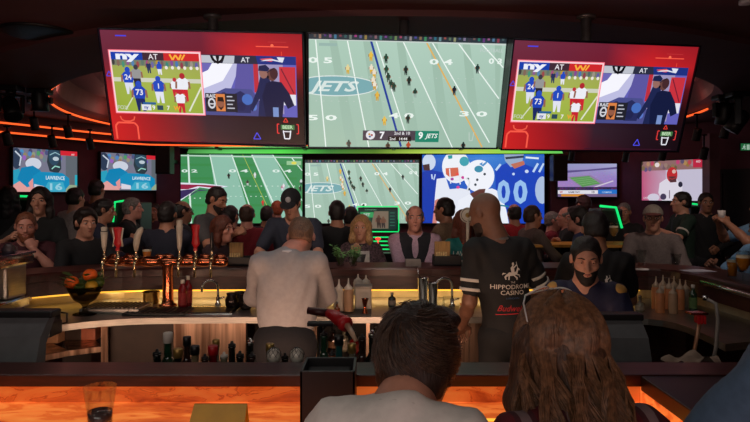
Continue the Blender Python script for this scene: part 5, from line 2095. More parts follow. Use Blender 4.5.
# glasses upside down and small things around the sinks
for i, (px, Yy) in enumerate(((232, 4.25), (240, 4.32), (246, 4.2))):
    t = thing('mixing_glass', ['round dark jug left of the white shirt elbow, left one', 'round dark jug left of the white shirt elbow, back one', 'round dark jug touching the white shirt elbow'][i], 'jug', ((px - CXP) * Yy / FPX, Yy, WZ), group='dark jugs by the sink')
    MB().lathe([(.03, 0), (.045, .02), (.05, .06), (.036, .09), (.040, .105)], 18).build('jug', mat('jug_dark', (40, 34, 32), .15, .6), t)
    MB().tube([(.042, 0, .08), (.075, 0, .07), (.075, 0, .035), (.047, 0, .03)], .005, 8).build('handle', mat('jug_dark', (40, 34, 32), .15, .6), t)
for i, px in enumerate((440, 447, 509, 516, 524)):
    Yy = 4.12 + .05 * (i % 2)
    t = thing('tumbler', ['upturned tumbler left of the striped sleeve', 'second upturned tumbler left of the striped sleeve', 'upturned tumbler right of the black printed shirt', 'second upturned tumbler right of the black printed shirt', 'third upturned tumbler right of the black printed shirt'][i], 'glass', ((px - CXP) * Yy / FPX, Yy, WZ), group='upturned tumblers on the worktop')
    MB().lathe([(.036, 0), (.030, .09), (.028, .095), (0, .095)], 18, cap=False).build('glass', CLEAR, t)

# ---------------------------------------------------------------- copper tap tower with six handles
TY = 4.33
pz = EYE - (261.5 - HYP) * TY / FPX
cx = (168 - CXP) * TY / FPX
t = thing('tap_tower', 'copper T-shaped beer tap tower on the left worktop', 'beer tap tower', (cx, TY, WZ))
hz = pz - WZ
MB().lathe([(.062, 0), (.062, .012), (.044, .02), (.038, .05), (.038, hz - .05), (.046, hz - .02), (.05, hz)], 24).build('column', M_copper, t)
xa, xb = (104 - CXP) * TY / FPX - cx, (228 - CXP) * TY / FPX - cx
prof = []
for i in range(41):
    f = i / 40
    x = xa + (xb - xa) * f
    prof.append((x, .030 + .008 * abs(math.sin(f * math.pi * 6.9))))
MB().tube([(x, 0, hz) for x, r in prof], [r * (.75 if i in (0, 40) else 1) for i, (x, r) in enumerate(prof)], 18).build('manifold', M_copper, t)
hpx = (107, 120.5, 138.5, 181.5, 197.5, 213.5)
mb = MB()
for px in (114, 129, 160, 168, 189, 205, 220):
    x = (px - CXP) * TY / FPX - cx
    mb.ball((x, 0, hz + .028), (.045, .022, .030), 14, 8)
mb.build('cowl', M_copper, t)
for i, px in enumerate(hpx):
    x = (px - CXP) * TY / FPX - cx
    sp = MB()
    sp.tube([(x, -.02, hz + .012), (x, -.065, hz + .008), (x, -.075, hz - .02), (x, -.077, hz - .105)], [.014, .013, .011, .008], 12)
    sp.lathe([(.017, -.004), (.019, .02), (.012, .03), (.009, .06), (.012, .068)], 14, c=(x, -.045, hz + .014))
    sp.build('tap_spout', mat('tap_brass', (214, 190, 150), .2, 1.0), t)
hl = [('ivory', (196, 186, 168)), ('red', (190, 26, 34)), ('ivory', (190, 176, 164)), ('ivory', (206, 196, 184)), ('red', (196, 34, 38)), ('black', (34, 30, 30))]
for i, px in enumerate(hpx):
    x = (px - CXP) * TY / FPX - cx
    nm, c3 = hl[i]
    b0 = hz + .082
    L = {0: .165, 1: .17, 2: .165, 3: .215, 4: .19, 5: .13}[i]
    MM = Matrix.Translation((x, -.045, b0))
    h = MB()
    lab = None
    if i in (0, 3):
        h.lathe([(.008, 0), (.016, .03), (.020, L * .5), (.024, L * .82), (.019, L * .86), (.022, L), (.012, L + .006)], 16, M=MM)
        lab = 'ivory tap handle'
    elif i in (1, 4):
        h.prism([(-.012, -.010), (.012, -.010), (.012, .010), (-.012, .010)], 0, .02, MM)
        h.lathe([(.008, .015), (.030, .05), (.022, L * .55), (.026, L * .8), (.034, L * .97), (.008, L)], 14, M=MM, sy=.5)
        lab = 'red tap handle flared at both ends'
    elif i == 2:
        pts = [(0, 0, 0), (.002, 0, L * .3), (.010, 0, L * .62), (.030, 0, L * .88), (.046, -.005, L)]
        h.tube(pts, [.013, .022, .024, .021, .010], 14, M=MM)
        lab = 'white curved tap handle leaning right'
    else:
        h.lathe([(.006, 0), (.012, .02), (.013, L * .8), (.009, L)], 14, M=MM)
    ho = h.build('tap_handle', mat('handle_%s' % nm, c3, .4, noise=.1), t, lab)
    if i == 0:
        MB().lathe([(.0235, L * .79), (.0235, L * .86)], 16, M=MM, cap=False).build('handle_band', M_blk, ho)
    if i == 1:
        for q in (-1, 1):
            MB().tube([(q * .034, 0, .03), (q * .026, 0, L * .5), (q * .038, 0, L * .95)], .006, 8, M=MM).build('handle_edge', mat('handle_ivory', (196, 186, 168), .4), ho)
# second tower behind the black printed shirt: only its round badge shows
c = P(467, 215, 4.35)
t = thing('tap_tower', 'white round-headed beer tap left of the bald head', 'beer tap tower', (c.x, 4.35, WZ))
hz2 = c.z - WZ
MB().lathe([(.05, 0), (.05, .012), (.030, .02), (.028, .42), (.034, .45), (.0, .46)], 20).build('column', M_copper, t)
MB().tube([(0, 0, .38), (0, -.07, .375), (0, -.075, .28)], .010, 10).build('tap_spout', M_steel2, t)
hh = MB().tube([(0, -.03, .40), (0, -.03, hz2 - .03)], [.010, .013], 12).build('tap_handle', mat('handle_ivory', (196, 186, 168), .4), t)
MM = Matrix.Translation((0, -.03, hz2)) @ Matrix.Rotation(math.radians(90), 4, 'X')
MB().lathe([(.052, -.008), (.056, 0), (.052, .008)], 24, M=MM).build('badge', mat('badge_white', (206, 200, 184), .4), hh)
MB().lathe([(.018, .0085), (.012, .013)], 16, M=MM).build('badge_boss', cg, hh)
MB().lathe([(.044, .0085), (.048, .0085), (.048, .0105), (.044, .0105)], 24, M=MM, cap=False).build('badge_ring', mat('handle_black', (34, 30, 30), .4), hh)

# ---------------------------------------------------------------- fruit bowl
FY = 4.02
c = P(85, 291, FY)
t = thing('fruit_bowl', 'glass pedestal bowl of fruit on the left worktop', 'bowl', (c.x, FY, WZ))
bz = c.z - WZ
MB().lathe([(.075, 0), (.075, .008), (.018, .02), (.014, .05), (.03, .075)], 24).build('pedestal', SMOKE, t)
MB().lathe([(.03, .075), (.07, .10), (.10, .15), (.115, .19), (.110, .19), (.095, .152), (.065, .106), (.0, .085)], 28, cap=False).build('bowl', SMOKE, t)
orange = mat('orange_peel', (226, 96, 20), .45, noise=.12, scale=60, bump=.2)
for dx, dy, dz, r, lab, mm, kind in ((-.078, -.02, .215, .046, 'bright orange on the left of the fruit bowl', orange, 'orange'), (.03, .01, .262, .046, 'bright orange on top of the fruit bowl', orange, 'orange'),
                                     (.06, -.035, .195, .040, 'yellow lemon at the front right of the fruit bowl', mat('lemon_peel', (190, 150, 40), .45, noise=.1, scale=50), 'lemon'),
                                     (-.01, -.04, .175, .042, 'green lime at the front of the fruit bowl', mat('lime_peel', (60, 84, 28), .45, noise=.15, scale=50), 'lime'),
                                     (.0, .05, .19, .042, 'green lime at the back of the fruit bowl', mat('lime_peel', (60, 84, 28), .45), 'lime'),
                                     (.085, .02, .215, .036, 'small green lime on the right of the fruit bowl', mat('lime_peel', (60, 84, 28), .45), 'lime')):
    f = thing(kind, lab, 'fruit', (c.x + dx, FY + dy, WZ + dz), group='fruit in the pedestal bowl')
    MB().ball((0, 0, 0), (r, r, r * .95), 20, 14).build('peel', mm, f)
    MB().lathe([(.006, r * .93), (.005, r * .96), (0, r * .965)], 8, cap=False).build('stem_end', mat('stem_green', (60, 70, 30), .6), f)
lv = MB()
for k in range(26):
    a = 2 * math.pi * k / 26 + rng.rand() * .3
    rr = .05 + .06 * rng.rand()
    z0 = .18 + .09 * rng.rand()
    p0 = Vector((rr * math.cos(a), rr * math.sin(a), z0))
    dr = Vector((math.cos(a), math.sin(a), .25 + .5 * rng.rand())).normalized()
    sd = dr.cross(Vector((0, 0, 1))).normalized() * (.024 + .010 * rng.rand())
    L = .075 + .03 * rng.rand()
    lv.add([p0, p0 + dr * L * .5 + sd, p0 + dr * L - Vector((0, 0, .008)), p0 + dr * L * .5 - sd, p0 + dr * L * .5 + Vector((0, 0, .006))], [(0, 1, 4), (1, 2, 4), (2, 3, 4), (3, 0, 4)], True)
lv.build('leaves', mat('bowl_leaf', (64, 88, 38), .5, noise=.3, scale=30), t)

# ---------------------------------------------------------------- coffee machine at the left end
MXc = P(8, 280, 3.75)
t = thing('coffee_machine', 'chrome coffee machine at the far left end of the bar', 'coffee machine', (MXc.x - .09, 3.70, WZ + .075))
MB().lathe([(.02, -.075), (.02, 0)], 10, c=(-.28, -.15, 0)).lathe([(.02, -.075), (.02, 0)], 10, c=(.08, -.15, 0)).lathe([(.02, -.075), (.02, 0)], 10, c=(.08, .2, 0)).lathe([(.02, -.075), (.02, 0)], 10, c=(-.28, .2, 0)).build('feet', M_blk, t)
MB().box(-.34, .12, -.20, .24, 0, .07, .012).build('base', M_steel2, t)
MB().box(-.34, .10, .02, .24, .07, .28, .02).build('body', M_steel, t)
MB().box(-.36, .15, -.20, .24, .28, .345, .015).build('top_housing', M_steel2, t)
MB().box(-.36, .155, -.22, .25, .345, .36, .004).build('cup_rail', mat('rail_blue', (120, 120, 150), .2, .9), t)
for x in (-.24, -.06):
    g = MB().lathe([(.036, .28), (.038, .22), (.030, .21), (.030, .19)], 18, c=(x, -.10, 0)).build('group_head', mat('warm_brass', (226, 180, 120), .25, 1.0), t)
    MB().tube([(x, -.12, .20), (x + .01, -.24, .185)], [.011, .014], 10).build('portafilter_handle', M_blk, g)
MB().tube([(.07, -.14, .28), (.09, -.16, .18), (.10, -.17, .08)], .006, 8).build('steam_wand', M_steel2, t)
for i in range(4):
    x, y = -.25 + i * .11, .02 + .05 * (i % 2)
    k = thing('cup', ['upturned dark cup at the left end of the coffee machine top', 'upturned dark cup second on the coffee machine top', 'upturned dark cup third on the coffee machine top', 'upturned dark cup nearest the bearded man on the coffee machine'][i], 'cup', (t.location.x + x, t.location.y + y, WZ + .435), group='cups on the coffee machine')
    MB().lathe([(.038, 0), (.034, .03), (.024, .055), (.018, .06)], 18).build('cup_body', mat('cup_dark', (70, 60, 64), .3), k)
    MB().tube([(.035, 0, .015), (.056, 0, .02), (.054, 0, .042), (.028, 0, .046)], .004, 8).build('handle', mat('cup_dark', (70, 60, 64), .3), k)
# tampers and jugs beside it
c = P(27, 297, 3.55)
t = thing('tamper', 'coffee tamper with a round chrome head beside the coffee machine', 'tamper', (c.x, 3.55, WZ))
MB().lathe([(.030, 0), (.030, .02), (.010, .03), (.010, .07), (.020, .085), (.024, .10), (.012, .112)], 18).build('tamper', M_steel2, t)
c = P(50, 303, 3.55)
t = thing('milk_jug', 'dark milk jug left of the fruit bowl', 'jug', (c.x, 3.58, WZ))
MB().lathe([(.045, 0), (.048, .01), (.042, .08), (.046, .115)], 20).build('jug', M_blk, t)
MB().tube([(.044, 0, .10), (.085, 0, .095), (.085, 0, .04), (.046, 0, .03)], .006, 8).build('handle', M_blk, t)
c = P(37, 306, 3.4)
t = thing('knock_box', 'black knock-out box in front of the milk jug', 'box', (c.x, 3.42, WZ))
MB().box(-.11, .10, -.07, .07, 0, .08, .012).build('box', M_blk, t)
MB().tube([(-.09, 0, .085), (.08, 0, .085)], .010, 10).build('knock_bar', M_blkm, t)
# things on the open shelf
for i, (px, w) in enumerate(((53, .10), (75, .12), (90, .10))):
    Yy = 3.9 if i else 3.82
    t = thing('shelf_tub', ['pale tub at the left of the open shelf', 'dark tub in the middle of the open shelf', 'copper coloured tub at the right of the open shelf'][i], 'tub', ((px - CXP) * (Yy + .1) / FPX, Yy + .12, .735))
    MB().box(-w / 2, w / 2, -.05, .05, 0, .085, .01).build('tub_body', mat('tub_%d' % i, [(170, 130, 96), (60, 48, 42), (190, 110, 80)][i], .4), t)
    MB().box(-w / 2 - .003, w / 2 + .003, -.053, .053, .08, .092, .003).build('lid', M_blk if i else mat('tub_lid', (150, 142, 132), .4), t)

# ---------------------------------------------------------------- black till printers left and right, black caddies
def till(pxa, pxb, pya, pyb, Y, lab, depth=.34, roll=True):
    xa, xb = (pxa - CXP) * Y / FPX, (pxb - CXP) * Y / FPX
    zt = EYE - (pya - HYP) * Y / FPX
    t = thing('till', lab, 'till', ((xa + xb) / 2, Y, RZ - .2), group='black tills facing the bartenders')
    w, h = (xb - xa) / 2, zt - RZ + .2
    MB().box(-w, w, 0, depth, .0, .12, .01).box(-w * .8, w * .8, .08, depth - .05, .12, h * .5).build('base', M_blk, t)
    # curved back of the tilted display
    ptsb = [(0.0, h * .42), (.0, h * .70), (.03, h * .86), (.10, h * .99), (.12, h), (.14, h * .98), (.07, h * .80), (.05, h * .42)]
    m = MB()
    n = len(ptsb)
    vs = [(-w, y, z) for y, z in ptsb] + [(w, y, z) for y, z in ptsb]
    fs = [tuple(range(n)), tuple(reversed(range(n, 2 * n)))] + [(i, (i + 1) % n, n + (i + 1) % n, n + i) for i in range(n)]
    m.add(vs, fs)
    m.build('display_back', mat('till_back', (100, 102, 104), .5, noise=.08), t)
    MB().box(-w - .01, w + .01, .09, .16, h * .97, h + .012, .006).build('display_rim', M_blk, t)
    return t


till(-40, 36, 319, 366, 2.25, 'large black till at the lower left')
till(600, 652, 322, 366, 2.35, 'smaller black till right of the long-haired person')


def caddy(x, y, z, lab, w=.17, h=.135, d=.13, block=True, grp=None):
    t = thing('bar_caddy', lab, 'caddy', (x, y, z), group=grp)
    m = MB()
    m.box(-w / 2, w / 2, -d / 2, -d / 2 + .008, 0, h, .002).box(-w / 2, w / 2, d / 2 - .008, d / 2, 0, h, .002).box(-w / 2, -w / 2 + .008, -d / 2, d / 2, 0, h, .002).box(w / 2 - .008, w / 2, -d / 2, d / 2, 0, h, .002).box(-w / 2, w / 2, -d / 2, d / 2, 0, .008)
    m.build('box', M_blk, t)
    MB().box(-w * .42, w * .40, -d * .36, d * .36, .008, h * .86, .006).build('napkins', mat('napkin_black', (26, 28, 28), .8, noise=.2), t)
    if block:
        MB().box(-w * .44, w * .12, -.012, .012, .01, h + .11, .003).build('wood_card', mat('pale_wood', (150, 112, 62), .5, noise=.25, scale=8, stretch=(6, 1, 1)), t)
        s = MB()
        for k in range(5):
            s.box(-w * .40 + k * .018, -w * .40 + k * .018 + .013, -d * .34, -d * .28, h * .5, h + .03, .002)
        s.build('sachets', mat('sachet', (186, 160, 110), .5, noise=.4, scale=80), t)
    return t


caddy((329.5 - CXP) * 1.76 / FPX, 1.76, 1.05, 'black caddy on the near bar beside the short-haired person', .155, .155, .15, False)
c = P(240, 262, 4.78)
caddy(c.x, 4.79, BZ, 'black caddy with a wooden card left of the white shirt on the far ledge', .19, .07, .13, True, 'black caddies on the far ledge')
c = P(443, 262, 4.78)
caddy(c.x + .03, 4.79, BZ, 'black caddy with a wooden card right of the folded arms on the far ledge', .22, .08, .13, True, 'black caddies on the far ledge')
c = P(413, 262, 4.75)
t = thing('napkin_stack', 'stack of grey napkins in front of the folded arms', 'napkins', (c.x, 4.76, BZ))
mb = MB()
for k in range(7):
    mb.box(-.06 + .002 * (k % 2), .06, -.055, .055, k * .007, k * .007 + .006, .001)
mb.build('napkins', mat('napkin_grey', (120, 112, 106), .8), t)

# mint in two glasses
for i, px in enumerate((340, 353)):
    c = P(px, 262, 4.72)
    t = thing('mint_bunch', ['left bunch of green mint in a glass on the far ledge', 'right bunch of green mint in a glass on the far ledge'][i], 'herbs', (c.x, 4.74, BZ), group='mint on the far ledge')
    MB().lathe([(0, 0), (.030, 0), (.034, .075), (.031, .075), (.028, .006), (0, .006)], 18, cap=False).build('glass', CLEAR, t)
    st, lf = MB(), MB()
    for k in range(13):
        a = rng.rand() * 6.28
        tip = Vector((.075 * math.cos(a) * (.4 + .6 * rng.rand()), .05 * math.sin(a), .10 + .07 * rng.rand()))
        st.tube([(.01 * math.cos(a), .01 * math.sin(a), .01), tip * .6, tip], .0022, 5)
        for j in range(7):
            q = tip * (.55 + .45 * rng.rand())
            b = rng.rand() * 6.28
            dr = Vector((math.cos(b), math.sin(b), .3)).normalized()
            sd = dr.cross(Vector((0, 0, 1))).normalized() * .010
            L = .026 + .012 * rng.rand()
            lf.add([q, q + dr * L * .5 + sd, q + dr * L, q + dr * L * .5 - sd, q + dr * L * .5 + Vector((0, 0, .004))], [(0, 1, 4), (1, 2, 4), (2, 3, 4), (3, 0, 4)], True)
    st.build('stems', mat('mint_stem', (60, 90, 44), .6), t)
    lf.build('leaves', mat('mint_leaf', (96, 160, 84), .5, noise=.3, scale=40), t)

# glasses on the far ledge
def pint(x, y, z, label, beer, h=.15, fill=.75, group=None, stem=False):
    t = thing('beer_glass' if beer else 'empty_glass', label, 'glass', (x, y, z), group=group)
    if stem:
        MB().lathe([(0, 0), (.034, 0), (.034, .004), (.006, .010), (.005, .05), (.020, .07), (.042, .115), (.044, .15), (.036, .20), (.0345, .20), (.042, .15), (.040, .117), (.018, .074), (0, .068)], 22, cap=False).build('glass', CLEAR, t)
        if beer:
            MB().lathe([(.004, .070), (.018, .076), (.0395, .118), (.0415, .15), (.0415, .155)], 22).build('beer', mat('beer_%d' % beer[0], beer, .1, noise=.05, coat=.5), t)
            MB().lathe([(.0415, .155), (.0395, .172), (0, .174)], 20, cap=False).build('foam', mat('foam', (230, 214, 186), .8), t)
        return t
    MB().lathe([(0, 0), (.030, 0), (.033, h * .5), (.042, h), (.0395, h), (.030, h * .5), (.027, .008), (0, .008)], 22, cap=False).build('glass', CLEAR, t)
    if beer:
        f = h * fill
        MB().lathe([(.026, .010), (.029, h * .5), (.029 + .009 * max(0, (fill - .5) / .5), f)], 20).build('beer', mat('beer_%d' % beer[0], beer, .1, noise=.05, coat=.5), t)
        MB().lathe([(.036 * (.8 + .2 * fill), f), (.036 * (.8 + .2 * fill), f + .012), (0, f + .013)], 20, cap=False).build('foam', mat('foam', (230, 214, 186), .8), t)
    return t


AM, OR = (196, 116, 24), (220, 120, 40)
c = P(147, 262, 4.78)
pint(c.x, 4.78, BZ, 'glass of orange drink behind the copper tap tower', OR, .15)
c = P(745, 290, 3.05)
pint(2.375, 3.87, BZ, 'stemmed glass of amber beer at the right edge of the bar', AM, stem=True)
pint(2.43, 4.08, BZ, 'second amber beer glass behind the stemmed one at the right edge', AM, .14)
c = P(676, 265, 4.9)
pint((676 - CXP) * 4.8 / FPX, 4.80, BZ, 'empty tumbler on the far ledge in front of the grey sweater', None, .09)
pint((641 - CXP) * 4.8 / FPX, 4.80, BZ, 'empty glass on the far ledge left of the grey sweater', None, .12)
c = P(100, 391, 1.60)
t = pint(c.x, 1.60, 1.05, 'tall glass with a grey dark drink on the near onyx bar at left', None, .14)
MB().lathe([(.027, .010), (.029, .05), (.031, .075), (0, .076)], 22).build('drink', mat('dark_drink', (84, 74, 74), .15, coat=.4), t)

# folded gold menu card on the near bar
MYc = 1.60
a, b = P(192, 404, MYc), P(247, 404, MYc)
t = thing('menu_card', 'folded olive gold menu card standing on the near onyx bar', 'menu card', ((a.x + b.x) / 2, MYc, 1.05))
w = (b.x - a.x) / 2
h = a.z - 1.05
gm = mat('olive_gold_card', (190, 160, 24), .45, noise=.08, scale=20)
mc = MB()
mc.add([(-w - .012, -.035, 0), (w - .006, -.035, 0), (w, 0, h), (-w + .006, 0, h), (-w - .012, -.032, 0), (w - .006, -.032, 0), (w, .003, h), (-w + .006, .003, h)], [(0, 1, 2, 3), (7, 6, 5, 4), (0, 4, 5, 1), (1, 5, 6, 2), (2, 6, 7, 3), (3, 7, 4, 0)])
mc.add([(-w - .006, .038, 0), (w, .038, 0), (w, 0, h), (-w + .006, 0, h), (-w - .006, .041, 0), (w, .041, 0), (w, .004, h), (-w + .006, .004, h)], [(0, 1, 2, 3), (7, 6, 5, 4), (0, 4, 5, 1), (1, 5, 6, 2), (2, 6, 7, 3), (3, 7, 4, 0)])
mc.build('card', gm, t)
pm = Pic(.062, .016, .00002)
pm.text('Leaderboard', .5, .5, .62, (206, 190, 110), 0, .3, .96)
f = pm.build('card_print', t, 0)
f.location = (.006, -.0235, h * .36)
f.rotation_euler = (-math.atan2(.035, h), 0, 0)

# paper, chrome rail tube and beverage gun on the right wing
c = P(696, 277, 3.95)
t = thing('paper_sheet', 'white paper sheet on the bar right of the squeeze bottle cluster', 'paper', (2.38, 4.42, BZ), .2)
MB().box(-.10, .10, -.07, .07, 0, .003).build('sheet', mat('paper_white', (206, 206, 220), .7), t)
t = thing('glass_rail', 'curved chrome rail along the inner edge of the right wing', 'rail', (0, 0, BZ))
MB().tube([(2.262, 4.15, -.045), (2.262, 3.8, -.045), (2.262, 3.4, -.045), (2.262, 2.9, -.045)], .020, 12).build('tube', M_steel2, t)
for y in (4.05, 3.5, 3.0):
    MB().tube([(2.262, y, -.045), (2.315, y, -.045)], .010, 10).build('bracket', M_steel2, t)
t = thing('beverage_gun', 'red beverage gun in its holster with a pale hose, right of the squeeze bottles', 'beverage gun', P(699, 318, 3.45))
MB().box(-.05, .05, -.01, .06, .018, .03, .003).build('holster', M_copper, t)
MB().box(-.028, .028, -.03, .01, -.025, .018, .008).build('gun_head', cr, t)
mb = MB()
for i in range(3):
    mb.box(-.024 + i * .018, -.012 + i * .018, -.034, -.028, -.03, .014, .002)
mb.build('buttons', mat('collar_red', (200, 36, 40), .35), t)
MB().tube([(0, -.01, -.02), (-.02, -.02, -.09), (-.045, -.03, -.19), (-.05, -.02, -.26)], [.012, .011, .010, .010], 10).build('hose', mat('hose_tan', (170, 124, 96), .35, .3), t)
t = thing('drain_hose', 'grey hose hanging below the right wing', 'hose', P(716, 320, 3.3))
MB().tube([(-.03, .05, .11), (0, 0, .09), (.005, -.01, 0), (.0, 0, -.15), (-.02, 0, -.24)], .010, 10).build('hose', mat('hose_grey', (140, 132, 126), .4), t)
MB().lathe([(.016, .10), (.016, .125)], 10, c=(-.03, .05, 0)).build('fitting', M_steel2, t)
t = thing('bar_cloth', 'crumpled pale bar cloth behind the near ledge on the right', 'cloth', P(695, 362, 2.14))
mb = MB()
nx, ny = 16, 10
vs = [((i / (nx - 1) - .5) * .20, (j / (ny - 1) - .5) * .10, .016 * math.sin(i * .9) * math.cos(j * .8) + .02 * math.exp(-((i - 8) / 4) ** 2)) for j in range(ny) for i in range(nx)]
fs = [(j * nx + i, j * nx + i + 1, (j + 1) * nx + i + 1, (j + 1) * nx + i) for j in range(ny - 1) for i in range(nx - 1)]
mb.add(vs, fs, True)
mb.add([(x, y, z - .004) for x, y, z in vs], [tuple(reversed(f)) for f in fs], True)
mb.build('cloth', mat('cloth_pale', (140, 120, 104), .9), t)
t = thing('under_bar_unit', 'dark under-bar fridge behind the near ledge on the right', 'fridge', (1.2, 2.2, 0))
MB().box(-.22, .30, -.12, .42, .05, .86, .01).build('body', M_blk, t)
MB().box(-.22, .30, .42, .44, .08, .84, .004).build('door', M_blkm, t)
MB().box(-.23, .31, -.13, .45, .86, .885, .004).build('top', mat('fridge_top', (52, 46, 44), .35, .6), t)
for i, (px, lab) in enumerate(((662, 'tan paper cup left of the two behind the small till'), (672, 'grey paper cup right of the two behind the small till'))):
    c = P(px, 332, 2.45)
    t = thing('paper_cup', lab, 'cup', (c.x, 2.45, .885), group='paper cups by the small till')
    MB().lathe([(.026, 0), (.036, .10), (.038, .104), (.034, .10), (.024, .006), (0, .006)], 20, cap=False).lathe([(.026, 0), (0, 0)], 20, cap=False).build('cup_body', mat('cup_%d' % i, [(120, 92, 66), (92, 84, 76)][i], .7), t)
    MB().lathe([(.0315, .05), (.0345, .085)], 20, cap=False).build('sleeve', mat('cup_sleeve', (74, 54, 40), .8), t)

# ---------------------------------------------------------------- betting terminal and green neon frames
BY = 7.1
a, b = P(358, 207.5, BY), P(398, 231, BY)
cx, w = (a.x + b.x) / 2, (b.x - a.x) / 2
t = thing('betting_terminal', 'betting terminal with a green lit screen between the blonde person and the vest', 'terminal', (cx, BY, 0))
MB().box(-w * .8, w * .8, .05, .50, 0, .95, .02).build('cabinet', M_blk, t)
MB().box(-w, w, .02, .10, b.z, a.z, .01).build('screen_housing', M_blk, t)
p = pic_terminal()
f = p.build('screen_picture', t, .55)
f.location = (0, .017, (a.z + b.z) / 2)
f.scale = (2 * w - .03, .5, (a.z - b.z - .03) / .5625)
m = MB()
for x0, z0, x1, z1 in ((-w - .01, a.z + .01, w + .01, a.z + .01), (-w - .01, b.z - .01, w + .01, b.z - .01), (-w - .01, a.z, -w - .01, b.z), (w + .01, a.z, w + .01, b.z)):
    m.tube([(x0, .03, z0), (x1, .03, z1)], .007, 6)
for k in range(4):
    m.tube([(-w * .9, -.05 + .03 * k, b.z - .07 - .05 * k), (w * .9, -.05 + .03 * k, b.z - .07 - .05 * k)], .008, 6)
m.build('neon_edge', M_green, t)
MB().box(-w * .9, w * .9, -.12, .06, .93, 1.02, .01).build('console', M_blkm, t)
MB().ball((.0, -.10, 1.19), (.035, .02, .018), 12, 8).tube([(0, -.08, 1.02), (0, -.10, 1.18)], .008, 8).build('red_lamp', mat('red_lamp', (255, 70, 60), .4, noise=0, emit=1.2), t)


def neon(pts, Y, lab, post=None):
    q = [P(px, py, Y) for px, py in pts]
    c = q[len(q) // 2].copy()
    t = thing('terminal', lab, 'terminal', (c.x, Y, 0), group='terminals with green neon edges')
    q2 = [v - Vector((c.x, Y, 0)) for v in q]
    MB().tube(q2, .013, 8).build('neon_edge', M_green, t)
    xs = [v.x for v in q2]
    zt = max(v.z for v in q2)
    MB().box(min(xs) + .02, max(xs) + .02, .02, .40, 0, zt - .03, .02).build('cabinet', M_blk, t)


neon([(600, 206), (616, 207.5), (622, 228)], 6.3, 'terminal with a bent green neon edge behind the second black shirt')
neon([(113, 222), (115, 202), (130, 200), (138, 200)], 7.2, 'terminal with a green neon edge behind the red tap handle')
neon([(16, 196), (31, 196.5)], 7.4, 'terminal with a short green neon edge at the far left under the leftmost screen')
neon([(690, 203.5), (703, 205)], 8.9, 'terminal with a short green neon edge under the rightmost wall screen')

# low tables lit from above in the room beyond
for px, Yy, lab in ((557, 6.6, 'yellow lit table beyond the bar behind the striped sleeve'), (622, 5.9, 'wooden table with a wine glass beyond the bar')):
    x = (px - CXP) * Yy / FPX
    t = thing('table', lab, 'table', (x, Yy, 0), group='tables beyond the bar')
    zt = EYE - (243 - HYP) * Yy / FPX
    MB().box(-.32, .32, -.22, .22, zt - .03, zt, .006).build('table_top', mat('honey_wood', (196, 140, 60), .35, noise=.2, scale=6), t)
    MB().lathe([(.035, .02), (.035, zt - .03)], 14).build('post', M_blkm, t)
    MB().lathe([(.22, 0), (.22, .02), (.03, .03)], 20).build('foot', M_blkm, t)
    if px == 622:
        pint(x - .10, Yy - .05, zt, 'wine glass of pale drink on the wooden table beyond the bar', (190, 150, 90), stem=True)
lamp('table_light', 'SPOT', (2.0, 6.4, 2.8), 16, (1.0, .75, .4), (2.05, 6.5, 1.1), .05, spot=22)


# ---------------------------------------------------------------- people
DK, BR, LB, GY, BLD, RED = (26, 18, 16), (58, 36, 24), (104, 74, 50), (112, 106, 102), (176, 138, 92), (92, 44, 28)

# ---- behind the bar
white = mat('pale_shirt', (158, 154, 156), .75, noise=.05, scale=40, bump=.1)
pw = person('bartender in a loose white shirt seen from behind, head bowed', 301, 218, 3.45, 4, lean=12, side=2, headoff=.06, pitch=-40, hunch=.055, w=1.05, belly=1.12, arms=('work', 'work'), skin='pink', hair=('buzz', (104, 76, 58)),
            shirt=(206, 206, 210), shirt_mat=white, trousers=(20, 20, 26), eyes=False, tucked=True, sleeve='long', collar=(200, 200, 204), cell=.012)
black = mat('black_jersey', (17, 17, 19), .8, noise=.1, scale=60, bump=.1)
pb = person('bald bartender in a black printed shirt with striped sleeves, seen from behind', 485, 193, 3.42, 8, lean=3, side=-6, headoff=-.05, yaw=40, pitch=-22, w=.90, belly=1.06, arms=(((.17, .16, -.46), (.15, -.9, -.2), 'relaxed'), ((.27, .26, -.36), (.4, -.8, -.3), 'grip')), skin='shaven', hair=('none', (74, 54, 44)),
            beard=(44, 30, 24), shirt=(17, 17, 19), shirt_mat=black, trousers=(16, 16, 18), sleeve='short', eyes=False, collar=(110, 104, 100), cell=.012)
p2 = person('bartender with dark short hair in a black printed shirt, behind the bearded one', 595, 212, 3.62, -10, lean=8, pitch=-20, arms=('belly', 'belly'), skin='olive', hair=('short', DK), shirt=(17, 17, 19), shirt_mat=black,
            trousers=(16, 16, 18), sleeve='short', eyes=False, cell=.012)
navy = mat('navy_jersey', (26, 26, 60), .7, noise=.15, scale=50, bump=.1)
pbd = person('bearded bartender in a navy and gold jersey looking down', 586, 237.5, 2.87, 162, lean=8, pitch=-12, yaw=4, lids=1, arms=('work', 'work'), skin='fair', hair=('short', DK), beard=(24, 17, 15), shirt=(26, 26, 60), shirt_mat=navy,
             trousers=(22, 22, 26), sleeve='short', cell=.012, hcell=.007, eyes=True)

M_wprint = mat('white_print', (206, 200, 190), .7, noise=0)
M_rprint = mat('red_print', (170, 24, 34), .7, noise=0)
M_bprint = mat('blue_print', (60, 90, 130), .7, noise=0)
M_gprint = mat('gold_print', (184, 140, 70), .7, noise=0)


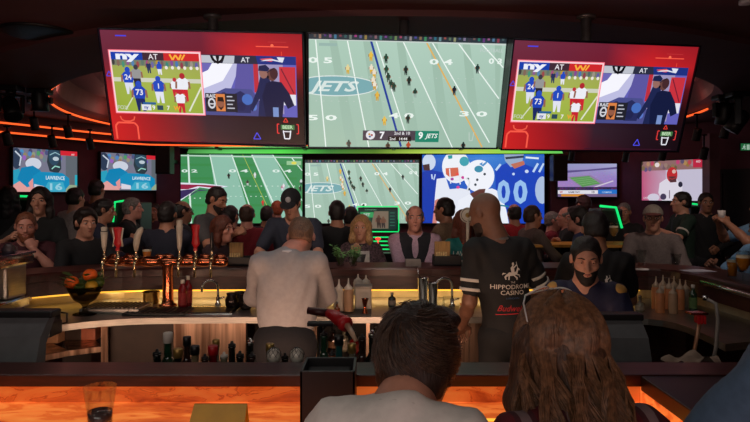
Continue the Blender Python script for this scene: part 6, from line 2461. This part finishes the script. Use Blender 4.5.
def emblem(x, y, h):
    """rider on a leaping horse, drawn small"""
    k = h
    shapes = []

    def pg(pts):
        shapes.append(([(x + a * k, y + b * k) for a, b in pts], [tuple(range(len(pts)))]))
    pg([(-.34, .30), (-.20, .42), (.05, .40), (.22, .46), (.26, .34), (.10, .24), (-.18, .22)])
    pg([(.18, .40), (.30, .66), (.40, .64), (.46, .52), (.36, .54), (.28, .34)])
    pg([(-.34, .32), (-.48, .18), (-.42, .02), (-.36, .04), (-.38, .16), (-.22, .24)])
    pg([(-.24, .26), (-.28, .02), (-.20, .0), (-.16, .24)])
    pg([(.10, .28), (.30, .12), (.26, .0), (.20, .02), (.20, .10), (.04, .24)])
    pg([(.20, .36), (.42, .28), (.46, .14), (.40, .14), (.36, .24), (.20, .28)])
    pg([(-.36, .36), (-.54, .40), (-.60, .26), (-.50, .32)])
    pg([(-.06, .40), (-.10, .66), (.02, .78), (.10, .70), (.12, .40)])
    pg([(.0, .78), (.0, .92), (.08, .96), (.13, .86), (.08, .76)])
    pg([(.06, .70), (.26, .84), (.30, .80), (.10, .62)])
    pg([(.24, .98), (.28, .98), (.34, .66), (.30, .66)])
    return shapes


def back_print(pp, m, zoff, scale=1.0, x0=0.0, script=True):
    """casino shirt back: emblem, three lines and a red script"""
    hip, d = pp.hip, pp.d
    o = hip + d * zoff
    sh = pp.shirt
    o = Vector((o[0] + x0, o[1], o[2]))
    u, v, ray = Vector((1, 0, 0)), Vector((0, 0, 1)), Vector((0, 1, 0))
    s_ = scale
    decal('shirt_print', sh, emblem(0, .075 * s_, .10 * s_) + [txt2d('THE', 0, .058 * s_, .010 * s_), txt2d('HIPPODROME', 0, .026 * s_, .024 * s_, .005, 0, .235 * s_), txt2d('CASINO', 0, -.006 * s_, .024 * s_, .005, 0, .135 * s_)], o, u, v, ray, m)
    decal('shirt_print', sh, [txt2d('LONDON', 0, -.030 * s_, .010 * s_, 0, 0, .075 * s_)], o, u, v, ray, M_bprint, label_ok)
    if script:
        bar = [(-.09 * s_, -.118 * s_), (.11 * s_, -.104 * s_), (.11 * s_, -.100 * s_), (-.09 * s_, -.113 * s_)]
        decal('shirt_print', sh, [txt2d('Budweiser', .012 * s_, -.096 * s_, .032 * s_, .004, .45, .19 * s_), (bar, [(0, 1, 2, 3)])], o, u, v, ray, M_rprint, label_ok)


label_ok = .0025
back_print(pb, M_wprint, .235, 1.0, .008)
back_print(p2, M_wprint, .26, .8, .03, False)


def sleeve_bands(pp, m, fr, q_only=None, r=.066):
    for q, (Sh, El, Wr) in zip((-1, 1), pp.arm):
        for f in fr:
            a, b = Sh + (El - Sh) * (f - .03), Sh + (El - Sh) * (f + .03)
            MB().tube([tuple(a), tuple(a + (b - a) * .5), tuple(b)], [r * (pp.w * .5 + .5)] * 3, 22).build('sleeve_stripe', m, pp.shirt)


sleeve_bands(pb, M_wprint, (.58, .76))
# jersey numbers and gold shoulders on the bearded bartender
o = pbd.hip + pbd.d * .27
decal('shirt_print', pbd.shirt, [txt2d('85', 0, -.02, .095, .03, 0, .12)], Vector((o[0], o[1], o[2])), Vector((-1, 0, 0)), Vector((0, 0, 1)), Vector((0, -1, 0)), M_gprint, .003)
for q, (Sh, El, Wr) in zip((-1, 1), pbd.arm):
    MB().ball(tuple(Sh + v3(0, .015, .03)), (.050, .052, .040), 14, 10).build('shoulder_patch', M_gprint, pbd.shirt)

# ---- near side, backs to the camera
wt = mat('white_tee', (238, 234, 226), .85, noise=.05, scale=40, bump=.1)
pf1 = person('short-haired young person in a white t-shirt seen from behind at the near bar', 419, 311, 1.22, -14, sit=1, s=.88, w=.88, collar=(226, 222, 212), lean=24, hunch=.080, headoff=.015, yaw=-10, pitch=-6, arms=('bar', 'bar'), skin='fair', hair=('thick', (44, 31, 24)), shirt=(196, 192, 182), shirt_mat=wt,
             sleeve='short', trousers=(40, 46, 60), eyes=False, cell=.011, hcell=.007)
decal('shirt_print', pf1.shirt, [([(-.045, -.05), (.04, -.05), (.035, .02), (-.04, .02)], [(0, 1, 2, 3)])], Vector(tuple(pf1.hip + pf1.d * .36)) + Vector((-.03, 0, 0)), Vector((1, 0, 0)), Vector((0, 0, 1)), Vector((0, 1, 0)), mat('tan_print', (176, 150, 108), .8), .003)


def plaid():
    m = bpy.data.materials.new('plaid_flannel')
    m.use_nodes = True
    nt = m.node_tree
    b = nt.nodes['Principled BSDF']
    b.inputs['Roughness'].default_value = .9
    tc = nt.nodes.new('ShaderNodeTexCoord')
    mix = []
    for ax_, rot in (('X', 0), ('Z', 1)):
        w_ = nt.nodes.new('ShaderNodeTexWave')
        w_.wave_type = 'BANDS'
        w_.bands_direction = ax_
        w_.inputs['Scale'].default_value = 3.6
        w_.inputs['Distortion'].default_value = .4
        nt.links.new(tc.outputs['Object'], w_.inputs['Vector'])
        r = nt.nodes.new('ShaderNodeValToRGB')
        r.color_ramp.interpolation = 'CONSTANT'
        e = r.color_ramp.elements
        e[0].position, e[0].color = 0, (*lin((96, 24, 32)), 1)
        e[1].position, e[1].color = .5, (*lin((40, 36, 42)), 1)
        k = e.new(.86)
        k.color = (*lin((150, 140, 140)), 1)
        nt.links.new(w_.outputs['Fac'], r.inputs[0])
        mix.append(r)
    mx = nt.nodes.new('ShaderNodeMixRGB')
    mx.inputs[0].default_value = .5
    nt.links.new(mix[0].outputs[0], mx.inputs[1])
    nt.links.new(mix[1].outputs[0], mx.inputs[2])
    nt.links.new(mx.outputs[0], b.inputs['Base Color'])
    return m


pf2 = person('person with long brown hair, clear glasses pushed up and a plaid shirt, seen from behind', 555, 303, 1.20, 8, sit=1, s=.88, hairg=.011, lean=18, hunch=.05, yaw=6, pitch=-6, roll=6, hairback=.17, hairlen=.34, female=True, arms=(((.26, .26, -.16), (.5, -.1, -.9), 'relaxed'), ((.12, .36, -.28), (.3, -.2, -.9), 'relaxed')), skin='fair',
             hair=('long', (80, 54, 38)), shirt=(90, 60, 60), shirt_mat=plaid(), sleeve='long', eyes=False, trousers=(40, 44, 56), cell=.011, hcell=.008)
blue = mat('blue_grey_sleeve', (84, 110, 138), .85, noise=.1, scale=50, bump=.12)
pf3 = person('person in a blue-grey top at the lower right edge, only the shoulder in view', 862, 160, 1.0, 12, w=1.05, lean=4, arms=('bar', 'bar'), skin='fair', hair=('short', BR), shirt=(84, 110, 138), shirt_mat=blue, eyes=False)


def strands(pp, n, color, kind, seed=3):
    """single locks laid over the hair cap, as thin curves"""
    r_ = np.random.RandomState(seed)
    cu = bpy.data.curves.new('hair_strands', 'CURVE')
    cu.dimensions = '3D'
    cu.bevel_depth = .0011 if kind == 'short' else .0013
    cu.bevel_resolution = 0
    hp = pp.hp
    for i in range(n):
        if kind == 'short':                              # whorl at the back of the crown, locks combed outward and down
            a = r_.rand() * 2 * math.pi
            th = .12 + 1.75 * math.sqrt(r_.rand())
            L = .40 + .35 * r_.rand()
            pts = []
            for k in range(6):
                t_ = th + L * k / 5
                aa = a + .55 * k / 5 + .08 * math.sin(9 * a)
                R = 1.0 + .10 * (k / 5) * r_.rand() + .025 * math.sin(13 * a + 4 * th)
                x, y, z = math.sin(t_) * math.cos(aa), math.sin(t_) * math.sin(aa), math.cos(t_)
                # tilt the whorl axis backwards
                y, z = y * .80 - z * .60, y * .60 + z * .80
                x, y, z = x * .093 * R, y * .114 * R - .014, z * .108 * R + .033
                pts.append((x, y, z))
            if any(z < -.075 + .3 * max(y, -.03) or (y > .06 and z < .06) for x, y, z in pts):
                continue
        else:
            a = r_.rand() * 2 * math.pi
            th = .10 + 1.3 * r_.rand()
            x0, y0 = math.sin(th) * math.cos(a), math.sin(th) * math.sin(a)
            if y0 > .62:
                continue
            pts = []
            n_ = 10
            ck = int(a * 5.5)
            wv, ph = .010 + .012 * ((ck * 37) % 10) / 10, ck * 1.7 + .5 * r_.rand()
            tipz = -.20 - .16 * r_.rand()
            for k in range(n_):
                f = k / (n_ - 1)
                t_ = th + (1.70 - th) * min(1, f / .45)
                R = 1 + .05 * math.sin(7 * a + 3 * f)
                x, y, z = math.sin(t_) * math.cos(a) * .093 * R, math.sin(t_) * math.sin(a) * .120 * R - .016, math.cos(t_) * .110 * R + .035
                if f > .45:
                    g = (f - .45) / .55
                    x, y, z = x * (1 + .04 * g) + wv * math.sin(ph + 7 * g) * 1.3 - .02 * g, y * (1 - .1 * g) - (.16 if y < .02 else .09) * g ** .8 + wv * math.cos(ph + 6 * g), z + tipz * g
                pts.append((x, y, z))
        sp = cu.splines.new('POLY')
        sp.points.add(len(pts) - 1)
        for k, q in enumerate(pts):
            w_ = hp(q)
            sp.points[k].co = (*w_, 1)
            sp.points[k].radius = 1.0 - .6 * k / (len(pts) - 1)
    tmp = bpy.data.objects.new('strand_curve', cu)
    COL.objects.link(tmp)
    me = bpy.data.meshes.new_from_object(tmp.evaluated_get(bpy.context.evaluated_depsgraph_get()))
    bpy.data.objects.remove(tmp)
    me.name = 'hair_strands'
    o_ = bpy.data.objects.new('hair_strands', me)
    COL.objects.link(o_)
    o_.parent = pp.hair
    me.materials.clear()
    me.materials.append(mat('strand_%d_%d_%d' % color, color, .45, noise=.4, scale=90))
    return o_


strands(pf1, 2600, (76, 58, 46), 'short')
strands(pf2, 5200, (118, 82, 56), 'long', 5)
# glasses pushed up on the long hair
t = thing('glasses', 'clear-framed glasses pushed up on top of the long brown hair', 'glasses', tuple(pf2.root.matrix_basis.translation), pf2.root.rotation_euler.z)
t.scale = pf2.root.scale
fr = MB()
for q in (-1, 1):
    ring = []
    for k in range(18):
        a = 2 * math.pi * k / 18
        lx, lz = q * .036 + .028 * math.cos(a), .024 * math.sin(a)
        ring.append(pf2.hp((lx, .030 - lz * .8, .150 + lz * .30 - .30 * lx * lx / .06)))
    fr.tube(ring, .0020, 8, closed=True)
fr.tube([pf2.hp((-.01, .028, .150)), pf2.hp((.01, .028, .150))], .0022, 8)
for q in (-1, 1):
    fr.tube([pf2.hp((q * .064, .030, .131)), pf2.hp((q * .084, .0, .112)), pf2.hp((q * .094, -.04, .075))], [.0022, .0022, .0016], 8)
fr.build('frame', mat('clear_frame', (210, 206, 200), .15, noise=0, coat=.6), t)
ln = MB()
for q in (-1, 1):
    vs = [pf2.hp((q * .036, .030, .1445))] + [pf2.hp((q * .036 + .027 * math.cos(a), .030 - .023 * math.sin(a) * .8, .150 + .023 * math.sin(a) * .30 - .30 * (q * .036 + .027 * math.cos(a)) ** 2 / .06)) for a in [2 * math.pi * k / 18 for k in range(18)]]
    ln.add(vs, [(0, 1 + k, 1 + (k + 1) % 18) for k in range(18)])
ln.build('lenses', CLEAR, t)

# ---- guests on the far side of the bar, left to right
F = dict
person('bearded man in a burgundy shirt at the left bar end, fist at his mouth', 26, 212.5, 5.0, -152, sit=1, lean=8, pitch=-4, w=1.08, belly=1.1, arms=('mouth', 'bar'), skin='pink', hair=('buzz', (120, 72, 50)), beard=(130, 74, 48), shirt=(70, 26, 36), sleeve='short')
person('dark-haired young man in black beside the leftmost tap handle, looking right', 86, 209, 5.1, -134, sit=1, lean=4, pitch=-4, arms=('bar', 'bar'), skin='fair', hair=('thick', DK), shirt=(22, 22, 26), collar=(24, 24, 28))
person('woman with long dark hair in a dark top standing behind the bearded man', 40, 188, 5.45, -165, female=True, arms=('belly', 'hold'), skin='fair', hair=('long', DK), shirt=(26, 28, 30), sleeve='short')
person('person in black with dark hair at the far left edge, back turned', 8, 187, 6.3, 20, female=True, arms=('hold', 'down'), skin='fair', hair=('bob', (16, 12, 12)), shirt=(16, 16, 18), eyes=False)
person('man in a light grey shirt with dark hair, back turned, below the two left screens', 76, 188, 6.9, -20, arms=('belly', 'belly'), skin='fair', hair=('short', DK), shirt=(150, 140, 140), eyes=False, sleeve='short')
pg = person('man in a grey shirt with a blue round print, below the second screen', 97, 180, 7.6, -10, arms=('belly', 'down'), skin='tan', hair=('short', DK), shirt=(70, 66, 76), eyes=False, sleeve='short', s=1.06)
decal('shirt_print', pg.shirt, [([(.075 * math.cos(a), .075 * math.sin(a)) for a in [2 * math.pi * k / 20 for k in range(20)]], [tuple(range(20))])], Vector(tuple(pg.hip + pg.d * .34)), Vector((1, 0, 0)), Vector((0, 0, 1)), Vector((0, 1, 0)), mat('blue_disc_print', (40, 100, 150), .8), .004)
person('man in a navy shirt with dark hair leaning right behind the red tap handle', 105, 199, 6.05, -75, lean=8, pitch=-10, arms=('belly', 'hold'), skin='tan', hair=('short', DK), shirt=(36, 38, 60), sleeve='long')
person('grey-haired man in a black jacket facing right beside the white curved tap handle', 133, 198, 6.6, -80, lean=6, arms=('reach', 'reach'), skin='pink', hair=('short', GY), shirt=(24, 24, 26))
person('dark-haired man in navy seen from behind, left of the tall ivory tap handle', 168, 202, 5.6, -8, sit=1, lean=4, arms=('hold', 'bar'), w=1.1, skin='tan', hair=('short', DK), shirt=(30, 32, 48), eyes=False, sleeve='short')
person('dim small man in a maroon top below the second left screen', 155, 204, 8.6, 175, arms=('down', 'hold'), skin='olive', hair=('short', DK), shirt=(60, 30, 40))
person('bald man with dark glasses and dark top behind the tall ivory tap handle', 183, 201, 6.6, -60, sit=1, arms=('bar', 'bar'), skin='olive', hair=('ring', DK), specs=(16, 16, 16), shirt=(30, 30, 34))
person('tall man in a dark grey t-shirt looking down, before the emblem field screen', 217, 187, 5.8, -110, lean=5, pitch=-22, arms=('down', 'hold'), skin='tan', hair=('buzz', DK), beard=(40, 28, 22), shirt=(74, 72, 74), sleeve='short', w=1.1)
person('dark-haired person between the tall grey-shirted man and the red shirt', 231, 206, 6.6, -20, sit=1, arms=('bar', 'bar'), skin='tan', hair=('short', DK), shirt=(30, 28, 34), eyes=False)
person('brown-haired woman in profile below the tall grey-shirted man', 223, 217, 5.45, -110, sit=1, s=.95, female=True, lean=6, arms=('bar', 'bar'), skin='pink', hair=('bob', RED), shirt=(50, 30, 36))
person('balding man in a dark red shirt seen from behind', 247, 204, 6.4, 4, sit=1, w=1.08, arms=('bar', 'bar'), skin='pink', hair=('ring', BR), shirt=(120, 18, 32), eyes=False, collar=(130, 22, 36))
person('small dark-haired person right of the red shirt, back turned', 267, 206, 7.6, 0, sit=1, arms=('bar', 'bar'), skin='tan', hair=('short', DK), shirt=(40, 36, 44), eyes=False)
person('small red-haired person left of the dark cap, back turned', 277, 201, 8.2, 10, sit=1, arms=('bar', 'bar'), skin='pink', hair=('short', (150, 74, 40)), shirt=(60, 40, 40), eyes=False)
pc = person('man in a dark cap and navy shirt leaning over the far ledge', 291, 190, 5.35, 172, lean=10, pitch=-24, yaw=4, w=1.15, belly=1.1, arms=('bar', 'bar'), skin='fair', hair=('short', DK), cap=((24, 26, 34), (22, 24, 32)), shirt=(40, 46, 62), sleeve='short')
MM = Matrix.Translation(pc.hp((0, .098, .082))) @ Matrix(pc.Rh.tolist()).to_4x4() @ Matrix.Rotation(math.radians(-70), 4, 'X')
MB().lathe([(.0, .006), (.022, .005), (.024, .0), (.024, -.01)], 18, M=MM).build('cap_badge', mat('badge_grey', (170, 170, 176), .6), pc.cap)
person('man in a black shirt with dark hair seen from behind below the centre wall screen', 337, 201, 5.95, 6, sit=1, w=1.08, arms=('bar', 'bar'), skin='tan', hair=('short', DK), shirt=(18, 18, 22), eyes=False)
person('dark-haired person beside the betting terminal, back turned', 351, 207, 6.5, -15, sit=1, s=.96, arms=('bar', 'bar'), skin='tan', hair=('short', DK), shirt=(26, 24, 28), eyes=False)
fl = mat('floral_top', (110, 84, 92), .8, noise=.5, scale=55, rgb2=(40, 26, 34))
pbl = person('smiling blonde woman in a floral top and white bib, hand at her chin', 361, 216, 5.5, 176, sit=1, s=.95, female=True, lean=4, yaw=-4, pitch=4, arms=('bar', 'chin'), skin='fair', hair=('bob', BLD), shirt=(110, 84, 92), shirt_mat=fl, smile=True)
o = Vector(tuple(pbl.hip + pbl.d * .36))
q0 = [([(-.10, -.12), (.10, -.12), (.085, .10), (-.085, .10)], [(0, 1, 2, 3)])]
decal('white_bib', pbl.shirt, q0, o, Vector((-1, 0, 0)), Vector((0, 0, 1)), Vector((0, -1, 0)), mat('bib_white', (200, 196, 190), .8), .006)
decal('bib_print', pbl.shirt, [([(-.055, .07), (-.035, -.03), (0, -.075), (.035, -.03), (.055, .07), (.04, .07), (.02, -.02), (0, -.05), (-.02, -.02), (-.04, .07)], [tuple(range(10))])], o, Vector((-1, 0, 0)), Vector((0, 0, 1)), Vector((0, -1, 0)), M_blk, .009)
person('man in a dark vest over a pale pink shirt with folded arms', 415, 205.5, 5.45, 178, sit=1, w=1.12, belly=1.12, lean=5, pitch=2, arms=('cross', 'cross'), skin='pink', hair=('ring', GY), shirt=(190, 160, 180), vest=(34, 34, 42), collar=(180, 150, 170))
person('dark-haired man in a tan shirt looking left in front of the white helmets', 444, 198, 6.15, 60, sit=1, lean=4, w=1.08, arms=('bar', 'bar'), skin='tan', hair=('short', DK), shirt=(146, 118, 94), sleeve='short')
teal = mat('teal_jersey', (14, 110, 108), .7, noise=.1, scale=50, bump=.1)
ptl = person('auburn-haired person in a teal jersey with white letters, back turned', 463, 211, 5.5, 12, sit=1, s=.97, female=True, arms=('bar', 'bar'), skin='fair', hair=('bob', RED), shirt=(14, 110, 108), shirt_mat=teal, sleeve='short', eyes=False)
decal('shirt_print', ptl.shirt, [txt2d('LAWRENCE', .0, .02, .045, .01, 0, .26)], Vector(tuple(ptl.hip + ptl.d * .36)), Vector((1, 0, 0)), Vector((0, 0, 1)), Vector((0, 1, 0)), M_wprint, .004)
decal('shirt_print', ptl.shirt, [txt2d('16', .0, -.17, .15, .03, 0, .17)], Vector(tuple(ptl.hip + ptl.d * .36)), Vector((1, 0, 0)), Vector((0, 0, 1)), Vector((0, 1, 0)), M_wprint, .004)
person('bald man in a bright red shirt behind the black printed shirt, back turned', 514, 204, 7.35, 8, sit=1, arms=('bar', 'bar'), skin='tan', hair=('ring', DK), shirt=(150, 18, 28), eyes=False)
person('man with cropped brown hair in a dark top right of the red shirt, facing right', 533, 205.5, 6.6, -75, sit=1, arms=('hold', 'bar'), skin='tan', hair=('buzz', BR), shirt=(92, 76, 70))
person('small person in a red top seen between the striped sleeve and the yellow table', 553, 212, 7.6, -100, sit=1, s=.95, arms=('bar', 'bar'), skin='pink', hair=('short', GY), shirt=(120, 30, 44))
person('balding man in profile in a black shirt left of the blue jacket', 566, 207, 7.1, 80, sit=1, arms=('cross', 'belly'), skin='pink', hair=('ring', GY), shirt=(22, 22, 26))
person('dark-haired person in a blue jacket left of the second black printed shirt', 577, 207.5, 6.05, 70, sit=1, lean=6, arms=('belly', 'belly'), skin='pink', hair=('thick', DK), shirt=(34, 52, 96))
person('person with reddish dark hair below the stadium screen', 583, 196, 8.0, 20, arms=('down', 'down'), skin='pink', hair=('thick', (60, 26, 28)), shirt=(60, 30, 36), eyes=False)
person('dim man in black beside the bent green neon edge', 624, 203, 7.6, 150, arms=('hold', 'bar'), skin='tan', hair=('buzz', GY), shirt=(20, 20, 22), sit=1)
psw = person('man in a cap and glasses in a grey sweater at the far ledge, right', 653, 206, 5.6, 155, sit=1, w=1.12, belly=1.15, lean=4, arms=('bar', 'bar'), skin='fair', hair=('short', GY), cap=((150, 140, 130), (110, 60, 56)), specs=(30, 28, 28), shirt=(120, 108, 106))
pdg = person('man in a dark green jersey looking left in front of the rightmost wall screen', 681, 192, 7.0, 84, arms=('hold', 'belly'), skin='fair', hair=('short', DK), shirt=(22, 44, 34), sleeve='short', w=1.1)
sleeve_bands(pdg, M_wprint, (.62,))
person('man in a black top with a white collar right of the green jersey', 706, 193, 7.2, 168, arms=('belly', 'down'), skin='olive', hair=('short', DK), shirt=(20, 20, 24), collar=(190, 186, 180))
pgl = person('man in a light blue top at the right edge raising a glass, looking left', 764, 193, 5.3, 80, arms=('raise', 'raise'), skin='tan', hair=('short', BR), shirt=(110, 150, 186), sleeve='short', w=1.05)
person('seated person in a light blue shirt at the right edge with a brown face', 763, 212, 4.6, 96, sit=1, arms=('bar', 'hold'), skin='brown', hair=('short', DK), shirt=(96, 136, 172), sleeve='short')

# what some of them hold
pint((50 - CXP) * 5.2 / FPX, 5.2, BZ, 'dark drink by the long dark-haired woman, left of the black shirt', (60, 34, 24), .13)

Sh_, El_, Wr_ = pgl.arm[0]
hw_ = Wr_ + unit(Wr_ - El_) * .07
wp = rzm(pgl.root.rotation_euler.z) @ (hw_ * pgl.sc) + np.array(pgl.root.location)
g_ = thing('drinking_cup', 'small white cup in the raised hand at the right edge', 'cup', (wp[0], wp[1], wp[2] - .02))
MB().lathe([(0, 0), (.024, 0), (.032, .085), (.030, .085), (.022, .006), (0, .006)], 18, cap=False).build('cup_body', mat('cup_white', (220, 210, 206), .5), g_)

# bar stools under everyone who sits
st0 = None
for x, y, zs, lab in SEATS:
    if st0 is None:
        st0 = thing('bar_stool', 'x', 'stool', (0, 0, 0), group='bar stools under the guests')
        MB().lathe([(.02, -.05), (.19, -.05), (.20, -.03), (.20, -.012), (.18, 0), (0, .0)], 24).build('seat', mat('stool_seat', (44, 20, 22), .5, noise=.1), st0)
        MB().lathe([(.03, -.70), (.03, -.05)], 14).build('post', M_blkm, st0)
        MB().lathe([(.20, -.76), (.20, -.745), (.03, -.70)], 24).build('foot', M_blkm, st0)
        so_ = st0
    else:
        so_ = copy_tree(st0)
    so_.location = (x, y, zs)
    so_.scale = (1, 1, zs / .76)
    so_['label'] = 'round dark red bar stool under a seated guest at the bar'
